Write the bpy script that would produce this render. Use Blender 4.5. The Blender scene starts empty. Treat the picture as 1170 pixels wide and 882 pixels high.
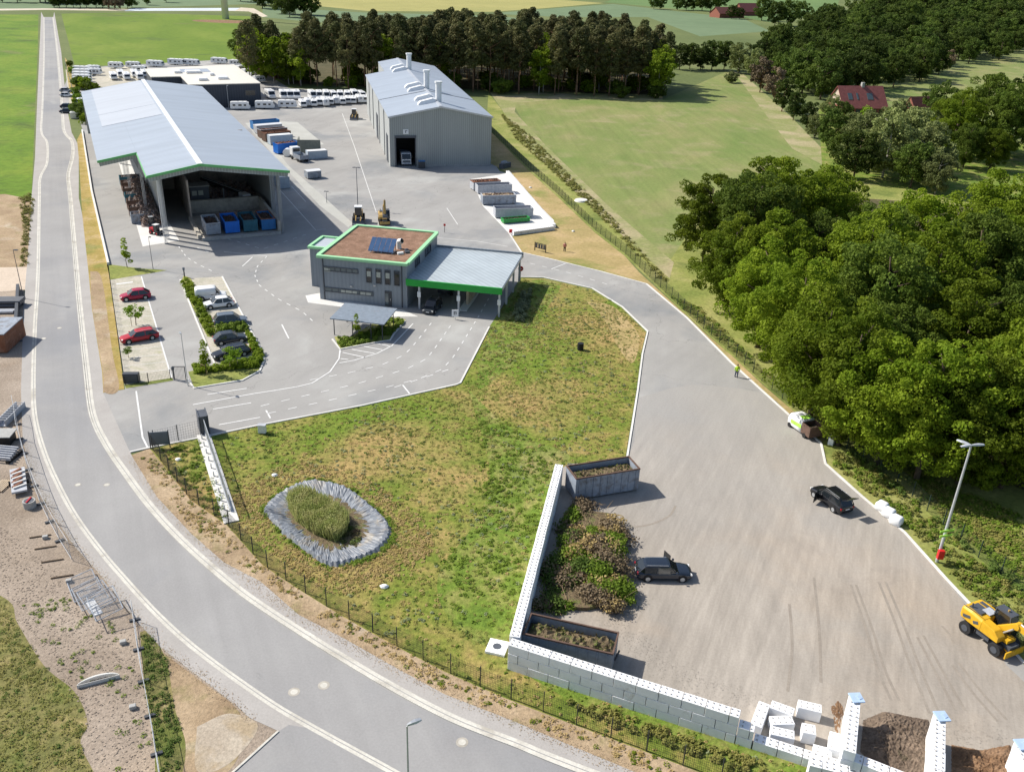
import bpy, math, random
import numpy as np
from mathutils import Vector, Matrix
random.seed(7); rng = np.random.default_rng(7)
C = bpy.context.scene.collection
R = math.radians
# ------------------------------------------------------------------ camera survey
FOC, TH, RO, CH = 1018., 0.45236, 0.03813, 47.5
PW, PH = 1170, 882
Fv = np.array([0, math.cos(TH), -math.sin(TH)]); Rv = np.array([1., 0, 0]); Uv = np.array([0, math.sin(TH), math.cos(TH)])
R2 = math.cos(RO)*Rv + math.sin(RO)*Uv; U2 = -math.sin(RO)*Rv + math.cos(RO)*Uv
def gp(x, y, z=0.):
    d = Fv + R2*(x-PW/2)/FOC + U2*(PH/2-y)/FOC
    t = (z-CH)/d[2]; p = d*t
    return (float(p[0]), float(p[1]))
def G(pts, z=0.): return [gp(p[0], p[1], z) for p in pts]
# ------------------------------------------------------------------ materials
MATS = {}
def new_mat(name):
    m = bpy.data.materials.new(name); m.use_nodes = True
    nt = m.node_tree; b = nt.nodes['Principled BSDF']
    return m, nt, b
def N(nt, t, **k):
    n = nt.nodes.new(t)
    for a, v in k.items():
        if a.startswith('i_'): n.inputs[a[2:].replace('_', ' ')].default_value = v
        else: setattr(n, a, v)
    return n
def rgba(c): return (c[0], c[1], c[2], 1)
def ramp(nt, stops):
    r = nt.nodes.new('ShaderNodeValToRGB'); e = r.color_ramp.elements
    while len(e) < len(stops): e.new(0.5)
    for i, (p, c) in enumerate(stops): e[i].position = p; e[i].color = rgba(c)
    return r
def mapped(nt, world=True, stretch=None, rot=0.):
    if world: s = N(nt, 'ShaderNodeNewGeometry').outputs['Position']
    else: s = N(nt, 'ShaderNodeTexCoord').outputs['Object']
    if stretch or rot:
        m1 = N(nt, 'ShaderNodeMapping'); m1.vector_type = 'POINT'; m1.inputs['Rotation'].default_value = (0, 0, rot)
        nt.links.new(s, m1.inputs['Vector'])
        m2 = N(nt, 'ShaderNodeMapping'); m2.inputs['Scale'].default_value = stretch or (1, 1, 1)
        nt.links.new(m1.outputs[0], m2.inputs['Vector']); s = m2.outputs[0]
    return s
def noise(nt, vec, scale, detail=5, rough=.6, dist=0.):
    n = N(nt, 'ShaderNodeTexNoise'); n.inputs['Scale'].default_value = scale; n.inputs['Detail'].default_value = detail
    n.inputs['Roughness'].default_value = rough; n.inputs['Distortion'].default_value = dist
    nt.links.new(vec, n.inputs['Vector']); return n.outputs['Fac']
def mixc(nt, fac, a, b, mode='MIX'):
    m = N(nt, 'ShaderNodeMix', data_type='RGBA', blend_type=mode)
    for s, v in ((m.inputs['Factor'], fac), (m.inputs['A'], a), (m.inputs['B'], b)):
        pass
    ins = [i for i in m.inputs if i.enabled]
    f, A, B = ins[0], ins[1], ins[2]
    for s, v in ((f, fac), (A, a), (B, b)):
        if hasattr(v, 'is_output'): nt.links.new(v, s)
        elif isinstance(v, (int, float)): s.default_value = v
        else: s.default_value = rgba(v)
    return [o for o in m.outputs if o.enabled][0]
def rng_map(nt, v, a, b, c, d):
    m = N(nt, 'ShaderNodeMapRange'); nt.links.new(v, m.inputs[0])
    for i, q in enumerate((a, b, c, d)): m.inputs[i+1].default_value = q
    return m.outputs[0]
def gray(nt, v):
    c = N(nt, 'ShaderNodeCombineColor')
    for i in range(3): nt.links.new(v, c.inputs[i])
    return c.outputs[0]
def ground(name, stops, scale, fine=2.5, fa=.25, patch=None, stretch=None, rot=0., bump=.3, rough=.95, streak=None, fade=None, cracks=None):
    """several scales of noise over world position: colour ramp, patches of another colour, fine speckle"""
    m, nt, b = new_mat(name); v = mapped(nt)
    vs = mapped(nt, stretch=stretch, rot=rot) if stretch else v
    r = ramp(nt, stops); nt.links.new(noise(nt, vs, scale, 6, .62, .3), r.inputs[0]); col = r.outputs[0]
    if patch:
        for (pc, ps, lo, hi, amt) in patch:
            f = rng_map(nt, noise(nt, v, ps, 5, .6, .4), lo, hi, 0, amt); col = mixc(nt, f, col, pc)
    if streak:
        for (sr, ss, sc_, amt) in streak:
            sv = mapped(nt, stretch=ss, rot=sr); f = rng_map(nt, noise(nt, sv, sc_, 4, .6), .3, .7, 1-amt, 1+amt)
            col = mixc(nt, 1., col, gray(nt, f), 'MULTIPLY')
    fn = noise(nt, v, fine, 4, .75); f = rng_map(nt, fn, .3, .7, 1-fa, 1+fa)
    col = mixc(nt, 1., col, gray(nt, f), 'MULTIPLY')
    nt.links.new(col, b.inputs['Base Color']); b.inputs['Roughness'].default_value = rough; b.inputs['Specular IOR Level'].default_value = .2
    if bump:
        bp = N(nt, 'ShaderNodeBump'); bp.inputs['Strength'].default_value = bump; bp.inputs['Distance'].default_value = .15
        nt.links.new(fn, bp.inputs['Height']); nt.links.new(bp.outputs[0], b.inputs['Normal'])
    if fade:
        c2, ax, lo, hi = fade; sx = N(nt, 'ShaderNodeSeparateXYZ'); nt.links.new(v, sx.inputs[0]); ad = N(nt, 'ShaderNodeMath', operation='MULTIPLY_ADD'); nt.links.new(noise(nt, v, .06, 4, .6), ad.inputs[0]); ad.inputs[1].default_value = 34; nt.links.new(sx.outputs[ax], ad.inputs[2])
        lk = b.inputs['Base Color'].links[0]; src = lk.from_socket; c3 = mixc(nt, 1., c2, gray(nt, f), 'MULTIPLY'); nt.links.new(mixc(nt, rng_map(nt, ad.outputs[0], lo, hi, 0, 1), src, c3), b.inputs['Base Color'])
    if cracks:
        vo = N(nt, 'ShaderNodeTexVoronoi', feature='DISTANCE_TO_EDGE'); vo.inputs['Scale'].default_value = cracks; vd = N(nt, 'ShaderNodeVectorMath', operation='ADD'); nz = N(nt, 'ShaderNodeTexNoise'); nz.inputs['Scale'].default_value = .25; nz.inputs['Detail'].default_value = 6; nt.links.new(v, nz.inputs['Vector'])
        mu = N(nt, 'ShaderNodeVectorMath', operation='SCALE'); mu.inputs['Scale'].default_value = 9; nt.links.new(nz.outputs['Color'], mu.inputs[0]); nt.links.new(v, vd.inputs[0]); nt.links.new(mu.outputs[0], vd.inputs[1]); nt.links.new(vd.outputs[0], vo.inputs['Vector'])
        src = b.inputs['Base Color'].links[0].from_socket; fcr = rng_map(nt, vo.outputs['Distance'], 0, .0045, .78, 1); nt.links.new(mixc(nt, 1., src, gray(nt, fcr), 'MULTIPLY'), b.inputs['Base Color'])
    MATS[name] = m; return m
def plain(name, c, rough=.6, metal=0., var=.12, scale=1.5, spec=.4, dirt=None, world=False, stretch=None):
    m, nt, b = new_mat(name); v = mapped(nt, world, stretch)
    f = rng_map(nt, noise(nt, v, scale, 5, .65), .3, .7, 1-var, 1+var)
    col = mixc(nt, 1., c, gray(nt, f), 'MULTIPLY')
    if dirt:
        d = rng_map(nt, noise(nt, v, dirt[1], 6, .7, .5), dirt[2], dirt[3], 0, 1); col = mixc(nt, d, col, dirt[0])
    nt.links.new(col, b.inputs['Base Color']); b.inputs['Roughness'].default_value = rough; b.inputs['Metallic'].default_value = metal
    b.inputs['Specular IOR Level'].default_value = spec
    MATS[name] = m; return m
def leafmat(name, a, b_, scale=.5, trans=.25, rnd=.3):
    m, nt, b = new_mat(name); v = mapped(nt)
    col = mixc(nt, rng_map(nt, noise(nt, v, scale, 3, .6), .35, .65, 0, 1), a, b_)
    oi = N(nt, 'ShaderNodeObjectInfo'); f = rng_map(nt, oi.outputs['Random'], 0, 1, 1-rnd, 1+rnd)
    col = mixc(nt, 1., col, gray(nt, f), 'MULTIPLY')
    nt.links.new(col, b.inputs['Base Color']); b.inputs['Roughness'].default_value = .7; b.inputs['Specular IOR Level'].default_value = .15
    tr = N(nt, 'ShaderNodeBsdfTranslucent'); nt.links.new(col, tr.inputs[0]); mx = N(nt, 'ShaderNodeMixShader'); mx.inputs[0].default_value = trans
    nt.links.new(b.outputs[0], mx.inputs[1]); nt.links.new(tr.outputs[0], mx.inputs[2])
    nt.links.new(mx.outputs[0], nt.nodes['Material Output'].inputs['Surface']); MATS[name] = m; return m
def striped(name, c, axis, period, depth=.12, rough=.5, metal=0., var=.08, world=False, bumpd=.05, rot=0., bands=None, spec=.4, vstr=(1,1,1)):
    """profiled sheet: dark joints every period along one object axis, bump to match"""
    m, nt, b = new_mat(name); v = mapped(nt, world, (1, 1, 1), rot)
    w = N(nt, 'ShaderNodeTexWave', wave_type='BANDS', bands_direction=axis, wave_profile='SIN'); w.inputs['Scale'].default_value = .314159/period
    w.inputs['Distortion'].default_value = 0; nt.links.new(v, w.inputs[0])
    f = rng_map(nt, w.outputs['Fac'], 0, 1, 1-depth, 1+depth*.4)
    col = mixc(nt, 1., c, gray(nt, f), 'MULTIPLY')
    vv = mapped(nt, world, vstr)
    f2 = rng_map(nt, noise(nt, vv, .35, 5, .6), .3, .7, 1-var, 1+var); col = mixc(nt, 1., col, gray(nt, f2), 'MULTIPLY')
    nt.links.new(col, b.inputs['Base Color']); b.inputs['Roughness'].default_value = rough; b.inputs['Metallic'].default_value = metal; b.inputs['Specular IOR Level'].default_value = spec
    if bumpd:
        bp = N(nt, 'ShaderNodeBump'); bp.inputs['Strength'].default_value = .6; bp.inputs['Distance'].default_value = bumpd
        nt.links.new(w.outputs['Fac'], bp.inputs['Height']); nt.links.new(bp.outputs[0], b.inputs['Normal'])
    MATS[name] = m; return m
def emis_free_glass(name, c, rough=.08):
    m, nt, b = new_mat(name); b.inputs['Base Color'].default_value = rgba(c); b.inputs['Roughness'].default_value = rough
    b.inputs['Specular IOR Level'].default_value = .8; MATS[name] = m; return m

# ground family
ground('terrain', [(.3, (.10, .13, .045)), (.55, (.14, .17, .06)), (.75, (.20, .20, .09))], .012, .6, .2)
ground('field_green', [(.3, (.095, .165, .016)), (.5, (.135, .205, .022)), (.7, (.20, .25, .04))], .022, .35, .14, patch=[((.17, .15, .07), .02, .6, .75, .6), ((.07, .11, .03), .035, .58, .7, .6)], stretch=(1, .35, 1), rot=-.4)
ground('field_left', [(.3, (.08, .16, .014)), (.5, (.125, .21, .02)), (.7, (.19, .25, .03))], .04, .6, .25, patch=[((.22, .17, .10), .03, .6, .75, .7), ((.06, .09, .025), .05, .56, .7, .7)])
ground('field_mown', [(.3, (.15, .205, .055)), (.5, (.20, .23, .075)), (.7, (.27, .25, .11))], .05, 1.4, .2, stretch=(1, .4, 1), rot=.25, patch=[((.34, .285, .165), .09, .52, .72, .6), ((.12, .20, .04), .035, .55, .7, .65)], streak=[(-.1, (1, .04, 1), .6, .10)])
ground('field_margin', [(.3, (.33, .29, .16)), (.7, (.42, .35, .22))], .08, 1.5, .25, patch=[((.23, .25, .09), .09, .38, .58, .95)])
ground('field_yellow', [(.3, (.30, .29, .10)), (.7, (.36, .33, .12))], .01, .05, .08)
ground('field_blue', [(.3, (.13, .19, .10)), (.7, (.16, .22, .12))], .008, .05, .1)
ground('field_far', [(.3, (.10, .17, .06)), (.7, (.15, .23, .08))], .008, .05, .1)
ground('track_pale', [(.3, (.5, .44, .34)), (.7, (.6, .54, .44))], .05, 1., .15)
ground('meadow', [(.28, (.10, .155, .02)), (.42, (.155, .195, .03)), (.54, (.225, .22, .05)), (.65, (.32, .25, .085)), (.76, (.42, .28, .12))], .32, 2.6, .42, patch=[((.13, .21, .02), .045, .48, .6, .75), ((.41, .27, .12), .05, .48, .64, .85), ((.13, .17, .03), .9, .55, .62, .6)], bump=.7)
ground('meadow_wild', [(.3, (.10, .17, .022)), (.47, (.145, .21, .03)), (.60, (.22, .235, .06)), (.74, (.36, .29, .13))], .35, 2.6, .42, patch=[((.32, .27, .12), .1, .56, .68, .6)], bump=.7)
ground('turf_dull', [(.3, (.13, .135, .045)), (.5, (.18, .17, .06)), (.62, (.26, .22, .09)), (.75, (.36, .29, .15))], .45, 3, .42, patch=[((.12, .16, .03), .2, .54, .66, .7)], bump=.7)
ground('dry_grass', [(.3, (.28, .23, .09)), (.5, (.38, .29, .13)), (.7, (.50, .36, .20))], .12, 1.8, .22, patch=[((.18, .22, .05), .08, .55, .68, .7)], bump=.4)
ground('verge_yellow', [(.3, (.27, .21, .05)), (.5, (.36, .27, .09)), (.7, (.46, .34, .19))], .25, 2.2, .25, patch=[((.13, .19, .03), .12, .56, .68, .6)])
ground('bank_green', [(.3, (.16, .20, .045)), (.5, (.24, .26, .07)), (.7, (.36, .33, .13))], .10, 2.0, .3, patch=[((.09, .13, .03), .15, .55, .66, .6)], bump=.5)
ground('dry_soil', [(.3, (.28, .20, .125)), (.5, (.37, .275, .175)), (.7, (.47, .36, .24))], .2, 3.5, .28, patch=[((.22, .2, .08), .35, .55, .7, .7), ((.52, .45, .36), .15, .58, .7, .6)], bump=.5)
ground('site_gravel', [(.3, (.25, .20, .155)), (.5, (.33, .27, .215)), (.7, (.42, .35, .285))], .12, 4.5, .33, patch=[((.26, .2, .15), .2, .58, .72, .5), ((.48, .38, .28), .08, .55, .7, .6)], bump=.6)
ground('sand_dull', [(.3, (.38, .32, .25)), (.7, (.46, .40, .32))], .5, 4, .25, patch=[((.36, .28, .18), .4, .5, .65, .8)])
ground('sand', [(.3, (.52, .43, .34)), (.7, (.62, .52, .42))], .3, 3., .15)
ground('asphalt_road', [(.3, (.285, .28, .278)), (.7, (.33, .325, .32))], .12, 6, .07, patch=[((.235, .24, .255), .03, .5, .66, .75), ((.36, .355, .34), .07, .6, .72, .6), ((.22, .22, .22), .6, .68, .74, .3)], bump=.06, streak=[(R(-26), (1.2, .04, 1), .6, .05)], rough=.85)
ground('asphalt_yard', [(.3, (.30, .292, .28)), (.7, (.36, .352, .338))], .06, 5, .07, patch=[((.22, .23, .24), .045, .52, .66, .8), ((.40, .40, .385), .06, .55, .68, .8), ((.2, .2, .21), .9, .68, .74, .4), ((.34, .33, .31), .25, .6, .7, .5)], bump=.06, streak=[(R(35), (1, .05, 1), .35, .05), (R(10), (1, .05, 1), .5, .04)], rough=.85, cracks=.045)
ground('compost_yard', [(.3, (.305, .272, .234)), (.5, (.345, .31, .268)), (.7, (.39, .35, .305))], .07, 5, .09, patch=[((.40, .33, .26), .05, .52, .7, .7), ((.24, .21, .18), .12, .58, .72, .55), ((.30, .29, .28), .03, .5, .65, .5)], bump=.08,
       streak=[(R(20), (2.2, .02, 1), 1.6, .07), (R(28), (1.3, .03, 1), .9, .10), (R(5), (1.3, .04, 1), .7, .08), (R(-15), (.9, .04, 1), .3, .06)], rough=.9, fade=((.335, .327, .315), 1, 78, 124))
ground('track_dark', [(.3, (.26, .226, .19)), (.7, (.32, .283, .24))], .5, 6, .15, bump=0)
ground('paver_walk', [(.3, (.36, .34, .32)), (.7, (.42, .40, .38))], .3, 6, .10, bump=.1)
ground('bay_pavers', [(.3, (.36, .35, .27)), (.5, (.46, .43, .36)), (.7, (.52, .47, .40))], .5, 4, .2, patch=[((.24, .27, .10), .5, .58, .7, .5)], bump=.15)
ground('gutter', [(.3, (.50, .48, .43)), (.7, (.64, .62, .56))], .5, 5, .14, bump=.05, patch=[((.36, .33, .28), .35, .55, .68, .7)])
ground('concrete_pale', [(.3, (.58, .57, .55)), (.7, (.72, .71, .68))], .3, 4, .1, patch=[((.45, .42, .38), .2, .6, .75, .5)], bump=.08)
ground('concrete_slab', [(.3, (.40, .40, .37)), (.7, (.47, .47, .44))], .2, 4, .08, bump=.05)
ground('paint_line', [(.3, (.62, .62, .61)), (.7, (.74, .74, .73))], .8, 6, .15, bump=0)
ground('soil_dark', [(.3, (.11, .08, .06)), (.5, (.18, .135, .10)), (.7, (.26, .195, .145))], .7, 5, .4, bump=1., patch=[((.07, .07, .03), .8, .6, .7, .6)])
ground('soil_rust', [(.3, (.16, .09, .05)), (.5, (.25, .15, .085)), (.7, (.33, .21, .13))], .7, 5, .35, bump=1.)
ground('compost_mat', [(.3, (.10, .08, .05)), (.5, (.20, .15, .09)), (.62, (.14, .16, .05)), (.75, (.30, .24, .15))], 1.6, 6, .4, bump=1.)
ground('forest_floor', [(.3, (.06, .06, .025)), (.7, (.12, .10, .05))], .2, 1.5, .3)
ground('water', [(.3, (.5, .55, .6)), (.7, (.6, .65, .7))], .05, 1, .05)
# objects
plain('white_block', (.84, .85, .86), .9, var=.05, scale=2, dirt=((.52, .48, .43), .9, .58, .78))
plain('stud_dark', (.45, .43, .41), .9); plain('block_tarp', (.38, .50, .68), .6)
striped('roof_metal', (.34, .385, .45), 'Y', 1.0, .07, .42, .0, .09, bumpd=.03, vstr=(.12, 1, 1))
striped('roof_metal_pale', (.44, .47, .52), 'Y', 1.0, .06, .45, .0, .06, bumpd=.03, vstr=(.12, 1, 1))
striped('roof_metal_blue', (.46, .53, .62), 'X', .5, .10, .42, .0, .05, bumpd=.03)
striped('clad_grey', (.36, .38, .37), 'X', .5, .16, .5, 0, .08, bumpd=.05, vstr=(1, 1, .15))
striped('clad_side', (.40, .42, .42), 'Y', .5, .16, .5, 0, .08, bumpd=.05, vstr=(1, 1, .15))
striped('clad_dark', (.045, .055, .075), 'X', .8, .15, .55, 0, .06, bumpd=.03)
striped('clad_office', (.235, .265, .30), 'X', .6, .08, .5, 0, .06, bumpd=.02)
striped('canopy_sheet', (.42, .47, .50), 'DIAGONAL', .55, .12, .4, 0, .1, bumpd=.03, vstr=(1, 1, 1))
plain('wall_inner', (.46, .41, .37), .9, var=.25, scale=.4, dirt=((.2, .18, .16), .3, .5, .7))
plain('concrete_grey', (.38, .38, .37), .9, var=.14, dirt=((.22, .21, .19), .8, .55, .75))
plain('concrete_dirty', (.42, .39, .34), .9, var=.2, dirt=((.28, .25, .21), .6, .5, .7))
plain('green_trim', (.16, .50, .18), .5); plain('green_light', (.34, .66, .36), .45, var=.05); plain('green_fascia', (.02, .36, .05), .5, var=.05)
plain('green_bin', (.03, .28, .06), .5)
ground('roof_sedum', [(.3, (.17, .10, .065)), (.5, (.25, .15, .10)), (.68, (.32, .20, .14)), (.78, (.26, .24, .10))], .8, 5, .3, bump=.4)
plain('solar_blue', (.045, .10, .21), .15, spec=.8, var=.15); plain('steel', (.48, .50, .52), .4, .5); plain('steel_dark', (.09, .10, .12), .5, .2)
plain('galv', (.52, .54, .57), .45, .3); plain('anthracite', (.05, .055, .065), .5); plain('fence_green', (.03, .05, .045), .5); plain('fence_dark', (.035, .04, .045), .5)
plain('black', (.012, .012, .014), .6); plain('rubber', (.022, .022, .024), .85); plain('white_paint', (.78, .79, .80), .35, var=.04)
plain('cream', (.70, .66, .58), .5); plain('yellow_paint', (.66, .38, .02), .45, var=.14, dirt=((.45, .28, .06), 1.2, .6, .8)); plain('ochre_paint', (.42, .28, .09), .5, var=.2)
plain('red_paint', (.42, .02, .03), .25, var=.05); plain('magenta_red', (.36, .015, .05), .25, var=.05); plain('signal_red', (.6, .02, .02), .4)
plain('navy_paint', (.018, .026, .042), .18, var=.04, spec=.7); plain('black_paint', (.010, .011, .015), .15, var=.04, spec=.7); plain('grey_paint', (.12, .15, .19), .25, var=.04, spec=.6)
plain('darkgrey_paint', (.035, .042, .052), .22, var=.04, spec=.6); plain('blue_skip', (.03, .17, .42), .55, var=.15, dirt=((.12, .10, .08), 1.2, .6, .75)); plain('teal_skip', (.03, .13, .18), .6, var=.2, dirt=((.10, .08, .07), 1.2, .6, .75))
plain('bright_blue', (.015, .16, .62), .45, var=.1); plain('skip_grey', (.20, .24, .29), .6, var=.18, scale=2.5, dirt=((.24, .14, .10), 1.5, .6, .8)); plain('skip_pale', (.42, .44, .48), .6, var=.15, scale=2.5, dirt=((.3, .2, .16), 1.5, .62, .8))
plain('skip_mid', (.28, .32, .38), .6, var=.2, dirt=((.16, .14, .13), 1.3, .5, .7)); plain('rust', (.22, .09, .05), .85, var=.3, dirt=((.30, .17, .12), 2, .5, .7)); plain('rust_brown', (.13, .08, .06), .85, var=.3)
plain('pale_blue_box', (.42, .50, .58), .5); plain('olive_wall', (.20, .21, .18), .8, var=.15); plain('hi_vis', (.50, .80, .03), .6); plain('lime', (.42, .78, .10), .4)
plain('skin', (.45, .26, .18), .6); plain('denim', (.05, .07, .13), .8); plain('pink_cloth', (.60, .25, .22), .8); plain('hair', (.04, .025, .015), .8)
plain('roof_tile', (.26, .085, .075), .8, var=.2, scale=1); plain('roof_tile_dark', (.15, .05, .04), .8, var=.2); plain('brick', (.28, .10, .07), .85, var=.25, scale=2); plain('render_pale', (.55, .44, .36), .85)
plain('bark', (.11, .08, .055), .95, var=.3, scale=3); plain('bark_pine', (.27, .16, .10), .95, var=.35, scale=2); plain('bark_birch', (.45, .42, .38), .9, var=.3, scale=3); plain('wood', (.30, .21, .12), .8, var=.3, scale=3); plain('log_end', (.30, .16, .12), .85, var=.3, scale=3)
plain('liner', (.19, .21, .24), .5, var=.25, scale=.9, dirt=((.30, .26, .20), .6, .52, .7), spec=.5); plain('scrap', (.22, .18, .165), .8, var=.7, scale=2.2, dirt=((.34, .20, .13), 1.4, .5, .62)); plain('beige', (.52, .42, .30), .8)
emis_free_glass('glass', (.012, .016, .02)); emis_free_glass('glass_mid', (.10, .13, .14), .15); emis_free_glass('lamp_glass', (.7, .7, .68), .1); emis_free_glass('tail_red', (.35, .01, .015), .2)
emis_free_glass('blind', (.38, .40, .36), .5)
leafmat('leaf_oak', (.13, .20, .012), (.22, .285, .022), .2, .45, .4); leafmat('leaf_dark', (.08, .13, .016), (.13, .18, .024), .35, .35); leafmat('leaf_far', (.06, .10, .018), (.11, .155, .026), .08, .35, .4)
leafmat('leaf_pine', (.09, .105, .035), (.16, .15, .06), .12, .2, .25); leafmat('leaf_willow', (.17, .21, .07), (.24, .27, .095), .4); leafmat('leaf_lime', (.17, .28, .02), (.22, .33, .03), .8)
leafmat('leaf_brown', (.13, .098, .065), (.21, .16, .095), .3, .1); leafmat('leaf_weed', (.125, .20, .02), (.20, .28, .035), .8, .3, 0); leafmat('leaf_olive', (.18, .20, .045), (.27, .25, .07), .8, .25, 0); leafmat('leaf_herb', (.085, .14, .025), (.13, .19, .04), .8, .3, 0); leafmat('leaf_grey', (.20, .24, .13), (.28, .31, .17), .8, .25, 0)
leafmat('leaf_dry', (.36, .265, .10), (.47, .355, .16), .8, .2, 0); leafmat('leaf_reed', (.32, .38, .11), (.48, .46, .21), .9, .4, 0); leafmat('leaf_mixed', (.13, .09, .05), (.09, .14, .025), .7, .15, .1)
M = MATS
# ------------------------------------------------------------------ object helpers
def tag(o, label=None, cat=None, group=None, kind=None):
    if label: o['label'] = label
    if cat: o['category'] = cat
    if group: o['group'] = group
    if kind: o['kind'] = kind
    return o
def empty(name, loc=(0, 0, 0), rz=0., label=None, cat=None, group=None):
    o = bpy.data.objects.new(name, None); C.objects.link(o); o.location = loc; o.rotation_euler = (0, 0, rz); o.empty_display_size = .5
    return tag(o, label, cat, group)
def link(name, me, parent=None):
    o = bpy.data.objects.new(name, me); C.objects.link(o)
    if parent is not None: o.parent = parent
    return o
def copy_tree(o, parent=None):
    c = o.copy(); C.objects.link(c)
    if parent is not None: c.parent = parent
    for ch in list(o.children): copy_tree(ch, c)
    return c
class MB:
    def __init__(s): s.v = []; s.f = []
    def add(s, vs, fs):
        n = len(s.v); s.v += [tuple(map(float, p)) for p in vs]; s.f += [tuple(i+n for i in f) for f in fs]; return s
    def box(s, x, y, z, sx, sy, sz, rz=0., rx=0., ry=0.):
        """centre x,y ; z = bottom"""
        m = Matrix.Translation((x, y, z+sz/2)) @ Matrix.Rotation(rz, 4, 'Z') @ Matrix.Rotation(ry, 4, 'Y') @ Matrix.Rotation(rx, 4, 'X')
        vs = [m @ Vector((a*sx/2, b*sy/2, c*sz/2)) for c in (-1, 1) for b in (-1, 1) for a in (-1, 1)]
        return s.add(vs, [(0, 2, 3, 1), (4, 5, 7, 6), (0, 1, 5, 4), (2, 6, 7, 3), (0, 4, 6, 2), (1, 3, 7, 5)])
    def cyl(s, p, q, r, n=8, r2=None):
        p = Vector(p); q = Vector(q); d = (q-p).normalized(); a = d.orthogonal().normalized(); b = d.cross(a); r2 = r if r2 is None else r2
        vs = [p+(a*math.cos(t)+b*math.sin(t))*r for t in [2*math.pi*i/n for i in range(n)]]+[q+(a*math.cos(t)+b*math.sin(t))*r2 for t in [2*math.pi*i/n for i in range(n)]]
        return s.add(vs, [(i, (i+1) % n, (i+1) % n+n, i+n) for i in range(n)]+[tuple(range(n))[::-1], tuple(range(n, 2*n))])
    def bar(s, p, q, w, h=None):
        h = h or w; p = Vector(p); q = Vector(q); d = (q-p).normalized(); up = Vector((0, 0, 1)) if abs(d.z) < .95 else Vector((0, 1, 0))
        a = d.cross(up).normalized()*w/2; b = a.cross(d).normalized()*h/2
        vs = [p-a-b, p+a-b, p+a+b, p-a+b, q-a-b, q+a-b, q+a+b, q-a+b]
        return s.add(vs, [(0, 1, 2, 3), (7, 6, 5, 4), (0, 4, 5, 1), (1, 5, 6, 2), (2, 6, 7, 3), (3, 7, 4, 0)])
    def prism(s, poly, z0, z1):
        n = len(poly); ar = sum(poly[i][0]*poly[(i+1) % n][1]-poly[(i+1) % n][0]*poly[i][1] for i in range(n))
        if ar < 0: poly = poly[::-1]
        return s.add([(x, y, z0) for x, y in poly]+[(x, y, z1) for x, y in poly], [tuple(range(n, 2*n)), tuple(range(n))[::-1]]+[(i, (i+1) % n, (i+1) % n+n, i+n) for i in range(n)])
    def sheet(s, poly, z):
        n = len(poly); ar = sum(poly[i][0]*poly[(i+1) % n][1]-poly[(i+1) % n][0]*poly[i][1] for i in range(n))
        if ar < 0: poly = poly[::-1]
        return s.add([(x, y, z) for x, y in poly], [tuple(range(n))])
    def loft(s, rings, caps=True):
        n = len(rings[0]); vs = [p for r in rings for p in r]; fs = []
        for k in range(len(rings)-1):
            for i in range(n): fs.append((k*n+i, k*n+(i+1) % n, (k+1)*n+(i+1) % n, (k+1)*n+i))
        if caps: fs += [tuple(range(n))[::-1], tuple(range((len(rings)-1)*n, len(rings)*n))]
        return s.add(vs, fs)
    def build(s, name, m, parent=None, smooth=False, bevel=0., mod=True):
        me = bpy.data.meshes.new(name); me.from_pydata(s.v, [], s.f); me.update()
        import bmesh
        b = bmesh.new(); b.from_mesh(me)
        if any(len(f.verts) > 4 for f in b.faces): bmesh.ops.triangulate(b, faces=[f for f in b.faces if len(f.verts) > 4])
        bmesh.ops.recalc_face_normals(b, faces=b.faces) if not getattr(s, 'flat', False) else None
        b.to_mesh(me); b.free()
        me.materials.append(M[m] if isinstance(m, str) else m)
        if smooth: me.polygons.foreach_set('use_smooth', [True]*len(me.polygons))
        o = link(name, me, parent)
        if bevel:
            bv = o.modifiers.new('bevel', 'BEVEL'); bv.width = bevel; bv.segments = 2; bv.limit_method = 'ANGLE'
        return o
def flat_sheet(name, poly, z, m, kind='structure'):
    b = MB(); b.flat = True; b.sheet(poly, z); o = b.build(name, m); return tag(o, kind=kind)
def resample(pts, step):
    out = []; P = [np.array(p, float) for p in pts]
    for a, b in zip(P[:-1], P[1:]):
        n = max(1, int(np.linalg.norm(b-a)/step))
        for i in range(n): out.append(a+(b-a)*i/n)
    out.append(P[-1]); return out
def crom(pts, k=6):
    P = [np.array(p, float) for p in pts]; P = [2*P[0]-P[1]]+P+[2*P[-1]-P[-2]]; out = []
    for i in range(1, len(P)-2):
        a, b, c, d = P[i-1:i+3]
        for j in range(k):
            t = j/k; out.append(.5*((2*b)+(-a+c)*t+(2*a-5*b+4*c-d)*t*t+(-a+3*b-3*c+d)*t**3))
    out.append(P[-2]); return out
def offset(pts, d):
    P = [np.array(p, float)[:2] for p in pts]; out = []
    for i, p in enumerate(P):
        a = P[max(0, i-1)]; b = P[min(len(P)-1, i+1)]; t = (b-a)/max(1e-9, np.linalg.norm(b-a)); out.append(p+d*np.array([t[1], -t[0]]))
    return out
def ribbon(mb, pts, w, z, off=0.):
    L = offset(pts, off-w/2); Rr = offset(pts, off+w/2); n = len(pts)
    mb.add([(p[0], p[1], z) for p in L]+[(p[0], p[1], z) for p in Rr], [(i, i+n, i+n+1, i+1) for i in range(n-1)])
def kerbline(mb, pts, w, z0, z1, off=0.):
    L = offset(pts, off-w/2); Rr = offset(pts, off+w/2)
    mb.loft([[(a[0], a[1], z0), (b[0], b[1], z0), (b[0], b[1], z1), (a[0], a[1], z1)] for a, b in zip(L, Rr)])
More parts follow.
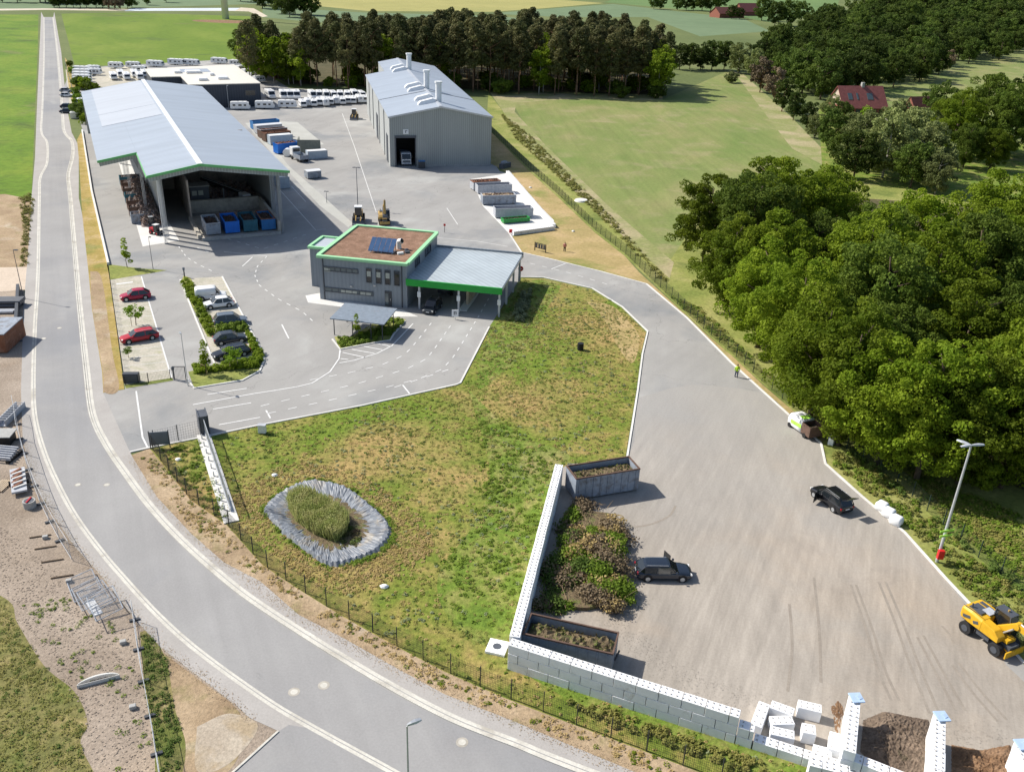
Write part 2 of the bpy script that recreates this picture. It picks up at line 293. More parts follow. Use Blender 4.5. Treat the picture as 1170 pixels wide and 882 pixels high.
def inside(P, poly):
    x, y = P[:, 0], P[:, 1]; c = np.zeros(len(P), bool); n = len(poly)
    for i in range(n):
        x1, y1 = poly[i]; x2, y2 = poly[i-1]
        if y1 == y2: continue
        k = ((y1 > y) != (y2 > y)) & (x < (x2-x1)*(y-y1)/(y2-y1)+x1); c ^= k
    return c
def scatter(poly, n, holes=()):
    p = np.array(poly); lo, hi = p.min(0), p.max(0); out = np.zeros((0, 2))
    while len(out) < n:
        q = rng.uniform(lo, hi, (n*3, 2)); q = q[inside(q, poly)]
        for h in holes: q = q[~inside(q, h)]
        out = np.vstack([out, q])
    return out[:n]
def fastmesh(name, V, nf, k, m, parent=None):
    """V (n*k,3) consecutive verts, faces of k verts"""
    me = bpy.data.meshes.new(name); me.vertices.add(len(V)); me.vertices.foreach_set('co', V.astype(np.float32).ravel())
    me.loops.add(nf*k); me.loops.foreach_set('vertex_index', np.arange(nf*k, dtype=np.int32)); me.polygons.add(nf)
    me.polygons.foreach_set('loop_start', np.arange(0, nf*k, k, dtype=np.int32)); me.update(calc_edges=True)
    me.materials.append(M[m] if isinstance(m, str) else m); return link(name, me, parent)
def leaf_quads(P, Nrm, size):
    n = len(P); a = rng.normal(size=(n, 3)); Nn = Nrm/np.maximum(1e-6, np.linalg.norm(Nrm, axis=1))[:, None]
    u = np.cross(Nn, a); u /= np.maximum(1e-6, np.linalg.norm(u, axis=1))[:, None]; w = np.cross(Nn, u)
    s = (size*rng.uniform(.6, 1.3, n))[:, None]; t = s*rng.uniform(.55, .95, n)[:, None]
    return np.stack([P-u*s, P-w*t, P+u*s, P+w*t], 1).reshape(-1, 3)
def clump_cloud(cen, rad, per, size, jit=.55, squash=.8):
    cen = np.array(cen); rad = np.array(rad); k = len(cen)
    idx = np.repeat(np.arange(k), per); n = len(idx); d = rng.normal(size=(n, 3)); d[:, 2] += .35; d /= np.linalg.norm(d, axis=1)[:, None]
    r = rng.uniform(.55, 1.08, n)**.6
    P = cen[idx]+d*(r*rad[idx])[:, None]*np.array([1, 1, squash]); return P, d+rng.normal(size=(n, 3))*jit
# ------------------------------------------------------------------ camera, light, world
sc = bpy.context.scene
cd = bpy.data.cameras.new('camera'); cam = bpy.data.objects.new('camera', cd); C.objects.link(cam); sc.camera = cam
cd.sensor_fit = 'HORIZONTAL'; cd.sensor_width = 36; cd.lens = FOC/PW*36; cd.clip_start = .5; cd.clip_end = 20000
mw = Matrix.Identity(4)
for i, ax in enumerate((R2, U2, -Fv)):
    for j in range(3): mw[j][i] = ax[j]
mw[2][3] = CH; cam.matrix_world = mw
EL, SH = R(42.5), R(111)
sd = bpy.data.lights.new('sun', 'SUN'); so = bpy.data.objects.new('sun', sd); C.objects.link(so); sd.energy = 4.6; sd.angle = R(.53); sd.color = (1., .945, .85)
dv = Vector((math.sin(SH)*math.cos(EL), math.cos(SH)*math.cos(EL), -math.sin(EL))); so.rotation_euler = dv.to_track_quat('-Z', 'Y').to_euler(); so.location = (0, 0, 200)
w = bpy.data.worlds.new('World'); sc.world = w; w.use_nodes = True; nt = w.node_tree
sk = nt.nodes.new('ShaderNodeTexSky'); sk.sky_type = 'NISHITA'; sk.sun_disc = False; sk.sun_elevation = EL; sk.sun_rotation = SH+math.pi; sk.air_density = 1.; sk.dust_density = 1.5
nt.links.new(sk.outputs[0], nt.nodes['Background'].inputs[0]); nt.nodes['Background'].inputs[1].default_value = .10
sc.view_settings.view_transform = 'Standard'; sc.view_settings.look = 'None'; sc.view_settings.gamma = 1; sc.view_settings.use_curve_mapping = False; sc.view_settings.exposure = .40
sc.cycles.max_bounces = 5; sc.cycles.diffuse_bounces = 3; sc.cycles.transparent_max_bounces = 4; sc.cycles.caustics_reflective = False; sc.cycles.caustics_refractive = False
# ================================================================== GROUND
flat_sheet('ground', [(-6000, -500), (6000, -500), (6000, 12000), (-6000, 12000)], 0, 'terrain')
Z = [0.004*i for i in range(1, 20)]
F = flat_sheet
F('field', G([(-60, 17), (44, 17), (43, 60), (40, 128), (36, 226), (30, 310), (-60, 330)]), Z[0], 'field_left')
F('field', G([(70, 16), (150, 15), (285, 19), (300, 60), (330, 95), (260, 80), (85, 74)]), Z[0], 'field_green')
F('field', G([(582, 112), (757, 114), (835, 80), (880, 112), (952, 190), (900, 250), (860, 330), (770, 300), (700, 240), (610, 160)]), Z[1], 'field_mown')
F('field_margin', G([(560, 106), (757, 108), (757, 115), (640, 114), (590, 118), (588, 128), (625, 168), (700, 240), (770, 300), (765, 318), (690, 250), (610, 175), (575, 128)]), Z[2], 'field_margin')
F('field_margin', G([(838, 82), (848, 84), (900, 130), (955, 186), (948, 193), (905, 170), (870, 125)]), Z[2], 'field_margin')
F('field', G([(330, 4), (420, 13), (560, 14), (620, 10), (690, 4), (560, -6), (400, -8)]), Z[0], 'field_yellow')
F('field', G([(560, 16), (620, 11), (700, 5), (850, 22), (880, 36), (800, 42), (740, 20), (640, 20)]), Z[1], 'field_blue')
F('field', G([(690, 3), (740, -12), (960, -4), (955, 14), (880, 26), (820, 15)]), Z[0], 'field_far')
F('field', G([(300, 8), (420, 15), (560, 18), (640, 26), (360, 26), (300, 20)]), Z[1], 'field_blue')
F('field', G([(1000, 105), (1060, 86), (1170, 60), (1260, 50), (1260, 120), (1040, 140)]), Z[1], 'field_mown')
F('field', G([(-60, 11), (160, 9), (330, 4), (330, -2), (-60, -2)]), Z[0], 'field_blue')
F('track', G([(-60, 13.2), (50, 11.8), (140, 12.8), (285, 13), (290, 10), (200, 12), (140, 10.8), (50, 10), (-60, 11)]), Z[2], 'track_pale')
F('water', G([(142, 13), (270, 12.5), (281, 9.5), (150, 10)]), Z[3], 'water')
F('track', G([(268, 13), (284, 13.5), (300, 20), (306, 19), (290, 10), (275, 9)]), Z[4], 'track_pale')
# construction side, left
site = G([(-80, 300), (28, 303), (27, 348), (24, 446), (26, 504), (38, 550), (64, 594), (85, 624), (120, 663), (154, 707), (185, 741), (231, 776), (269, 805), (285, 820), (318, 835), (262, 895), (250, 960), (-120, 960)])
F('gravel', site, Z[0], 'site_gravel')
F('path', G([(-80, 308), (31, 305), (30, 331), (-80, 340)]), Z[2], 'sand')
F('gravel', G([(-80, 226), (6, 222), (36, 228), (31, 306), (-80, 312)]), Z[1], 'dry_soil')
F('grass_patch', crom(G([(-120, 640), (0, 680), (20, 712), (50, 760), (85, 790), (100, 825), (92, 850), (112, 900), (100, 980), (-150, 980), (-120, 640)])), Z[2], 'turf_dull')
F('grass_patch', crom(G([(160, 722), (172, 722), (190, 755), (200, 810), (212, 850), (205, 890), (180, 900), (176, 850), (166, 790), (160, 722)])), Z[2], 'turf_dull')
F('soil', crom(G([(186, 745), (231, 779), (268, 807), (280, 835), (262, 880), (215, 895), (198, 840), (190, 790), (186, 745)])), Z[1], 'dry_soil')
F('sand_patch', crom(G([(225, 830), (262, 815), (295, 830), (262, 872), (225, 880), (225, 830)])), Z[2], 'sand_dull')
# main road, built from surveyed gutter lines
roadR = [(60.8, 20), (66, 60), (71.3, 120), (74, 150), (82.6, 161), (84, 178), (79, 200), (81.5, 226), (88, 300), (93, 353), (101, 425), (107.7, 473), (123, 506.7), (143.6, 537.4), (174.4, 578.5), (212.8, 619.5), (256.4, 658), (290, 684), (341, 717.5), (392.6, 749.6), (454, 785.5), (520.8, 820), (590, 847), (626, 862), (700, 890), (780, 917)]
roadL = [(50, 20), (50, 60), (48, 120), (46.5, 150), (53, 163), (53, 186), (45.3, 203), (44, 226), (42.3, 310), (38.5, 374), (36.5, 440), (38.5, 478.5), (48.7, 517), (64, 553), (84.6, 591), (113, 630), (141, 663), (179.5, 704.7), (225.6, 745.7), (300, 799.6), (354, 832), (441, 880), (480, 902), (560, 942)]
outR = [(62, 14), (70, 60), (76, 120), (82, 152), (89, 165), (90, 180), (90, 226), (94, 246), (101, 310), (105, 353), (116.7, 425), (118, 449), (148.7, 517), (179.5, 568), (218, 609), (256, 642.6), (297.4, 664), (341, 702), (392.6, 729), (454, 763.7), (508, 793), (590, 825), (644, 848), (726, 882), (820, 918)]
outL = [(47, 14), (45, 60), (42, 128), (40, 180), (36, 226), (32, 290), (27, 348), (24, 446), (26, 504), (38, 550), (64, 594), (85, 624), (120, 663), (154, 707), (185, 741), (231, 776), (269, 805), (285, 820), (318, 835), (269, 879), (240, 905)]
RL, RR, OL, OR = G(roadL), crom(G(roadR)), G(outL), G(outR)
F('road', [tuple(p) for p in RR]+[tuple(p) for p in crom(RL)[::-1]], Z[5], 'asphalt_road')
F('pavement', OR+[tuple(p) for p in RR[::-1]], Z[4], 'paver_walk')
F('pavement', OL+G([(200, 960), (560, 960)])+[tuple(p) for p in crom(RL)[::-1]], Z[4], 'paver_walk')
F('road', G([(318, 835.5), (269, 880), (230, 915), (560, 960), (560, 942), (441, 880), (354, 832), (330, 828)]), Z[6], 'asphalt_road')
b = MB(); b.flat = True; ribbon(b, RR, .62, Z[7], .1); ribbon(b, crom(RL), .5, Z[7], -.15); tag(b.build('gutter', 'gutter'), kind='structure')
b = MB(); b.flat = True; ribbon(b, RR, .06, Z[8], .12); ribbon(b, crom(RL), .06, Z[8], -.18); tag(b.build('gutter_joint', 'asphalt_road'), kind='structure')
b = MB(); kerbline(b, crom(RR[::3], 3), .14, 0, .1, .45); kerbline(b, G([(318, 835.5), (290, 861), (269, 880), (235, 910)]), .15, 0, .09); tag(b.build('kerb', 'gutter'), kind='structure')
# yard asphalt
yard = G([(118, 449), (143, 445), (125, 318), (124, 303), (105, 220), (95, 151), (88, 128), (75, 128), (73, 100), (80, 82), (120, 76), (265, 68), (300, 82), (330, 101), (417, 106), (430, 110), (560, 180), (571, 196), (579, 198), (633, 252), (632, 262), (584, 270), (596, 289), (631, 297), (687.7, 311), (739, 325), (785, 363.6), (836, 415), (870, 446), (906, 478.5), (938, 506.7), (943, 530), (985.4, 568), (1034, 609), (1080, 660.5), (1106, 688), (1175, 765), (1260, 850), (1230, 960), (1040, 940), (860, 850), (580, 740), (640, 530), (716, 525), (728.7, 446), (734, 405), (740, 379), (711, 351), (677, 330), (621, 317.5), (595, 317), (559, 374), (526, 438), (521, 440), (413, 464), (290, 487.5), (231, 500), (171, 512), (148.7, 517)])
F('yard', yard, Z[3], 'asphalt_yard')
F('compost_area', crom(G([(728, 455), (790, 440), (872, 450), (906, 480), (936, 507), (943, 530), (985, 569), (1034, 610), (1080, 662), (1110, 700), (1150, 760), (1250, 870), (1100, 935), (950, 885), (862, 850), (583, 741), (600, 690), (640, 535), (716, 526), (728, 455)], ), 3), Z[4], 'compost_yard')
F('slab', G([(296, 141), (322, 139), (340, 140), (370, 165), (330, 172)]), Z[5], 'concrete_slab')
F('slab', G([(538, 205), (571, 200), (579, 198), (633, 252), (632, 262), (584, 269.5), (570, 255), (552, 236)]), Z[5], 'concrete_pale')
F('slab', G([(280, 141), (290, 140), (330, 190), (372, 227), (387, 241), (404, 256), (398, 260), (365, 235), (310, 175)]), Z[5], 'concrete_slab')
F('slab', G([(135, 184), (149, 178), (205, 275), (163, 282)]), Z[5], 'concrete_pale')
F('slab', G([(75, 80), (165, 75), (165, 95), (90, 104), (80, 128)]), Z[5], 'bay_pavers')
F('slab', G([(349, 338), (366, 335), (398, 344), (462, 355), (478, 362), (440, 362), (398, 352), (352, 346)]), Z[6], 'concrete_pale')
# verges and meadow
F('dirt_strip', G([(93, 151), (105, 220), (124, 303), (142, 445), (118, 449), (116.7, 425), (105, 353), (101, 310), (94, 246), (90, 180), (88, 160)]), Z[6], 'verge_yellow')
F('dirt_strip', crom(G([(103, 310), (116, 318), (128, 400), (136, 444), (119, 448), (117.5, 425), (105.5, 353), (103, 310)])), Z[7], 'dry_soil')
F('verge', G([(74, 66), (80, 74), (93, 124), (87, 127), (80, 110)]), Z[6], 'verge_yellow')
meadow = G([(171, 512.5), (231, 501), (290, 488.5), (413, 465), (521, 441), (527, 439), (560, 375), (572, 367), (596, 318), (621, 318.5), (676, 331), (710, 352), (738, 380), (732, 405), (726.7, 446), (714, 526), (650, 530), (634, 540), (580, 740), (862, 856), (1000, 900), (1000, 930), (860, 905), (730, 856), (648, 825), (573, 796), (505, 766), (444, 734), (389, 703), (339, 672), (300, 646), (259, 600), (218, 572)])
F('meadow', meadow, Z[5], 'meadow')
F('dirt_strip', G([(150, 520), (171, 512.5), (218, 572), (259, 600), (300, 646), (339, 672), (389, 703), (444, 734), (505, 766), (573, 796), (648, 825), (730, 856), (860, 905), (820, 918), (726, 882), (644, 848), (590, 825), (508, 793), (454, 763.7), (392.6, 729), (341, 702), (297.4, 664), (256, 642.6), (218, 609), (179.5, 568)]), Z[5], 'dry_soil')
F('meadow_green', crom(G([(560, 372), (580, 345), (600, 322), (640, 325), (620, 360), (600, 400), (570, 430), (545, 440), (560, 372)])), Z[6], 'meadow_wild')
F('bare_soil', crom(G([(670, 345), (700, 350), (727, 378), (730, 395), (722, 415), (705, 395), (690, 365), (670, 345)])), Z[6], 'dry_grass')
F('embankment', crom(G([(535, 445), (560, 470), (600, 500), (650, 520), (633, 545), (605, 640), (578, 735), (520, 715), (500, 660), (540, 600), (560, 540), (535, 445)])), Z[6], 'meadow_wild')
F('grass_strip', G([(600, 770), (583, 748), (720, 800), (862, 856), (1000, 905), (1000, 930), (860, 885), (730, 832), (650, 800)]), Z[6], 'meadow_wild')
F('dry_verge', G([(560, 187), (566, 190), (579, 197), (633, 252), (632, 263), (584, 271), (596, 289), (631, 297), (687.7, 311), (739, 325), (785, 363.6), (836, 415), (870, 446), (906, 478.5), (938, 506.7), (944, 500), (909, 472), (870.6, 439), (836.6, 407), (807, 382), (782, 358.5), (730, 311), (714, 293), (679.7, 266), (637, 225), (602.7, 194.3), (560, 150)]), Z[4], 'dry_grass')
F('green_bank', G([(560, 150), (602.7, 194), (637, 225), (680, 266), (714, 293), (782, 358), (836, 407), (909, 472), (945, 500), (1040, 563), (1121, 640), (1230, 740), (1230, 600), (1170, 560), (1060, 530), (960, 480), (880, 400), (790, 320), (765, 318), (690, 250), (610, 175), (575, 128), (558, 106), (556, 140)]), Z[3], 'bank_green')
F('green_verge', G([(938, 507), (943, 530), (985.4, 568), (1034, 609), (1080, 660.5), (1106, 688), (1175, 765), (1240, 800), (1230, 740), (1121, 640), (1040, 563), (960, 505), (944, 500)]), Z[4], 'bank_green')
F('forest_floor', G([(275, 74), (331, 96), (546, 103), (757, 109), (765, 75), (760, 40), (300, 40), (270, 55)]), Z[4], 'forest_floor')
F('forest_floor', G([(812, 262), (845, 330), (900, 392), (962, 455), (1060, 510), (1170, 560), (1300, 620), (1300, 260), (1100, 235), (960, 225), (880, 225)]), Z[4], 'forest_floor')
F('green_bank', G([(764, 300), (790, 262), (880, 205), (960, 200), (1100, 200), (1300, 200), (1400, 640), (1230, 740), (1230, 600), (1060, 530), (960, 480), (880, 400), (755, 312)]), .0105, 'bank_green')
F('farm_ground', G([(935, 125), (1060, 122), (1100, 150), (1170, 165), (1170, 240), (940, 200)]), Z[5], 'meadow_wild')
# parking
F('parking_bays', G([(126, 318), (161.5, 316), (196, 432), (143, 440)]), Z[5], 'bay_pavers')
F('parking_bays', G([(212, 318.5), (254, 316.5), (298, 401), (282, 418), (246, 418), (222, 350)]), Z[5], 'bay_pavers')
F('hedge_bed', G([(210, 315), (218, 318), (246, 375), (246, 386), (237, 385), (206, 323)]), Z[6], 'bank_green')
F('hedge_bed', G([(246, 374), (281, 371), (302, 408), (300, 420), (277, 435), (222, 444), (215, 425), (244, 418), (292, 410), (279, 380), (248, 382)]), Z[6], 'bank_green')
F('grass_verge', G([(122, 302), (160, 307), (191, 309), (175, 312), (126, 320)]), Z[6], 'bank_green')
F('grass_verge', G([(142, 440), (197, 432), (198, 435), (144, 444)]), Z[6], 'bank_green')
F('hedge_bed', G([(382, 385), (400, 385), (440, 362), (464, 365), (449, 383), (446, 389), (428, 391), (388, 399)]), Z[6], 'bank_green')
b = MB()
for pts in ([(148.7, 517), (171, 512), (231, 500), (290, 487.5), (413, 464), (521, 440), (526, 438), (542, 407), (559, 374)], [(595, 317), (621, 317.5), (677, 330), (711, 351), (740, 379), (734, 405), (728.7, 446), (716, 526)],
            [(580, 264), (596, 289), (631, 297), (687.7, 311), (739, 325), (785, 363.6), (836, 415), (870, 446), (906, 478.5), (938, 506.7), (943, 530), (985.4, 568), (1034, 609), (1080, 660.5), (1106, 688), (1170, 758)],
            [(254, 316.5), (276, 358), (299, 401), (302, 412), (297, 424), (277, 435), (222, 444), (213, 432)], [(206, 320), (226, 370), (246, 418)], [(379.7, 388), (388.7, 399.5), (428, 392), (446, 389), (450, 382), (463, 367)]):
    kerbline(b, resample(G(pts), 3), .22, 0, .12)
tag(b.build('kerb', 'concrete_pale'), kind='structure')
b = MB(); kerbline(b, resample(G([(94, 150), (105, 220), (124, 303)]), 4), .35, 0, .45); tag(b.build('retaining_kerb', 'concrete_pale'), 'long low white concrete retaining edge between road verge and hall driveway', 'kerb wall')
b = MB(); b.flat = True
def line(pts, w=.16): ribbon(b, resample(G(pts), 2), w, Z[8])
def dash(pts, L=1.1, gap=1.3, w=.14):
    P = resample(G(pts), .1); d = 0; seg = []; on = True
    for p, q in zip(P[:-1], P[1:]):
        d += np.linalg.norm(q-p)
        if on: seg.append(q)
        if d > (L if on else gap):
            if on and len(seg) > 1: ribbon(b, [seg[0], seg[-1]], w, Z[8])
            seg = []; on = not on; d = 0
for s in ([(161.5, 316), (196, 431.5)], [(237, 451), (282, 444)], [(220.5, 462.6), (290, 450), (316, 446), (340, 442)], [(243.6, 467.7), (287, 460.5)], [(250, 485.6), (297.4, 477)], [(304, 469), (309, 478)], [(340, 442), (356.7, 438), (377, 425), (387.4, 410), (388.7, 400)],
          [(388, 415), (404.6, 412), (431, 404), (447.7, 395.4), (472, 370)], [(391.5, 403), (417, 408.5)], [(402, 399.5), (427.7, 404)], [(416, 396), (437, 400)], [(431, 392.6), (446, 396)], [(389, 410), (398, 411)],
          [(391, 130), (405, 168), (424, 225), (430, 243)], [(322, 371), (330, 387)], [(277, 304.6), (288.5, 294)], [(510.5, 238), (523, 257)], [(500, 272), (545, 276), (580, 282)], [(630, 307.7), (647, 301)], [(319.4, 217), (361, 263.4), (372, 262)], [(333, 213), (349.5, 231)],
          [(155.6, 447), (163, 500), (169, 512)], [(458, 1), (458, 1)], [(239, 183), (239, 183)], [(460, 440), (468, 450)]):
    if s[0] != s[-1]: line(s, .13 if s[0][1] < 300 else .18)
for s in ([(256, 288), (305, 293)],): line(s, .15)
for s in ([(493, 369), (478, 388), (467, 401), (457, 408.5), (435, 417.5), (400, 426), (340, 437)], [(515, 372), (497.7, 397), (487.7, 410), (465.4, 421.5), (438.5, 429.7), (409, 438.5), (350, 452), (290, 466)],
          [(562, 335), (545.8, 363.5), (530.8, 388), (517.7, 408.5), (505.4, 422), (479, 433), (436, 444), (370, 459), (290, 476)], [(450, 443), (520, 420)],
          [(204, 281.5), (213, 294), (225.6, 302), (250, 313.6)], [(305, 293), (294, 304.6), (291, 315), (296.4, 326.4), (318, 342), (345, 356), (364, 373)], [(605, 301), (650, 312), (700, 327)], [(250, 270), (300, 285), (350, 268)], [(225, 283), (245, 291)]): dash(s)
# bay lines
lt, lb, rt, rb_ = (126.5, 320), (142.5, 437), (161.5, 317), (196, 431)
for k in range(1, 13):
    t = k/13; A = (lt[0]+(lb[0]-lt[0])*t, lt[1]+(lb[1]-lt[1])*t); B_ = (rt[0]+(rb_[0]-rt[0])*t, rt[1]+(rb_[1]-rt[1])*t); line([A, B_], .08)
for k in range(1, 6):
    t = k/6; line([(214+t*28, 322+t*58), (254+t*22, 319+t*40)], .08)
line([(133, 325), (152, 322.5)], .5)
tag(b.build('road_markings', 'paint_line'), kind='structure')
b = MB(); b.flat = True
for pts in ([(972, 668), (990, 720), (1003, 765), (1018, 800)], [(978, 668), (997, 720), (1011, 765), (1027, 800)], [(1004, 665), (1022, 710), (1040, 760), (1062, 815)], [(1012, 665), (1031, 710), (1050, 760), (1073, 815)], [(1048, 728), (1070, 770), (1092, 812)], [(1055, 726), (1079, 770), (1103, 812)], [(1088, 760), (1112, 792), (1140, 824)], [(1095, 757), (1121, 790), (1150, 822)],
            [(708, 603), (740, 600), (764, 590), (772, 578)], [(930, 660), (936, 720), (938, 780)], [(902, 690), (905, 740), (900, 790)], [(1076, 715), (1084, 724), (1090, 735)]):
    ribbon(b, crom(G(pts)), .22, Z[6])
tag(b.build('tyre_tracks', 'track_dark'), kind='structure')
b = MB(); b.flat = True
for (x, y) in ((336, 790.5), (370, 783), (528, 848), (89, 554), (122, 554), (68, 375), (50, 387)):
    c = gp(x, y); r = .42 if y > 600 else .3; b.sheet([(c[0]+r*math.cos(t), c[1]+r*math.sin(t)) for t in np.linspace(0, 2*math.pi, 17)[:-1]], Z[7])
tag(b.build('manhole_frame', 'concrete_dirty'), kind='structure')
b = MB(); b.flat = True
for (x, y) in ((336, 790.5), (370, 783), (528, 848), (89, 554), (122, 554), (68, 375), (50, 387)):
    c = gp(x, y); r = .26 if y > 600 else .22; b.sheet([(c[0]+r*math.cos(t), c[1]+r*math.sin(t)) for t in np.linspace(0, 2*math.pi, 17)[:-1]], Z[8])
tag(b.build('manhole_cover', 'gutter'), kind='structure')
# ================================================================== frames and picking on real planes
class Fr:
    def __init__(s, deg): a = R(deg); s.u = np.array([math.sin(a), math.cos(a)]); s.v = np.array([math.cos(a), -math.sin(a)]); s.rz = -a
    def w(s, c, al): p = s.u*al+s.v*c; return (float(p[0]), float(p[1]), 0.)
    def ac(s, x, y, z=0.): p = np.array(gp(x, y, z)); return float(p@s.u), float(p@s.v)      # along, cross
    def front(s, al, x, y):
        """point of the vertical plane along = al seen at photo x,y -> cross, height"""
        d = Fv+R2*(x-PW/2)/FOC+U2*(PH/2-y)/FOC; t = al/(d[:2]@s.u); p = d*t; return float(p[:2]@s.v), float(CH+p[2])
    def side(s, c, x, y):
        d = Fv+R2*(x-PW/2)/FOC+U2*(PH/2-y)/FOC; t = c/(d[:2]@s.v); p = d*t; return float(p[:2]@s.u), float(CH+p[2])
def hzt(bx, by, ty):
    X, Y = gp(bx, by); lo, hi = 0., 80.
    for _ in range(40):
        m = (lo+hi)/2; v = np.array([X, Y, m-CH]); py = PH/2-FOC*(v@U2)/(v@Fv)
        if py > ty: lo = m
        else: hi = m
    return m
RF, BF, OFr = Fr(-26.04), Fr(-13.33), Fr(9.93)
def slab(mb, quad, t):
    """sloped slab: quad of 4 (x,y,z) top corners, thickness t down"""
    mb.add(list(quad)+[(x, y, z-t) for x, y, z in quad], [(0, 1, 2, 3), (7, 6, 5, 4)]+[(i, i+4, (i+1) % 4+4, (i+1) % 4) for i in range(4)])
def window(root, x0, x1, z0, z1, y, axis='x', panes=1, frame='steel_dark', glass='glass', name='window', dep=.12):
    """framed window set proud of a wall on plane y (axis x) or x (axis y); panes as bars"""
    f = MB(); g = MB(); t = .09
    def bx(m, a0, a1, b0, b1, d0, d1):
        if axis == 'x': m.box((a0+a1)/2, y+(d0+d1)/2, b0, abs(a1-a0), abs(d1-d0), b1-b0)
        else: m.box(y+(d0+d1)/2, (a0+a1)/2, b0, abs(d1-d0), abs(a1-a0), b1-b0)
    s = -1 if dep > 0 else 1; d = abs(dep)
    bx(f, x0, x1, z0-t, z0, 0, s*d); bx(f, x0, x1, z1, z1+t, 0, s*d); bx(f, x0-t, x0, z0-t, z1+t, 0, s*d); bx(f, x1, x1+t, z0-t, z1+t, 0, s*d)
    for k in range(1, panes): c = x0+(x1-x0)*k/panes; bx(f, c-.04, c+.04, z0, z1, 0, s*d)
    o = f.build(name, frame, root); bx(g, x0, x1, z0, z1, s*.01, s*.05); g.build('pane', glass, o); return o
# ---------------------------------------------------------------- hall with open gable
A = empty('storage_hall', RF.w(0, 160), RF.rz, 'long open-fronted storage hall with pale blue metal gable roof and green edge trim', 'hall')
LA = 109
ze = lambda c: 13.4-(17.7-c)*.172 if c < 17.7 else 13.4-(c-17.7)*.14
b = MB(); slab(b, [(9, 0, ze(9)), (17.7, 0, ze(17.7)), (17.7, LA, ze(17.7)), (9, LA, ze(9))], .3); slab(b, [(2.1, 20, ze(2.1)), (8.99, 20, ze(9)), (8.99, LA, ze(9)), (2.1, LA, ze(2.1))], .3)
slab(b, [(17.71, 0, ze(17.7)), (32.7, 0, ze(32.7)), (32.7, LA, ze(32.7)), (17.71, LA, ze(17.7))], .3)
rf = b.build('roof', 'roof_metal', A)
y1 = RF.ac(107, 131.6, 11.3)[0]-160; y2 = RF.ac(112, 139, 11.3)[0]-160
y2 = min(y1-6, y2-6)
b = MB()
for ya, yb in ((y1+.1, LA-1), (y2, y1-.1)):
    slab(b, [(4.6, ya, ze(4.6)+.05), (16.9, ya, ze(16.9)+.05), (16.9, yb, ze(16.9)+.05), (4.6, yb, ze(4.6)+.05)], .04)
b.build('roof_panel', 'roof_metal_pale', rf)
b = MB(); b.box(17.7, LA/2, ze(17.7)-.02, .9, LA+.1, .14); b.build('ridge_cap', 'white_paint', rf)
b = MB()
for c0, c1, y in ((9, 17.7, -.1), (17.7, 32.7, -.1), (2.1, 9, 19.9)):
    b.bar((c0, y, ze(c0)-.12), (c1, y, ze(c1)-.12), .16, .42)
b.bar((8.93, 0, ze(9)-.25), (8.93, 20, ze(9)-.25), .12, .3); b.build('green_trim', 'green_trim', A)
for c0, c1, y in ((9.3, 17.7, .4), (17.7, 32.4, .4), (2.4, 9, 20.4)): MB().bar((c0, y, ze(c0)-.75), (c1, y, ze(c1)-.75), .25, .7).build('gable_beam', 'clad_grey', A)
for c, y, z in ((10.6, .6, 0), (11.2, 3.2, 0), (11.2, 6.2, 0), (11.2, 9.2, 0), (30.7, .8, 0), (31.4, 5, 0), (31.4, 10, 0), (9.2, 19.8, 0), (7.6, 36, 0), (7.6, 52, 0), (7.6, 68, 0)):
    b = MB(); zz = ze(c)-1.2; b.box(c, y, 0, .1, .5, zz); b.box(c-.2, y, 0, .06, .55, zz); b.box(c+.2, y, 0, .06, .55, zz); b.build('column', 'galv', A)
b = MB(); b.box(11.6, 12+(LA-13)/2, 0, .25, LA-13, 11.7); b.build('left_wall', 'clad_side', A)
b = MB(); b.box(31.7, 14+(LA-15)/2, 0, .25, LA-15, 11.2); b.build('right_wall', 'clad_side', A)
b = MB(); b.prism([(31.9, 0), (31.9, .01)], 0, 0) if 0 else None; b.box(16.9, LA-.4, 0, 29.6, .25, 10.6); b.build('rear_wall', 'clad_grey', A)
b = MB(); b.box(21.6, 40, 0, 19.7, .4, 11.6); b.box(16.6, 27, 0, .3, 26, 7.6); b.build('inner_wall', 'wall_inner', A)
b = MB(); b.box(23.6, 19.5, 0, 14., .8, 2.4); b.box(16.4, 8, 0, .6, 13, .7); b.box(30.3, 10, 0, .5, 19, 2.4); b.build('block_partition', 'concrete_dirty', A)
b = MB(); b.box(23.5, 8, .02, 13.6, 15.5, .35); b.build('loading_platform', 'concrete_dirty', A)
b = MB(); b.box(23.5, .15, .03, 13.8, .3, .45); b.build('platform_edge', 'concrete_grey', A)
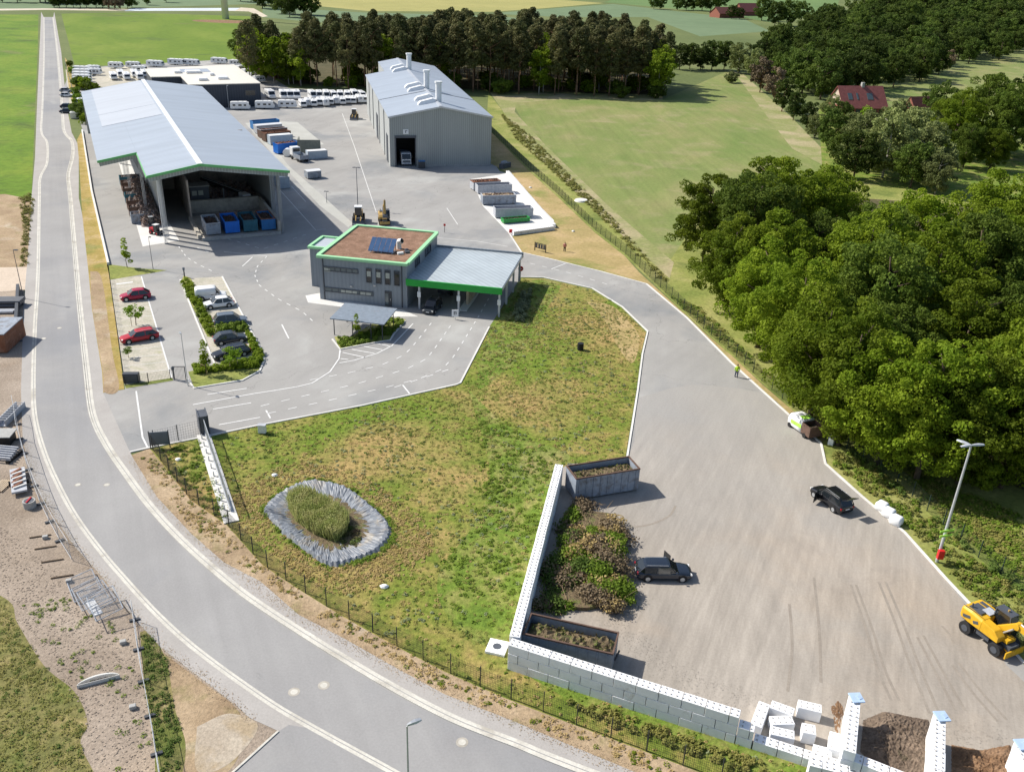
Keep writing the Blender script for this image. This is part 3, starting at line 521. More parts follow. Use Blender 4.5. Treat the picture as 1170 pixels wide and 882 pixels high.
# ---------------------------------------------------------------- tall grey hall
B = empty('grey_hall', BF.w(0, 217.5), BF.rz, 'tall grey corrugated metal hall with shallow gable roof and vent stacks, truck in its doorway', 'hall')
cl, cr, cm, he, hr, LB = 19.3, 44., 31.6, 11.7, 14.1, 102
zb = lambda c: hr-(cm-c)*(hr-he)/(cm-cl) if c < cm else hr-(c-cm)*(hr-he)/(cr-cm)
dl, dz = BF.front(217.5, 452.2, 157.5); dr, dz2 = BF.front(217.5, 474.2, 158); dz = (dz+dz2)/2
b = MB()
def gable(b, y, t, door=None):
    if door:
        d0, d1, z = door
        b.prism_xz = 0
        for poly in ([(cl, 0), (d0, 0), (d0, zb(d0)-.05), (cl, zb(cl)-.05)], [(d0, z), (d1, z), (d1, zb(d1)-.05), (d0, zb(d0)-.05)], [(d1, 0), (cr, 0), (cr, zb(cr)-.05), (cm, zb(cm)-.05), (d1, zb(d1)-.05)]):
            n = len(poly); b.add([(x, y, zz) for x, zz in poly]+[(x, y+t, zz) for x, zz in poly], [tuple(range(n)), tuple(range(n, 2*n))[::-1]]+[(i, (i+1) % n, (i+1) % n+n, i+n) for i in range(n)])
gable(b, 0, .25, (dl, dr, dz)); b.build('front_wall', 'clad_grey', B)
b = MB(); b.box(cl+.12, .26+76.5/2, 0, .24, 76.5, he-.05); b.box(cr-.12, .26+(LB-.5)/2, 0, .24, LB-.5, he-.05); b.box(25.3, 77+12.3, 0, .24, 25, 12.7); b.box(22.3, 76.9, 0, 6, .24, he); b.box(34.6, LB-.12, 0, 18.6, .24, he); b.build('side_wall', 'clad_side', B)
b = MB(); slab(b, [(cl-.25, -.3, zb(cl)), (cm, -.3, zb(cm)), (cm, 77.2, zb(cm)), (cl-.25, 77.2, zb(cl))], .2)
slab(b, [(25.1, 77.21, zb(25.1)), (cm, 77.21, hr), (cm, LB+.2, hr), (25.1, LB+.2, zb(25.1))], .2); slab(b, [(cm+.01, -.3, hr), (cr+.25, -.3, zb(cr)), (cr+.25, LB+.2, zb(cr)), (cm+.01, LB+.2, hr)], .2)
rf = b.build('roof', 'roof_metal', B)
sy = BF.ac(433, 114.6, he)[0]-217.5
b = MB(); b.bar((cl-.2, sy, zb(cl)+.04), (cm, sy, hr+.04), .35, .08); b.bar((cm, sy, hr+.04), (cr+.2, sy, zb(cr)+.04), .35, .08); b.build('roof_joint', 'steel_dark', rf)
b = MB(); b.box(cm, LB/2, hr-.03, .7, LB, .12); b.build('ridge_cap', 'roof_metal_pale', rf)
b = MB(); b.bar((cl-.3, -.33, zb(cl)-.15), (cm, -.33, hr-.15), .1, .4); b.bar((cm, -.33, hr-.15), (cr+.3, -.33, zb(cr)-.15), .1, .4); b.build('verge_trim', 'galv', B)
for k, (x, y) in enumerate(((504, 118), (482, 103), (466, 81))):
    al, c = BF.ac(x-6, y, 13.6); al -= 217.5
    b = MB(); b.cyl((cm+.6, al, hr-.5), (cm+.6, al, hr+4.2), .75, 16); b.cyl((cm+.6, al, hr+4.2), (cm+.6, al, hr+4.6), .95, 16); b.build('vent_stack', 'white_paint', B, smooth=False)
    for j, dy in enumerate((-.5, 6.5)):
        b = MB(); b.loft([[(cm-4.6+q*4.4, al+dy-1.1, zb(cm-4.6+q*4.4)-.1), (cm-4.6+q*4.4, al+dy+1.1, zb(cm-4.6+q*4.4)-.1), (cm-4.6+q*4.4, al+dy+.8, zb(cm-4.6+q*4.4)+hh), (cm-4.6+q*4.4, al+dy-.8, zb(cm-4.6+q*4.4)+hh)] for q, hh in ((0, .35), (.15, .85), (.8, 1.0), (1, .6))])
        b.build('air_duct', 'white_paint', B, bevel=.12)
b = MB(); b.box((dl+dr)/2, -.12, dz, dr-dl+.5, .3, .5); b.box(dl-.1, -.1, 0, .22, .25, dz); b.box(dr+.1, -.1, 0, .22, .25, dz); b.build('door_frame', 'steel_dark', B)
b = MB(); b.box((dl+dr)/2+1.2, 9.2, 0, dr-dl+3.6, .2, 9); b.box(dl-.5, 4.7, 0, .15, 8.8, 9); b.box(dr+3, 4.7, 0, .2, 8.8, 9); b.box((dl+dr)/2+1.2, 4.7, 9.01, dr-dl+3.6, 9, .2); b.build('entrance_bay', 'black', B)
b = MB(); b.box((dl+dr)/2+.1, -.12, dz+.9, 1.3, .12, 1.1); b.build('number_board', 'white_paint', B)
b = MB(); b.box((dl+dr)/2+.05, -.2, dz+1.15, .16, .04, .6); b.box((dl+dr)/2+.25, -.2, dz+1.6, .4, .04, .12); b.build('number_mark', 'steel_dark', B)
for y0, y1_, z1_ in ((4.5, 8.5, 6.5), (34, 39, 6.5)):
    b = MB(); b.box(cl-.05, (y0+y1_)/2, 0, .14, y1_-y0, z1_); b.build('side_door', 'clad_dark', B)
for y0 in (14, 29, 50, 64):
    b = MB(); b.box(cl-.08, y0, 0, .14, .5, he-.3); b.build('downpipe', 'steel_dark', B)
b = MB(); b.box((cl+cr)/2+4, -.14, 0, cr-cl-9, .14, .45); b.build('plinth', 'concrete_grey', B)
# ---------------------------------------------------------------- office, canopy, annexe
O = empty('office_building', OFr.w(-50.2, 118), OFr.rz, 'two-storey slate grey office with light green roof edge and brown planted flat roof', 'office')
W_, D_, H_ = 13.5, 16.7, 6.55
b = MB(); b.box(W_/2, D_/2, 0, W_, D_, H_); b.build('wall', 'clad_office', O)
b = MB(); b.box(W_/2, D_/2, H_, W_-.6, D_-.6, .12); b.build('planted_roof', 'roof_sedum', O)
b = MB()
for x, y, sx, sy in ((W_/2, 0, W_+.3, .62), (W_/2, D_, W_+.3, .62), (0, D_/2, .62, D_-.63), (W_, D_/2, .62, D_-.63)): b.box(x, y, H_-.06, sx, sy, .38)
b.build('roof_edge', 'green_light', O)
b = MB(); b.box(-1.7, 7.7, 0, 3.3, 5.4, 6.1); b.build('annex_wall', 'clad_office', O)
b = MB(); b.box(-1.75, 7.7, 6.1, 3., 5.2, .12); b.build('annex_roof', 'roof_metal_pale', O)
b = MB()
for x, y, sx, sy in ((-1.8, 4.9, 3.5, .45), (-1.8, 10.5, 3.5, .45), (-3.4, 7.7, .45, 5.1)): b.box(x, y, 6.1, sx, sy, .36)
b.build('annex_roof_edge', 'green_light', O)
def fw(x0, y0, x1, y1, panes=1, glass='glass', name='window'):
    c0, z1 = OFr.front(118, x0, y0); c1, z0 = OFr.front(118, x1, y1); window(O, c0+50.2, c1+50.2, z0, z1, 0, panes=panes, glass=glass, name=name)
fw(369.5, 304.5, 408.8, 312.3, 6, 'glass_mid'); fw(371.5, 328.5, 426, 337.8, 7, 'glass_mid')
for x in (418.8, 429.8, 440.2, 450.8): fw(x, 306.8+(x-418)*.1, x+5.6, 322.5+(x-418)*.11, 1)
for x in (418.8, 429.8, 440.2):
    c0, z1 = OFr.front(118, x+.4, 309.5+(x-418)*.1); c1, z0 = OFr.front(118, x+5.2, 316+(x-418)*.11); b = MB(); b.box((c0+c1)/2+50.2, -.07, z0, c1-c0, .05, z1-z0); b.build('blind', 'blind', O)
for (x, y, ww) in ((370.5, 306, 7), (390, 331, 18), (412, 333.5, 12)):
    c0, z1 = OFr.front(118, x, y); c1, z0 = OFr.front(118, x+ww, y+4.6); b = MB(); b.box((c0+c1)/2+50.2, -.07, z0, c1-c0, .04, z1-z0); b.build('blind', 'blind', O)
c0, z1 = OFr.front(118, 440, 336); c1, _ = OFr.front(118, 447.5, 337)
b = MB(); b.box((c0+c1)/2+50.2, -.06, 0, c1-c0, .1, 2.35); d = b.build('door', 'anthracite', O); b = MB(); b.box((c0+c1)/2+50.0, -.13, .3, .5, .04, 1.7); b.build('pane', 'glass_mid', d); b = MB(); b.box(c1+50.2-.15, -.16, .95, .05, .08, .3); b.build('handle', 'steel', d)
b = MB(); b.box(.75, -.05, 0, .12, .12, H_-.1); b.build('downpipe', 'anthracite', O); b = MB(); b.box(W_-.75, -.05, 0, .12, .12, H_-.1); b.build('downpipe', 'anthracite', O)
for y0, y1_ in ((4.2, 6.3), (9.6, 12.6)): window(O, y0, y1_, 4.95, 6.0, W_, axis='y', panes=2, dep=-.12)
for y0, y1_ in ((1.5, 3.5), (11, 14)): window(O, y0, y1_, 1., 2.2, 0, axis='y', panes=2, dep=.12)
b = MB(); b.box(5, -.1, 2.4, .35, .2, .25); b.build('wall_lamp', 'steel', O); b = MB(); b.box(8.6, -.1, 2.9, .35, .2, .25); b.build('wall_lamp', 'steel', O)
p = empty('solar_panel', OFr.w(-50.2+8.3, 118+4.9), OFr.rz, 'blue tilted solar collector on the brown planted office roof', 'solar panel')
b = MB(); q = 3.9
for k in range(5):
    x = -q/2+q*(k+.5)/5; slab(b, [(x-q/10+.03, -1.1, H_+.45), (x+q/10-.03, -1.1, H_+.45), (x+q/10-.03, 1.1, H_+1.9), (x-q/10+.03, 1.1, H_+1.9)], .09)
b.build('collector', 'solar_blue', p)
for x in (-1.7, 0, 1.7): b = MB(); b.bar((x, 1., H_+.1), (x, 1.05, H_+1.75), .08); b.bar((x, -1, H_+.12), (x, 1, H_+.12), .08); b.build('stand', 'steel', p)
v = empty('roof_vent', OFr.w(-50.2+10.2, 118+6.9), OFr.rz, 'silver curved vent pipe on the office roof beside the solar collector', 'vent')
b = MB(); b.cyl((0, 0, H_+.1), (0, 0, H_+1.3), .38, 14); b.cyl((0, 0, H_+1.25), (.55, -.2, H_+1.45), .4, 14); b.build('pipe', 'white_paint', v); b = MB(); b.cyl((.55, -.2, H_+1.45), (.6, -.22, H_+1.47), .33, 14); b.build('opening', 'black', v)
for k, (x, y) in enumerate(((11.6, 6.2), (12, 5.2), (11.2, 4.4))):
    b = MB(); b.box(0, 0, H_+.12, .5+.2*k, .45, .3); o = b.build('roof_unit', 'steel_dark' if k < 2 else 'white_paint'); o.location = OFr.w(-50.2+x, 118+y); o.rotation_euler.z = .5
    tag(o, ['small dark equipment box on office roof just right of the vent pipe', 'small dark equipment box on office roof nearer the canopy side edge', 'small white equipment box on office roof nearest the solar collector corner'][k], 'roof box', 'small boxes on the office roof')
K = empty('drive_through_canopy', OFr.w(-50.2, 118), OFr.rz, 'flat drive-through canopy with bright green front fascia attached beside grey office', 'canopy')
b = MB(); b.box(20.5, D_/2-.1, 4.25, 14., D_-.2, .2); b.build('roof', 'canopy_sheet', K)
b = MB(); b.box(20.55, -.28, 3.62, 14.2, .22, .98); b.build('green_fascia', 'green_fascia', K)
b = MB(); b.box(20.55, D_-.05, 3.9, 14.2, .25, .85); b.build('rear_fascia', 'clad_office', K); b = MB(); b.box(27.55, D_/2, 3.95, .12, D_-.5, .42); b.build('side_fascia', 'galv', K)
for x, y in ((15.3, .2), (21.2, .2), (27.2, .2), (27.2, 5.6), (27.2, 11), (27.2, 16.2), (15.3, 16.2), (21.2, 16.2)):
    b = MB(); b.box(x, y, 0, .28, .28, 4.2); o = b.build('post', 'galv', K)
    if y < 1: b = MB(); b.box(x, y-.2, 1.9, .5, .12, .8); b.build('notice', 'white_paint', o)
b = MB(); b.box(21.6, 8, .0, 1.2, 14, .16); b.build('island_kerb', 'concrete_pale', K); b = MB(); b.box(21.7, 9, .16, .35, 11, 2.2); b.build('island_wall', 'beige', K)
# panels / signs
def signpost(name, label, x, y, h, w, hh, m, disc=False, post='galv', rz=0.):
    s = empty(name, (*gp(x, y), 0), rz, label, 'sign'); b = MB(); b.cyl((0, 0, 0), (0, 0, h), .045, 8); b.build('post', post, s)
    b = MB()
    if disc: b.cyl((0, -.06, h-w/2), (0, -.1, h-w/2), w/2, 20)
    else: b.box(0, -.08, h-hh, w, .05, hh)
    f = b.build('panel', m, s); return s, f
s, f = signpost('direction_sign', 'white square sign on short post before the canopy middle lane', 520, 365, 1.5, .95, 1.05, 'white_paint')
b = MB(); b.bar((-.12, -.13, .75), (-.12, -.13, 1.25), .12, .03); b.bar((-.12, -.13, 1.22), (.14, -.13, 1.22), .12, .03); b.bar((.14, -.13, 1.22), (.14, -.13, .8), .12, .03); b.build('symbol', 'steel_dark', f)
s, f = signpost('no_entry_sign', 'round red no-entry sign on post at canopy rear corner', 594.5, 321, 2.5, .85, .8, 'signal_red', True, 'steel_dark'); b = MB(); b.box(0, -.14, 2.0, .55, .03, .13); b.build('symbol', 'white_paint', f)
s, f = signpost('barrier_post', 'short dark post with small red disc in yard behind canopy', 508, 266, 1.7, .4, .4, 'signal_red', False, 'black')
# ---------------------------------------------------------------- dealer building
Cb = empty('dealer_building', RF.w(0, 304), RF.rz, 'dark flat-roofed L-shaped dealer building with beige roof behind the storage hall', 'building')
b = MB(); b.prism([(24, 20), (33.2, 20), (33.2, 0), (54.8, 0), (54.8, 50), (24, 41)], 0, 7); b.build('wall', 'clad_dark', Cb)
b = MB(); b.prism([(23.8, 19.8), (33, 19.8), (33, -.2), (55, -.2), (55.1, 50.2), (23.8, 41.2)], 7, 7.25); b.build('roof', 'cream', Cb)
b = MB(); b.box(39, 34, 7.26, 10, 9, .06); b.build('roof_recess', 'roof_metal', Cb)
for (x, y, sx, sy) in ((38.5, 10, 3, 5), (45, 12, 3.4, 5), (38, 28, 5, 4), (43, 21, 1.6, 3), (33, 30, 2.4, 6)):
    b = MB(); b.box(x, y, 7.26, sx, sy, .8); b.build('skylight', 'white_paint', Cb, bevel=.3)
b = MB(); b.box(54.9, 10, 0, .3, .3, 7); b.build('downpipe', 'steel', Cb)
window(Cb, 50, 53, 3.5, 5, 0); window(Cb, 4, 9, 1, 5, 54.8, axis='y', panes=3, dep=-.12)
# ---------------------------------------------------------------- carport
cp = empty('bike_shelter', OFr.w(-43.2, 105.6), OFr.rz, 'small open shelter with flat slate roof standing in front of the office', 'shelter')
b = MB(); slab(b, [(-.4, -.4, 2.55), (7.2, -.4, 2.5), (7.2, 5.4, 2.6), (-.4, 5.4, 2.65)], .14); b.build('roof', 'skip_grey', cp)
for x, y in ((0, 0), (2.6, 0), (5.2, 0), (6.8, 0), (6.8, 4.8), (0, 4.8), (5.2, 4.8)):
    b = MB(); b.box(x, y, 0, .1, .1, 2.45); b.build('post', 'anthracite', cp)
b = MB(); [b.bar((x, 3.2, .02), (x, 4.4, .02), .05) or b.bar((x, 4.4, .02), (x, 4.4, .8), .05) for x in np.arange(.6, 5, .6)]; b.build('bike_rack', 'galv', cp)
# ---------------------------------------------------------------- fences
def mesh_fence(name, label, pts, h, spacing, pm, wm, vs=.2, hs=.25, t=.012, cat='fence'):
    P = resample(pts, .05); root = empty(name, (float(P[0][0]), float(P[0][1]), 0), 0, label, cat); o = P[0]
    L = np.cumsum([0]+[np.linalg.norm(q-p) for p, q in zip(P[:-1], P[1:])]); P = np.array(P)
    at = lambda s: np.array([np.interp(s, L, P[:, 0]), np.interp(s, L, P[:, 1])])-o
    T = L[-1]; n = max(1, int(T/spacing))
    for k in range(n+1):
        p = at(min(T, k*spacing)); b = MB(); b.box(0, 0, 0, .07, .07, h+.08); q = b.build('post', pm, root); q.location = (p[0], p[1], 0)
    b = MB(); s = 0
    while s < T: p = at(s); b.add([(p[0]-t, p[1], .03), (p[0]+t, p[1], .03), (p[0]+t, p[1], h), (p[0]-t, p[1], h)], [(0, 1, 2, 3)]); s += vs
    qs = [at(x) for x in np.linspace(0, T, int(T/spacing*2)+2)]
    for z in np.arange(.08, h+.01, hs):
        for p, q in zip(qs[:-1], qs[1:]): b.add([(p[0], p[1], z-t), (q[0], q[1], z-t), (q[0], q[1], z+t), (p[0], p[1], z+t)], [(0, 1, 2, 3)])
    b.build('wire_mesh', wm, root); return root
mf = G([(175, 515), (218, 571), (259, 599), (300, 645), (338.7, 671), (364, 687), (388.7, 702), (415.6, 716), (443.8, 733), (473, 748), (505, 765), (537.4, 779), (573, 794.5), (609.5, 808.6), (648, 824), (687.7, 839), (730, 854.7), (800, 882), (860, 903)])
mesh_fence('mesh_fence', 'dark mesh fence curving between the main road verge and the meadow', mf, 1.8, 2.5, 'fence_dark', 'fence_dark', .13, .2, .009)
rf_ = G([(556, 146), (602.7, 191.3), (637, 222), (679.7, 263), (714, 290), (782, 355.5), (807, 379), (836.6, 404), (870.6, 436), (909, 469), (938.6, 492.7), (970, 515), (1029, 556), (1075, 599), (1121, 640), (1165, 672), (1215, 712)])
mesh_fence('mesh_fence', 'long green mesh fence along the right side between yard and oak wood', rf_, 1.8, 2.5, 'fence_green', 'fence_green', .13, .2, .007)
mesh_fence('mesh_fence', 'short grey mesh fence across the entrance beside the blue panel', G([(177, 510.5), (231, 498)]), 1.9, 2.4, 'anthracite', 'anthracite', .25, .3, .008)
mesh_fence('mesh_fence', 'low dark mesh fence between verge and left parking bays', G([(125.5, 318), (143, 441)]), 1.0, 2.5, 'fence_dark', 'fence_dark', .16, .25, .01)
mesh_fence('mesh_fence', 'thin dark fence at the lower end of the left parking bays', G([(144, 441), (196, 433)]), 1.2, 2.5, 'fence_dark', 'fence_dark', .16, .25, .008)
mesh_fence('mesh_fence', 'grey mesh fence behind parked cars beside the far road', G([(75, 75), (90, 130)]), 1.8, 3, 'galv', 'galv', .4, .4, .015)
# blue panel at entrance
s = empty('entrance_panel', (*gp(172.5, 513), 0), -OFr.rz*0+.22, 'blue-grey sheet panel standing at the entrance end of the mesh fence', 'panel')
b = MB(); b.box(.95, 0, .45, 1.9, .05, 1.5); b.build('panel', 'grey_paint', s); b = MB(); b.box(0, 0, 0, .09, .09, 2.1); b.build('post', 'anthracite', s); b = MB(); b.box(1.9, 0, 0, .09, .09, 2.1); b.build('post', 'anthracite', s)
# sliding gate on its concrete track
ga, gb = gp(233.5, 497), gp(266, 597); L = math.dist(ga, gb); rz = math.atan2(gb[1]-ga[1], gb[0]-ga[0])
b = MB(); b.box(L/2, -.1, 0, L, 1.35, .14); o = b.build('gate_track', 'concrete_pale'); o.location = (*ga, 0); o.rotation_euler.z = rz; tag(o, 'long white concrete strip footing under the open sliding gate', 'concrete strip')
s = empty('sliding_gate', (*ga, 0.14), rz, 'long grey metal sliding gate parked open on its concrete strip', 'gate')
b = MB(); b.box(L/2-1.2, .1, .12, L-1, .16, .22); b.build('lower_rail', 'galv', s); b = MB(); b.box(L/2-1.2, .1, 1.75, L-1, .07, .09); b.build('upper_rail', 'steel', s)
b = MB(); [b.box(x, .1, .3, .03, .03, 1.45) for x in np.arange(-.6, L-1.8, .18)]; b.build('bars', 'steel', s)
b = MB(); [b.box(x, .1, .3, .08, .08, 1.5) for x in np.arange(-.6, L-1.8, 2.4)]; b.build('stiles', 'steel', s)
b = MB(); b.box(-.8, .1, 0, 1.7, .9, 2.1); [b.box(-.8, .1+d, 0, 2., .1, 2.2) for d in (-.45, .45)]; b.build('gate_head', 'steel_dark', s)
b = MB(); [b.box(x, -.36, 0, .12, .12, .5) for x in np.arange(1, L-1, 1.6)]; b.build('rollers', 'galv', s)
# ---------------------------------------------------------------- lamps
def lamp(label, x, y, h, heads=((0, 1.0),), m='galv', r=.09, base=None, z0=0):
    s = empty('street_lamp', (*(base or gp(x, y)), 0), 0, label, 'street lamp'); b = MB(); b.cyl((0, 0, 0), (0, 0, h), r, 10, r*.6); b.build('pole', m, s)
    for az, l in heads:
        b = MB(); d = (math.cos(az), math.sin(az)); b.loft([[(d[0]*t-d[1]*w2, d[1]*t+d[0]*w2, h+.02), (d[0]*t+d[1]*w2, d[1]*t-d[0]*w2, h+.02), (d[0]*t+d[1]*w2*.7, d[1]*t-d[0]*w2*.7, h+.02+q), (d[0]*t-d[1]*w2*.7, d[1]*t+d[0]*w2*.7, h+.02+q)] for t, w2, q in ((0, .06, .08), (l*.3, .12, .12), (l*.6, .17, .12), (l, .12, .06))])
        o = b.build('lamp_head', m, s); b = MB(); b.box(d[0]*l*.65, d[1]*l*.65, h-.01, l*.5, .16, .025, az); b.build('lens', 'lamp_glass', o)
    return s
lamp('grey street lamp standing by the lower edge of the curving main road', 0, 0, 7.5, ((.6, .9),), 'steel', .08, base=gp(465, 829, 7.5))
lamp('thin street lamp at the left roadside beside the sandy track', 27, 341, 7.2, ((0, .7),), 'steel_dark', .06)
s = lamp('tall floodlight mast with three lamp heads beside the compost yard', 1070, 642, 11.9, ((.2, 1.2), (2.3, 1.2), (3.4, 1.)), 'galv', .14)
b = MB(); b.box(0, -.3, .6, .55, .36, .9); b.build('control_cabinet', 'signal_red', s, bevel=.05)
b = MB(); b.box(0, -.22, 3.4, 1.5, .05, .22, .3); b.box(0, -.22, 2.9, 1.3, .05, .2, .3); b.build('sign_board', 'lime', s)
lamp('parking lamp with white head between the two rows of bays', 215, 441, 6.6, ((2.2, .7),), 'steel', .06)
lamp('double-headed yard lamp behind the office near the loader', 409, 238, 8.1, ((0, .8), (math.pi, .8)), 'steel_dark', .08)
lamp('slim mast at the left edge of the dealer building', 261.5, 124, 6.8, ((0, .5),), 'galv', .08)
lamp('thin mast at the driveway corner above left parking', 175, 307.5, 5.2, ((0, .4),), 'steel_dark', .05)
s = lamp('short lamp bollard on the white line right of the storage hall', 373.5, 232, 2.3, ((0, .5), (math.pi, .5)), 'steel_dark', .06)
for lb, x, y in (('small grey ticket post at top of the hedge bed', 211, 317), ('dark bollard post beside the lower parking gate', 199, 433)):
    s = empty('bollard', (*gp(x, y), 0), 0, lb, 'bollard'); b = MB(); b.cyl((0, 0, 0), (0, 0, 1.2), .09, 10); b.build('post', 'anthracite', s); b = MB(); b.box(0, 0, 1.2, .3, .25, .4); b.build('head', 'grey_paint', s, bevel=.03)
s = empty('cycle_gate', (*gp(199, 434.5), 0), .1, 'small dark frame gate at the lower end of the parking lane', 'gate')
b = MB(); [b.bar(p_, q_, .07) for p_, q_ in (((0, 0, 0), (0, 0, 1.8)), ((1.4, 0, 0), (1.4, 0, 1.8)), ((0, 0, 1.8), (1.4, 0, 1.8)))]; b.build('frame', 'anthracite', s); b = MB(); [b.bar((x, 0, .1), (x, 0, 1.75), .025) for x in np.arange(.15, 1.4, .15)]; b.build('bars', 'anthracite', s)
# ---------------------------------------------------------------- turbine tower
T = empty('wind_turbine', (*gp(258, 22), 0), 0, 'white wind turbine whose tower foot stands in the green field', 'wind turbine')
b = MB(); b.cyl((0, 0, 0), (0, 0, 100), 2.35, 28, 1.3); b.build('tower', 'white_paint', T, smooth=True); b = MB(); b.box(0, 2, 99.5, 4, 11, 4); b.build('nacelle', 'white_paint', T, bevel=.5)
for k in range(3):
    a = .4+k*2*math.pi/3; b = MB(); b.loft([[(math.cos(a)*t-math.sin(a)*w2*s_, -4+dy, 101.5+math.sin(a)*t+math.cos(a)*w2*s_) for s_, dy in ((-1, 0), (0, -.3), (1, 0), (0, .3))] for t, w2 in ((1, 1), (8, 1.8), (25, 1.2), (45, .3))]); b.build('blade', 'white_paint', T)
c = gp(258, 25); flat_sheet('soil_patch', [(c[0]+22*math.cos(t), c[1]+13*math.sin(t)) for t in np.linspace(0, 6.28, 20)[:-1]], Z[3], 'soil_rust')
# ---------------------------------------------------------------- farmhouses
def house(label, x0, y0, x1, y1, dep, hw, hr_, roof, wall='brick', ov=.5, ridge_end=False, extras=True, gable_m=None):
    A_, B_ = gp(x0, y0), gp(x1, y1); L = math.dist(A_, B_); rz = math.atan2(B_[1]-A_[1], B_[0]-A_[0]); s = empty('farmhouse', (*A_, 0), rz, label, 'house')
    b = MB(); b.box(L/2, dep/2, 0, L, dep, hw)
    b.build('wall', wall, s)
    b = MB()
    for x in (.02, L-.02): b.add([(x, 0, hw), (x, dep, hw), (x, dep/2, hr_-.1), (x+.1 if x < 1 else x-.1, 0, hw), (x+.1 if x < 1 else x-.1, dep, hw), (x+.1 if x < 1 else x-.1, dep/2, hr_-.1)], [(0, 1, 2), (5, 4, 3), (0, 3, 4, 1), (1, 4, 5, 2), (2, 5, 3, 0)])
    b.build('gable', gable_m or wall, s)
    b = MB(); sl = (hr_-hw)/(dep/2)
    slab(b, [(-ov, -ov, hw-ov*sl), (L+ov, -ov, hw-ov*sl), (L+ov, dep/2, hr_), (-ov, dep/2, hr_)], .25); slab(b, [(-ov, dep/2+.01, hr_), (L+ov, dep/2+.01, hr_), (L+ov, dep+ov, hw-ov*sl), (-ov, dep+ov, hw-ov*sl)], .25)
    r_ = b.build('roof', roof, s)
    if extras:
        b = MB(); b.box(L*.55, dep/2, hr_-.6, 1., 1., 1.7); b.build('chimney', 'concrete_grey', r_)
        for q, ww in ((.2, 1.6), (.37, .7), (.66, 2.2)):
            b = MB(); y = dep*.16; z = hw+y*sl; slab(b, [(L*q-ww/2, y, z+.12), (L*q+ww/2, y, z+.12), (L*q+ww/2, y+1.7, z+.12+1.7*sl), (L*q-ww/2, y+1.7, z+.12+1.7*sl)], .12); b.build('roof_window', 'glass_mid', r_)
        for q, ww in ((.12, 1.3), (.55, 1.5), (.72, 1.5), (.88, 1.3)): window(s, L*q-ww/2, L*q+ww/2, 1., 2.3, 0)
        b = MB(); b.box(L*.36, -.05, 0, 2.2, .1, 2.5); b.build('door', 'anthracite', s)
    return s
house('brick farmhouse with large red tiled roof and chimney beyond the meadow', 962, 133.5, 1011, 133.5, 11, 3.4, 9.6, 'roof_tile', gable_m='render_pale')
s = house('small steep-roofed brick outbuilding right of the red-roofed farmhouse', 1030, 132, 1044, 134, 5, 3, 3.2, 'roof_tile_dark', extras=False)
for ch in list(s.children): bpy.data.objects.remove(ch)
b = MB(); b.box(3.2, 6, 0, 6.4, 13, 3); b.build('wall', 'brick', s); b = MB(); b.add([(0, -.5, 3), (6.4, -.5, 3), (3.2, -.5, 6.8), (0, 0, 3), (6.4, 0, 3), (3.2, 0, 6.8)], [(0, 1, 2), (5, 4, 3), (0, 3, 4, 1), (1, 4, 5, 2), (2, 5, 3, 0)]); b.build('gable', 'brick', s)
b = MB(); slab(b, [(-.4, -.7, 2.6), (3.2, -.7, 6.9), (3.2, 13, 6.9), (-.4, 13, 2.6)], .2); slab(b, [(3.21, -.7, 6.9), (6.8, -.7, 2.6), (6.8, 13, 2.6), (3.21, 13, 6.9)], .2); b.build('roof', 'roof_tile_dark', s); window(s, 2.6, 3.8, 3.4, 4.6, -.5)
s.rotation_euler.z -= .45
house('distant farm barn with long dark red roof behind the far trees', 822, 21, 850, 21, 14, 4, 9, 'roof_tile_dark', extras=False)
house('distant farmhouse with brighter red roof at the right of the far farm', 848, 18.5, 868, 18.5, 14, 4, 11, 'roof_tile', extras=False)
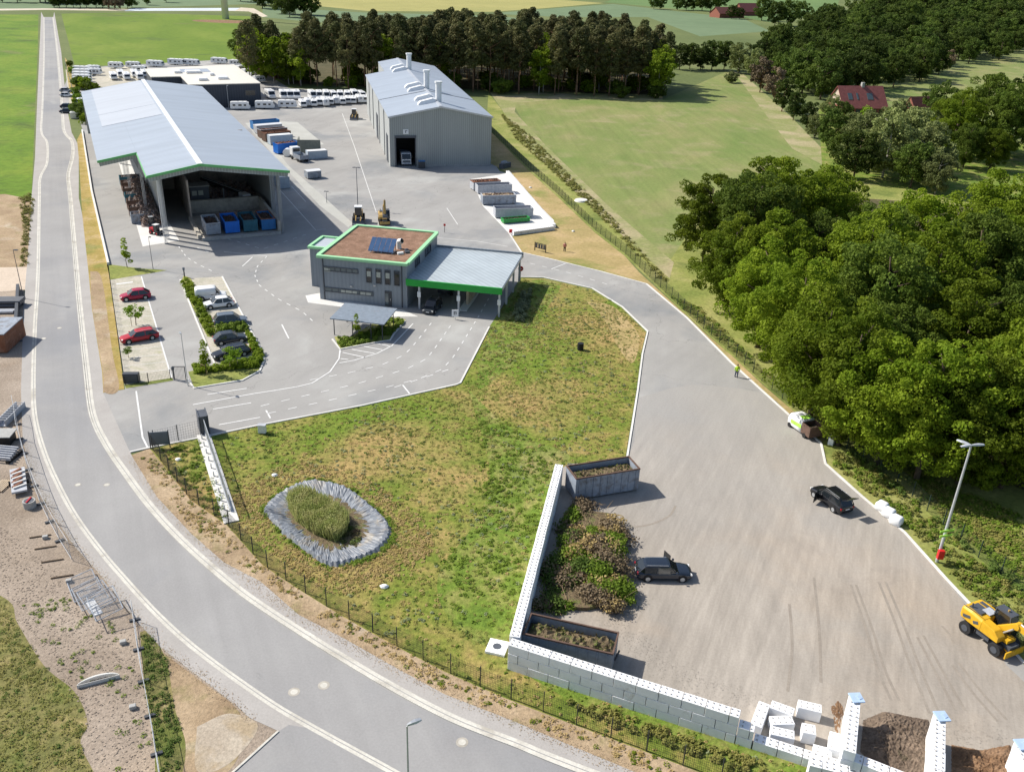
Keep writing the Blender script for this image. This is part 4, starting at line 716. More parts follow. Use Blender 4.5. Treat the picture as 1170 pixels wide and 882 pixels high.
# ================================================================== vehicles
def ring(x, w, z0, z1, ch=.12, in_=.92):
    zm = z0+(z1-z0)*.55
    return [(x, -w*.94, z0), (x, -w, z0+.12), (x, -w, zm), (x, -w*in_, z1-.03), (x, -w*in_*.8, z1), (x, w*in_*.8, z1), (x, w*in_, z1-.03), (x, w, zm), (x, w, z0+.12), (x, w*.94, z0)]
CARS = {'hatch': dict(L=4.25, W=.90, H=1.48, rf=.42, rr=.80, rb=.97), 'wagon': dict(L=4.8, W=.91, H=1.43, rf=.41, rr=.86, rb=.985), 'suv': dict(L=4.5, W=.93, H=1.65, rf=.40, rr=.88, rb=.98),
        'saloon': dict(L=4.7, W=.91, H=1.45, rf=.42, rr=.72, rb=.88), 'van': dict(L=4.4, W=.93, H=1.85, rf=.34, rr=.95, rb=.99)}
def car(label, x, y, x2, y2, style, paint, cat='car', group=None, doors=(), boot=False, scale=1., loc=None, detail=True, name='parked_car'):
    """x,y = rear ground point, x2,y2 = front ground point in the photo (centre line); length from style"""
    p, q = gp(x, y), gp(x2, y2); c = ((p[0]+q[0])/2, (p[1]+q[1])/2); s = empty(name, (*c, 0), math.atan2(q[1]-p[1], q[0]-p[0]), label, cat, group)
    k = CARS[style]; L, W, H = k['L'], k['W'], k['H']; X = lambda f: L/2-f*L; belt = .88 if style != 'suv' else 1.02
    st = [(0, .62, .35, .55), (.012, .78, .22, .66), (.04, .94, .2, .74), (.10, .99, .18, .80), (.20, 1, .18, .88), (.28, 1, .18, .95 if style != 'van' else 1.05), (.5, 1, .18, belt), (.8, 1, .18, belt+.02), (.93, .99, .19, belt+.02), (.975, .95, .22, belt), (.992, .88, .25, .85), (1, .7, .4, .7)]
    if style == 'saloon': st = st[:8]+[(.9, .98, .19, .98), (.975, .94, .22, .95), (.992, .88, .25, .8), (1, .7, .4, .65)]
    b = MB(); b.loft([ring(X(f), W*w, z0, z1) for f, w, z0, z1 in st]); o = b.build('body', paint, s, smooth=True)
    md = o.modifiers.new('sub', 'SUBSURF'); md.levels = 1; md.render_levels = 1
    def gr(f, w, z0, z1): return [(X(f), -W*w, z0), (X(f), -W*w*.78, z1), (X(f), W*w*.78, z1), (X(f), W*w, z0)]
    zb_ = belt-.06
    if style == 'van':
        b = MB(); b.loft([ring(X(f), W*w, .8, z1, in_=.9) for f, w, z1 in ((.33, .9, H-.12), (.36, .97, H-.03), (.5, .99, H), (.9, .99, H-.02), (.98, .96, H-.08), (1, .9, H-.3))]); b.build('cargo_body', paint, s, smooth=True)
        b = MB(); b.loft([[(X(f), -W*w, zb_), (X(f), -W*w*.9, z1), (X(f), W*w*.9, z1), (X(f), W*w, zb_)] for f, w, z1 in ((.2, .88, zb_+.02), (.345, .965, H-.15), (.5, 1.0, H-.2))]); b.build('window', 'glass', s)
    else:
        b = MB(); b.loft([gr(.235, .84, zb_, zb_+.02), gr(k['rf'], .93, zb_, H-.04), gr((k['rf']+k['rr'])/2, .95, zb_, H-.015), gr(k['rr'], .92, zb_, H-.06), gr(k['rb'], .84, zb_, zb_+.06)]); b.build('window', 'glass', s)
        b = MB(); f0, f1 = k['rf']+.005, k['rr']-.005; fm = (f0+f1)/2
        b.loft([[(X(f), -W*w, z-.09), (X(f), -W*w*.93, z-.03), (X(f), -W*w*.7, z), (X(f), 0, z+.015), (X(f), W*w*.7, z), (X(f), W*w*.93, z-.03), (X(f), W*w, z-.09)] for f, w, z in ((f0-.012, .70, H-.06), (f0+.03, .76, H), (fm, .78, H+.02), (f1-.03, .75, H-.01), (f1+.012, .70, H-.08))])
        for sgn in (-1, 1):
            for fa, fb in ((.27, f0), (k['rb'], f1)): b.bar((X(fa), sgn*W*.85, zb_), (X(fb), sgn*W*.71, H-.06), .07, .05)
            b.bar((X(fm), sgn*W*.955, zb_), (X(fm), sgn*W*.755, H-.05), .08, .04)
        b.build('roof', paint, s, smooth=False)
        if style in ('wagon', 'suv'):
            b = MB(); [b.bar((X(f0+.03), sg*W*.66, H+.06), (X(f1-.03), sg*W*.64, H+.05), .03) for sg in (-1, 1)]; b.build('roof_rail', 'steel', s)
    for f in (.185, .8):
        for sg in (-1, 1):
            a = MB(); a.cyl((X(f), sg*(W-.03), .34), (X(f), sg*(W+.012), .34), .40, 20); a.build('wheel_arch', 'black', s)
            a = MB(); a.cyl((X(f), sg*(W-.20), .32), (X(f), sg*(W+.025), .32), .32, 20); wh = a.build('wheel', 'rubber', s)
            a = MB(); a.cyl((X(f), sg*(W), .32), (X(f), sg*(W+.04), .32), .205, 14); a.build('rim', 'steel', wh)
    for sg in (-1, 1):
        a = MB(); a.box(X(.035), sg*W*.66, .56, .16, .36, .14, -sg*.35); a.build('headlight', 'lamp_glass', s)
        a = MB(); a.box(X(.978), sg*W*.74, .68, .14, .26, .2, sg*.2); a.build('taillight', 'tail_red', s)
        a = MB(); a.box(X(.30), sg*(W+.06), .93, .18, .2, .13); a.build('mirror', paint, s, bevel=.03)
    for f, dz_ in ((.0, .42), (1.0, .62)): a = MB(); a.box(X(f)+(.0 if f else 0), 0, dz_, .03, .48, .11); a.build('number_plate', 'white_paint', s)
    a = MB(); a.box(X(.008), 0, .5, .05, .8, .14); a.build('grille', 'black', s)
    for sg, f, ang in doors:
        a = MB(); l = 1.05; dx, dy = -math.cos(ang)*l, sg*math.sin(ang)*l; x0, y0 = X(f), sg*W
        a.bar((x0, y0, .58), (x0+dx, y0+dy, .58), .07, .62); dr_ = a.build('open_door', paint, s, bevel=.02)
        a = MB(); a.bar((x0+dx*.15, y0+dy*.15, 1.1), (x0+dx, y0+dy, 1.1), .03, .42); a.build('pane', 'glass', dr_)
    if boot:
        a = MB(); a.bar((X(.93), -.0, H), (X(1.09), -.0, H+.38), 1.3, .06); a.build('open_tailgate', paint, s)
    return s
PB = 'cars parked in the bays before the office'
car('dark red hatchback parked in the upper left bays beside the fence', 176, 339, 134, 344, 'hatch', 'magenta_red', group=PB)
car('bright red estate car parked alone in the lower left bays', 176, 385.5, 143, 391.5, 'wagon', 'red_paint', group=PB)
car('white panel van, topmost vehicle in the right parking bays', 229, 342, 254, 340, 'van', 'white_paint', 'van', group=PB)
car('white hatchback parked just below the white panel van', 265.5, 348.5, 235, 352.5, 'hatch', 'white_paint', group=PB)
car('blue-grey car between white hatchback and leafy hedge in right bays', 247, 372, 281, 368.5, 'suv', 'grey_paint', group=PB)
car('dark grey car, first one below the hedge arm in right bays', 247, 393, 279, 388.5, 'hatch', 'darkgrey_paint', group=PB)
car('black car with pale bonnet, lowest in the right bays behind small tree', 281, 403.5, 247, 410.5, 'wagon', 'black_paint', group=PB)
car('navy estate car with front door open beside the green waste pile', 726, 657, 788, 658, 'wagon', 'navy_paint', doors=((1, .33, 1.1),), name='estate_car')
car('black car with front door and tailgate open near the yard kerb', 966, 588, 932, 562, 'suv', 'black_paint', doors=((1, .33, 1.15),), boot=True, name='estate_car')
car('dark car pulling out under the green-edged canopy towards the camera', 501, 347, 487, 362, 'suv', 'darkgrey_paint', name='estate_car')
FG = 'cars parked beside the far road'
car('silver-roofed car, farthest of four parked by the far road', 73.3, 105.5, 79, 105.5, 'hatch', 'skip_pale', group=FG)
car('pale car parked second farthest beside the far road', 73.5, 111, 80, 111, 'hatch', 'white_paint', group=FG)
car('small black car parked third farthest by the far road', 74.5, 124, 81, 124, 'hatch', 'black_paint', group=FG)
car('black car nearest of four parked by the far road', 74.5, 129.5, 81.5, 129.5, 'saloon', 'darkgrey_paint', group=FG)
# trailer under the canopy behind the car
s = empty('car_trailer', (*gp(512, 336), 0), 1.0, 'dark flat trailer standing behind the car under the canopy', 'trailer')
b = MB(); b.box(0, 0, .5, 3.2, 1.6, .5); b.build('body', 'anthracite', s); [MB().cyl((-.3, g*.85, .3), (-.3, g*.95, .3), .3, 14).build('wheel', 'rubber', s) for g in (-1, 1)]
# truck in the grey hall door
q = BF.w((dl+dr)/2+.2, 217.5+1.2); s = empty('truck', (q[0], q[1], 0), BF.rz-math.pi/2, 'white truck cab looking out of the dark hall doorway', 'truck')
b = MB(); b.loft([[(x, -1.2*w, z0), (x, 1.2*w, z0), (x, 1.2*w, z1), (x, -1.2*w, z1)] for x, w, z0, z1 in ((-2, 1, .5, 3.0), (0, 1, .5, 3.05), (.35, .98, .5, 2.95), (.75, .95, .5, 1.5))]); b.build('cab', 'white_paint', s, bevel=.08)
b = MB(); b.bar((.42, 0, 2.85), (.82, 0, 1.65), 2.1, .06); b.build('windscreen', 'glass', s); b = MB(); b.box(.85, 0, .45, .2, 2.4, .5); b.build('bumper', 'skip_pale', s); b = MB(); b.box(.93, 0, 1.0, .06, 1.8, .35); b.build('grille', 'steel_dark', s)
for g in (-1, 1): MB().box(.95, g*.95, .6, .08, .35, .2).build('headlight', 'lamp_glass', s); MB().cyl((-.3, g*.9, .5), (-.3, g*1.22, .5), .5, 16).build('wheel', 'rubber', s); MB().box(.5, g*1.4, 1.9, .1, .2, .6).build('mirror', 'black', s)
MB().box(-4, 0, 1.1, 4, 2.4, 1.6).build('load_body', 'skip_mid', s)
# caravans and motorhomes
def caravan(label, x, y, along, L=5.6, W=2.2, H=2.5, group='caravans and motorhomes of the dealer', front=False, cat='caravan', win=True):
    """along = heading in world degrees of its long side"""
    s = empty('caravan', (*gp(x, y), 0), R(along), label, cat, group)
    b = MB(); pr = [(-L/2, .55, H*.72), (-L/2+.12, .45, H*.96), (-L/2+.5, .42, H), (L/2-1.1, .42, H), (L/2-.35, .42, H*.86), (L/2, .6, H*.42)] if not front else [(-L/2, .5, H*.9), (-L/2+.2, .4, H), (L/2-1.5, .4, H), (L/2-1.1, .4, H*.93), (L/2-.5, .4, H*.55), (L/2, .45, H*.4)]
    b.loft([[(x_, -W/2, z0), (x_, W/2, z0), (x_, W/2, z1-.08), (x_, W/2-.15, z1), (x_, -W/2+.15, z1), (x_, -W/2, z1-.08)] for x_, z0, z1 in pr]); b.build('body', 'white_paint', s)
    if win:
        for g in (-1, 1):
            a = MB(); [a.box(fx*L, g*(W/2+.01), H*.5, lw, .03, H*.2) for fx, lw in ((-.3, .8), (0, 1.), (.25, .7))]; a.build('window', 'glass', s)
        a = MB(); a.bar((L/2-.32, 0, H*.84) if not front else (L/2-1.05, 0, H*.88), (L/2-.08, 0, H*.55) if not front else (L/2-.45, 0, H*.55), W*.82, .06); a.build('front_window', 'glass', s)
        a = MB(); a.box(-L*.1, 0, H, .5, .5, .08); a.box(L*.15, 0, H, .4, .4, .08); a.build('roof_hatch', 'skip_pale', s)
    for g in (-1, 1): MB().cyl((-.2, g*(W/2-.2), .32), (-.2, g*(W/2-.02), .32), .32, 12).build('wheel', 'rubber', s)
    if front: [MB().cyl((L/2-1, g*(W/2-.2), .32), (L/2-1, g*(W/2-.02), .32), .32, 12).build('wheel', 'rubber', s) for g in (-1, 1)]
    return s
ra = 90+26; n_ = 0
for i, (x, y) in enumerate(((275, 125.5), (303, 124.5), (329, 123.5))): caravan('white caravan side-on in front row before dealer lot, '+['beside the dark building corner', 'second from the dark building', 'third from the dark building'][i], x, y, 12, 6)
for i in range(12): caravan('white caravan standing nose out in the tight front row left of grey hall', 346+i*6.5, 122.3-i*.42+rng.uniform(-.7, .7), -75+rng.uniform(-8, 8), rng.uniform(4.2, 6), 1.9, rng.uniform(2.2, 2.7))
for i, (x, y, a) in enumerate(((309, 112.5, -60), (324, 113, -70), (331.5, 113, -70), (339, 113, -72))): caravan(['white motorhome alone nearest the dealer building corner in rear row', 'white motorhome left one of three close together in rear row', 'white motorhome middle one of three close together in rear row', 'white motorhome right one of three close together in rear row'][i], x, y, a, 6.2, 2.3, 2.8, front=True, cat='motorhome')
for i in range(8): caravan('white motorhome in the long rear row close to the pine wood', 357+i*8, 113.4-i*.1+rng.uniform(-.6, .6), -72+rng.uniform(-9, 9), rng.uniform(5.4, 6.8), 2.0, rng.uniform(2.5, 3.1), front=True, cat='motorhome')
for i, (x, y) in enumerate(((178, 76.5), (202, 74.5), (219, 75), (251, 73), (270, 75.5), (276, 82), (283, 86), (290, 90), (296, 94.5))):
    caravan('white caravan in the line behind the flat-roofed dealer building', x, y, -8 if i < 5 else 62, 7 if i < 4 else 5, group='caravans behind the dealer building')
for i in range(5): caravan('white caravan stacked side by side at left end of dealer lot', 94.5, 83.5+i*3.3, 6, 6.4, group='caravans at the left end of the lot')
for i, (x, y) in enumerate(((108, 82.5), (109, 86))): caravan('white caravan parked right behind the left caravan stack', x, y, 6, 5, group='caravans at the left end of the lot')
for i, x in enumerate((128, 136, 143, 152, 158, 164)): caravan('white caravan pointing toward the storage hall roof edge', x+2, 91-(i % 2)*3, -62, 7.2, group='caravans behind the storage hall')
for i, (x, y) in enumerate(((133, 78.5), (153, 78), (160, 83))): caravan('white caravan side-on by the green field behind storage hall', x, y, 4, 5.6, group='caravans behind the storage hall')
caravan('white van parked between dealer trees and storage hall roof', 92, 121, 100, 5, 2, 2.2, cat='van')
# ---------------------------------------------------------------- skips
def heapmesh(L, W, h, z, n=14, seed=0, rough=.3, e=.25):
    r = np.random.default_rng(seed); nx, ny = n, max(4, int(n*W/L)); b = MB(); g = {}
    ph = r.uniform(0, 6, 6)
    for i in range(nx+1):
        for j in range(ny+1):
            u, v_ = i/nx, j/ny; k = min(1, min(u, 1-u)*L/ (e*W+.01))*min(1, min(v_, 1-v_)/e)
            g[i, j] = len(b.v); b.v.append((L*u, W*v_, z+h*(k**.7)*(.75+.25*math.sin(u*7+ph[0])*math.cos(v_*5+ph[1]))+r.normal()*rough*h*.4*(k > .05)))
    b.f = [(g[i, j], g[i+1, j], g[i+1, j+1], g[i, j+1]) for i in range(nx) for j in range(ny)]; return b
def skip(label, A_, B_, W=2.4, H=2.2, m='skip_grey', rim='rust', fill='compost_mat', fh=.3, level=.62, ribs=9, za=0., group='roll-off skips', lid=None, name='skip_container', seed=1, hook=True):
    """A_, B_: ends of the near bottom long edge in the photo (za: height those pixels lie at); body grows away from camera"""
    a, c = gp(*A_, za), gp(*B_, za); L = math.dist(a, c); s = empty(name, (*a, 0), math.atan2(c[1]-a[1], c[0]-a[0]), label, 'skip', group)
    t = .09; z0 = .22
    b = MB(); b.box(L/2, W/2, z0, L-.1, W-.1, .12); b.build('floor', m, s)
    for nm, x, y, sx, sy in (('side_panel', L/2, t/2, L-2*t, t), ('side_panel', L/2, W-t/2, L-2*t, t), ('end_panel', t/2, W/2, t, W), ('end_panel', L-t/2, W/2, t, W)):
        b = MB(); b.box(x, y, z0, sx, sy, H-z0)
        if nm == 'side_panel':
            for k in range(ribs): b.box(L*(k+.5)/ribs, y+(-.07 if y < W/2 else .07), z0+.1, .09, .07, H-z0-.25)
        b.build(nm, m, s)
    b = MB(); [b.box(x, y, H-.06, sx, sy, .13) for x, y, sx, sy in ((L/2, .03, L+.06, .13), (L/2, W-.03, L+.06, .13), (.03, W/2, .13, W-.14), (L-.03, W/2, .13, W-.14))]; b.build('rim', rim, s)
    b = MB(); [b.box(L/2, W*q, .02, L-.3, .16, .2) for q in (.3, .7)]; [b.cyl((x, W*.2, .12), (x, W*.8, .12), .12, 10) for x in (.5, L-.5)]; b.build('skids', 'steel_dark', s)
    if hook: b = MB(); b.bar((L+.02, W*.5, .4), (L+.3, W*.5, H*.7), .12); b.build('hook_bar', 'steel_dark', s)
    if lid:
        b = MB(); b.loft([[(x, .0, H+.04), (x, W*.5, H+.3), (x, W, H+.04), (x, W*.5, H-.02)] for x in (-.02, L+.02)]); b.build('cover', lid, s)
    elif fill:
        h = heapmesh(L-2*t-.02, W-2*t-.02, fh, H*level, 26, seed, .5); o = h.build('load', fill, s, smooth=False); o.location = (t+.01, t+.01, 0)
        k = 260; V = np.c_[rng.uniform(.4, L-.4, k), rng.uniform(.3, W-.3, k), rng.uniform(0, fh, k)*.8+H*level+.08]; fastmesh('clippings', leaf_quads(V, rng.normal(size=(k, 3)), .14), k, 4, 'leaf_mixed' if fill == 'compost_mat' else 'rust_brown', s)
    return s
skip('large blue-grey skip of garden waste by the top of block wall', (656.5, 573), (728.5, 561), 2.5, 2.55, 'skip_mid', 'rust_brown', seed=3, level=.72)
skip('low grey skip full of brown compost inside the block wall corner', (597, 724), (700.5, 747.5), 2.4, 2.0, 'skip_grey', 'rust_brown', za=2.0, level=.6, seed=5, fh=.5)
YG = 'skips and boxes in a row beside the storage hall'
skip('open blue skip at the far end of row beside storage hall', (290, 149), (320, 146.5), 2.4, 2.3, 'blue_skip', 'blue_skip', 'soil_dark', group=YG)
skip('white-covered skip, second in the row beside storage hall', (294, 154), (323, 151.5), 2.4, 2.3, 'skip_pale', 'white_paint', lid='white_paint', group=YG)
skip('grey skip of rusty scrap, third in row beside storage hall', (299, 159), (329, 156), 2.4, 2.3, 'rust_brown', 'skip_pale', 'rust', level=.85, group=YG)
skip('dark brown scrap skip just behind the pale closed container', (304, 163), (333, 160), 2.4, 2.3, 'rust_brown', 'rust', 'rust', level=.85, group=YG)
def closed_box(label, A_, B_, W=2.4, H=2.4, m='pale_blue_box', group=None, cat='container'):
    a, c = gp(*A_), gp(*B_); L = math.dist(a, c); s = empty('shipping_container', (*a, 0), math.atan2(c[1]-a[1], c[0]-a[0]), label, cat, group)
    b = MB(); b.box(L/2, W/2, .1, L, W, H-.1); b.build('body', m, s)
    b = MB(); [b.box(L*(k+.5)/12, y, .2, .12, .06, H-.4) for k in range(12) for y in (-.03, W+.03)]; b.build('corrugation', m, s)
    b = MB(); [b.box(x, y, .05, .16, .16, H) for x in (.04, L-.04) for y in (.04, W-.04)]; b.box(L/2, -.02, H-.08, L, .1, .14); b.build('frame', 'skip_pale', s)
    b = MB(); b.box(L+.03, W/2, .25, .05, W-.3, H-.5); b.build('door', m, s); b = MB(); b.box(L/2, W/2, H+.01, L-.2, W-.2, .05); b.build('roof', 'white_paint' if m == 'pale_blue_box' else m, s); return s
closed_box('pale closed container with white roof in row beside storage hall', (309.5, 166.5), (335, 164.5), m='pale_blue_box', group=YG)
s = skip('bright blue skip with rusty scrap right beside the white truck', (318, 177), (342, 174), 2.4, 2.5, 'bright_blue', 'bright_blue', 'rust', level=.95, group=YG)
closed_box('pale grey-blue container with long shadow at the front of tall wall', (352.5, 183), (374.5, 181.5), 2.2, 2.0, 'pale_blue_box', group=YG)
s = empty('storage_wall', (*gp(341.5, 179), 0), .16, 'tall olive-grey panel wall behind the pale container and blue skip', 'wall'); b = MB(); b.box(2.6, .9, 0, 5.6, .3, 3.9); b.box(-.1, 3, 0, .3, 4.2, 3.9); b.build('panel', 'olive_wall', s); b = MB(); [b.box(x, .7, 0, .12, .12, 3.9) for x in np.arange(0, 5.6, .8)]; b.build('rib', 'olive_wall', s)
skip('grey skip under white tarpaulin dome beside white yard line', (352, 205.5), (367.5, 204), 2.4, 1.7, 'skip_mid', 'skip_pale', lid='white_paint', group=YG)
s = empty('tank', (*gp(328, 179.5), 0), 0, 'round white tank between blue skip and white truck', 'tank'); b = MB(); b.cyl((0, -.2, 1.), (0, 1.6, 1.), .95, 20); b.build('drum', 'white_paint', s, bevel=.1); MB().box(0, .7, 0, 1.4, 1.4, .3).build('stand', 'steel_dark', s)
s = empty('truck', (*gp(343, 184), 0), -.9, 'small white truck with grey open load bed beside the blue skip', 'truck')
MB().box(-2.6, 0, 1.0, 1.8, 2.1, 2.0).build('cab', 'white_paint', s, bevel=.15); MB().box(-1.72, 0, 1.9, .06, 1.8, .8).build('window', 'glass', s); b = MB(); b.box(.4, 0, .75, 4, 2.2, .2); [b.box(.4, g*1.08, .95, 4, .08, .8) for g in (-1, 1)]; b.box(2.38, 0, .95, .08, 2.1, .8); b.build('load_bed', 'skip_mid', s)
for x in (-2.4, .8, 1.9):
    for g in (-1, 1): MB().cyl((x, g*.8, .45), (x, g*1.08, .45), .45, 14).build('wheel', 'rubber', s)
closed_box('pale blue box container tucked against storage hall right eave', (319.5, 216.5), (331.5, 215.5), 4.5, 2.5, 'pale_blue_box')
RG = 'skips on the pale slab by the tall grey hall'
skip('rust-rimmed skip of scrap, farthest of four on pale slab', (541, 218.5), (572, 216.5), 2.4, 1.9, 'skip_pale', 'rust', 'rust', level=.9, group=RG)
skip('pale grey skip, second of four on the pale slab', (546, 222.5), (585, 221), 2.4, 1.9, 'skip_pale', 'skip_pale', 'soil_dark', group=RG)
skip('grey skip with sandy load, third of four on pale slab', (551.5, 235), (589.5, 234), 2.4, 2.0, 'skip_mid', 'skip_pale', 'dry_soil', level=.9, group=RG)
skip('dented pale skip directly behind the low green trough', (566, 250), (609, 249), 2.4, 1.9, 'skip_pale', 'skip_pale', 'soil_dark', level=.3, group=RG)
skip('low green trough skip beside the white block corner', (575.5, 256.5), (605.5, 254), 1.5, .9, 'green_bin', 'green_bin', 'green_bin', group=RG, level=.8, fh=.05, hook=False)
# skips on the hall platform, long side running into the hall
HG = 'skips lined up at the mouth of the storage hall'
for lb, x, m, rim in (('grey-blue skip, leftmost of four at the storage hall mouth', 17.6, 'skip_mid', 'skip_pale'), ('bright blue skip at the mouth of the storage hall', 20.9, 'bright_blue', 'bright_blue'), ('dark teal skip between the two brighter blue ones in hall', 24.1, 'teal_skip', 'teal_skip'), ('turquoise blue skip, rightmost at the storage hall mouth', 27.3, 'blue_skip', 'rust')):
    s = skip(lb, (245, 270), (257, 269), 6, 2.2, m, rim, 'soil_dark', group=HG, ribs=3, seed=int(x), level=.75)
    sc_ = 2.4/2.4; o = RF.w(x, 161.6); s.location = (o[0], o[1], .4); s.rotation_euler.z = RF.rz
# normalise the four hall skips to a width of 2.4 m
for s in [o for o in C.objects if o.get('group') == HG]:
    L = math.dist(gp(245, 270), gp(257, 269)); s.scale = (2.5/L, 1, 1)
# ---------------------------------------------------------------- hall contents
def hl(c, al): p = RF.w(c, 160+al); return (p[0], p[1], .0)
s = empty('sorting_machine', hl(19.5, 24), RF.rz, 'dark sorting machine with small white cabin windows inside the storage hall', 'machine')
b = MB(); b.box(0, 0, 1.6, 3.6, 3, 2.6); b.build('cabin', 'steel_dark', s, bevel=.1); b = MB(); [b.box(x, -1.53, 2.6, .9, .05, .9) for x in (-1, .2)]; b.build('window', 'blind', s); b = MB(); b.box(0, 0, 4.25, 4, 3.4, .2); b.build('roof', 'concrete_grey', s); b = MB(); [b.box(x, y, 0, .3, .3, 1.6) for x in (-1.4, 1.4) for y in (-1.2, 1.2)]; b.build('leg', 'steel_dark', s)
s = empty('conveyor', hl(26, 27), RF.rz, 'long dark conveyor rising across the back of the storage hall', 'conveyor')
b = MB(); b.bar((-5, 3, 4.2), (4, -4, 1.2), 1.2, .4); b.build('belt', 'black', s); b = MB(); [b.bar((-5+9*t, 3-7*t, 0), (-5+9*t, 3-7*t, 4.1-3*t), .18) for t in (.1, .4, .7, .95)]; [b.bar((-5, 3+d, 4.5), (4, -4+d, 1.5), .1) for d in (-.7, .7)]; b.build('frame', 'steel', s)
s = empty('press_machine', hl(28, 22.5), RF.rz+.2, 'white and blue machine standing on right side within storage hall', 'machine'); b = MB(); b.box(0, 0, 0, 1.6, 2.6, 2.4); b.build('body', 'white_paint', s, bevel=.1); MB().box(0, -1.33, .9, 1.2, .05, 1).build('panel', 'glass', s); MB().box(.9, .4, 0, .5, 1.4, 1.7).build('side_box', 'blue_skip', s)
for k, (c, al, h, r) in enumerate(((21, 31, 2.6, 4.5), (27, 33, 2.8, 4.5), (23.5, 13, 1.1, 4))):
    b = heapmesh(r*2, r*1.5, h, .35 if k == 2 else 0, 22, 40+k, .35, .5); o = b.build('scrap_heap', 'scrap'); p = hl(c-r, al-r*.7); o.location = p; o.rotation_euler.z = RF.rz
    tag(o, ['dark scrap heap behind the sorting machine inside the hall', 'dark scrap heap at back right inside the hall', 'low dark heap behind the row of skips in hall mouth'][k], 'heap')
b = heapmesh(36, 3.6, 1.7, 0, 110, 77, .3, .4); o = b.build('scrap_heap', 'scrap'); n_s = 5200; Q = np.c_[rng.uniform(.3, 35.5, n_s), rng.uniform(.2, 3.5, n_s), rng.uniform(.6, 2.3, n_s)]; Q[:, 2] *= .5+.5*np.sin(np.pi*Q[:, 1]/3.7); q = fastmesh('scrap_pieces', leaf_quads(Q, rng.normal(size=(n_s, 3))+np.array([0, 0, .5]), .2), n_s, 4, 'scrap'); q.parent = o; p = hl(11.2, 12); o.location = p; o.rotation_euler.z = RF.rz+math.pi/2; tag(o, 'long rusty dark scrap row under the left side roof of the hall', 'heap')
for k in range(7):
    s = empty('scrap_skip', hl(8.2, 16+k*5.2), RF.rz, ('dark open skip of scrap in line under the left hall roof' if k else 'grey-blue open skip at the near end of scrap row left of hall'), 'skip', 'skips under the left hall roof')
    m = 'skip_mid' if k == 0 else 'teal_skip' if k % 3 == 0 else 'rust_brown'
    b = MB(); [b.box(x, y, .1, sx, sy, 1.7) for x, y, sx, sy in ((0, -1.1, 4, .08), (0, 1.1, 4, .08), (-2, 0, .08, 2.2), (2, 0, .08, 2.2))]; b.box(0, 0, .1, 4, 2.2, .1); b.build('body', m, s)
    h = heapmesh(3.8, 2.1, .9, 1.0, 16, 90+k, .7); q = h.build('load', 'scrap', s); q.location = (-1.9, -1.05, 0)
# small machines at the left corner
def loader(label, x, y, rz, body, cat='wheel loader', sc=1., name='wheel_loader', arm=True):
    s = empty(name, (*gp(x, y), 0), rz, label, cat); s.scale = (sc,)*3
    MB().box(-1.2, 0, .8, 2., 1.5, 1.1).build('engine_cover', body, s, bevel=.15); b = MB(); b.box(.2, 0, 1., 1.3, 1.3, 1.9); b.build('cab', 'glass', s, bevel=.08); MB().box(.2, 0, 2.9, 1.45, 1.45, .14).build('cab_roof', 'white_paint', s)
    MB().box(.2, 0, .6, 3.6, .9, .5).build('chassis', 'steel_dark', s)
    for x_ in (-1.2, 1.3):
        for g in (-1, 1): wh = MB().cyl((x_, g*.65, .65), (x_, g*1.1, .65), .65, 16).build('wheel', 'rubber', s); MB().cyl((x_, g*1.08, .65), (x_, g*1.13, .65), .3, 12).build('rim', body, wh)
    if arm:
        b = MB(); [b.bar((.9, g*.45, 1.3), (2.6, g*.45, .7), .18, .25) for g in (-1, 1)]; b.build('lift_arm', body, s)
        b = MB(); b.loft([[(2.5, y_, .9), (2.6, y_, .2), (3.4, y_, .15), (3.35, y_, .25), (2.75, y_, .4)] for y_ in (-1.1, 1.1)]); b.build('bucket', 'steel_dark', s)
    return s
loader('orange-brown wheel loader with white roof by the grey hall side', 405, 136, -1.5, 'ochre_paint')
loader('dark wheel loader parked behind the office roof corner', 410, 253, -1.45, 'ochre_paint')
loader('red compact tractor at the left front column of storage hall', 179, 268, -.5, 'red_paint', 'tractor', .62, 'compact_tractor', False)
loader('yellow mini loader under the left side of storage hall', 168, 253, -.3, 'yellow_paint', 'loader', .6, 'mini_loader')
loader('black mini machine just behind the red compact tractor', 173, 258, -.9, 'steel_dark', 'loader', .6, 'mini_loader')
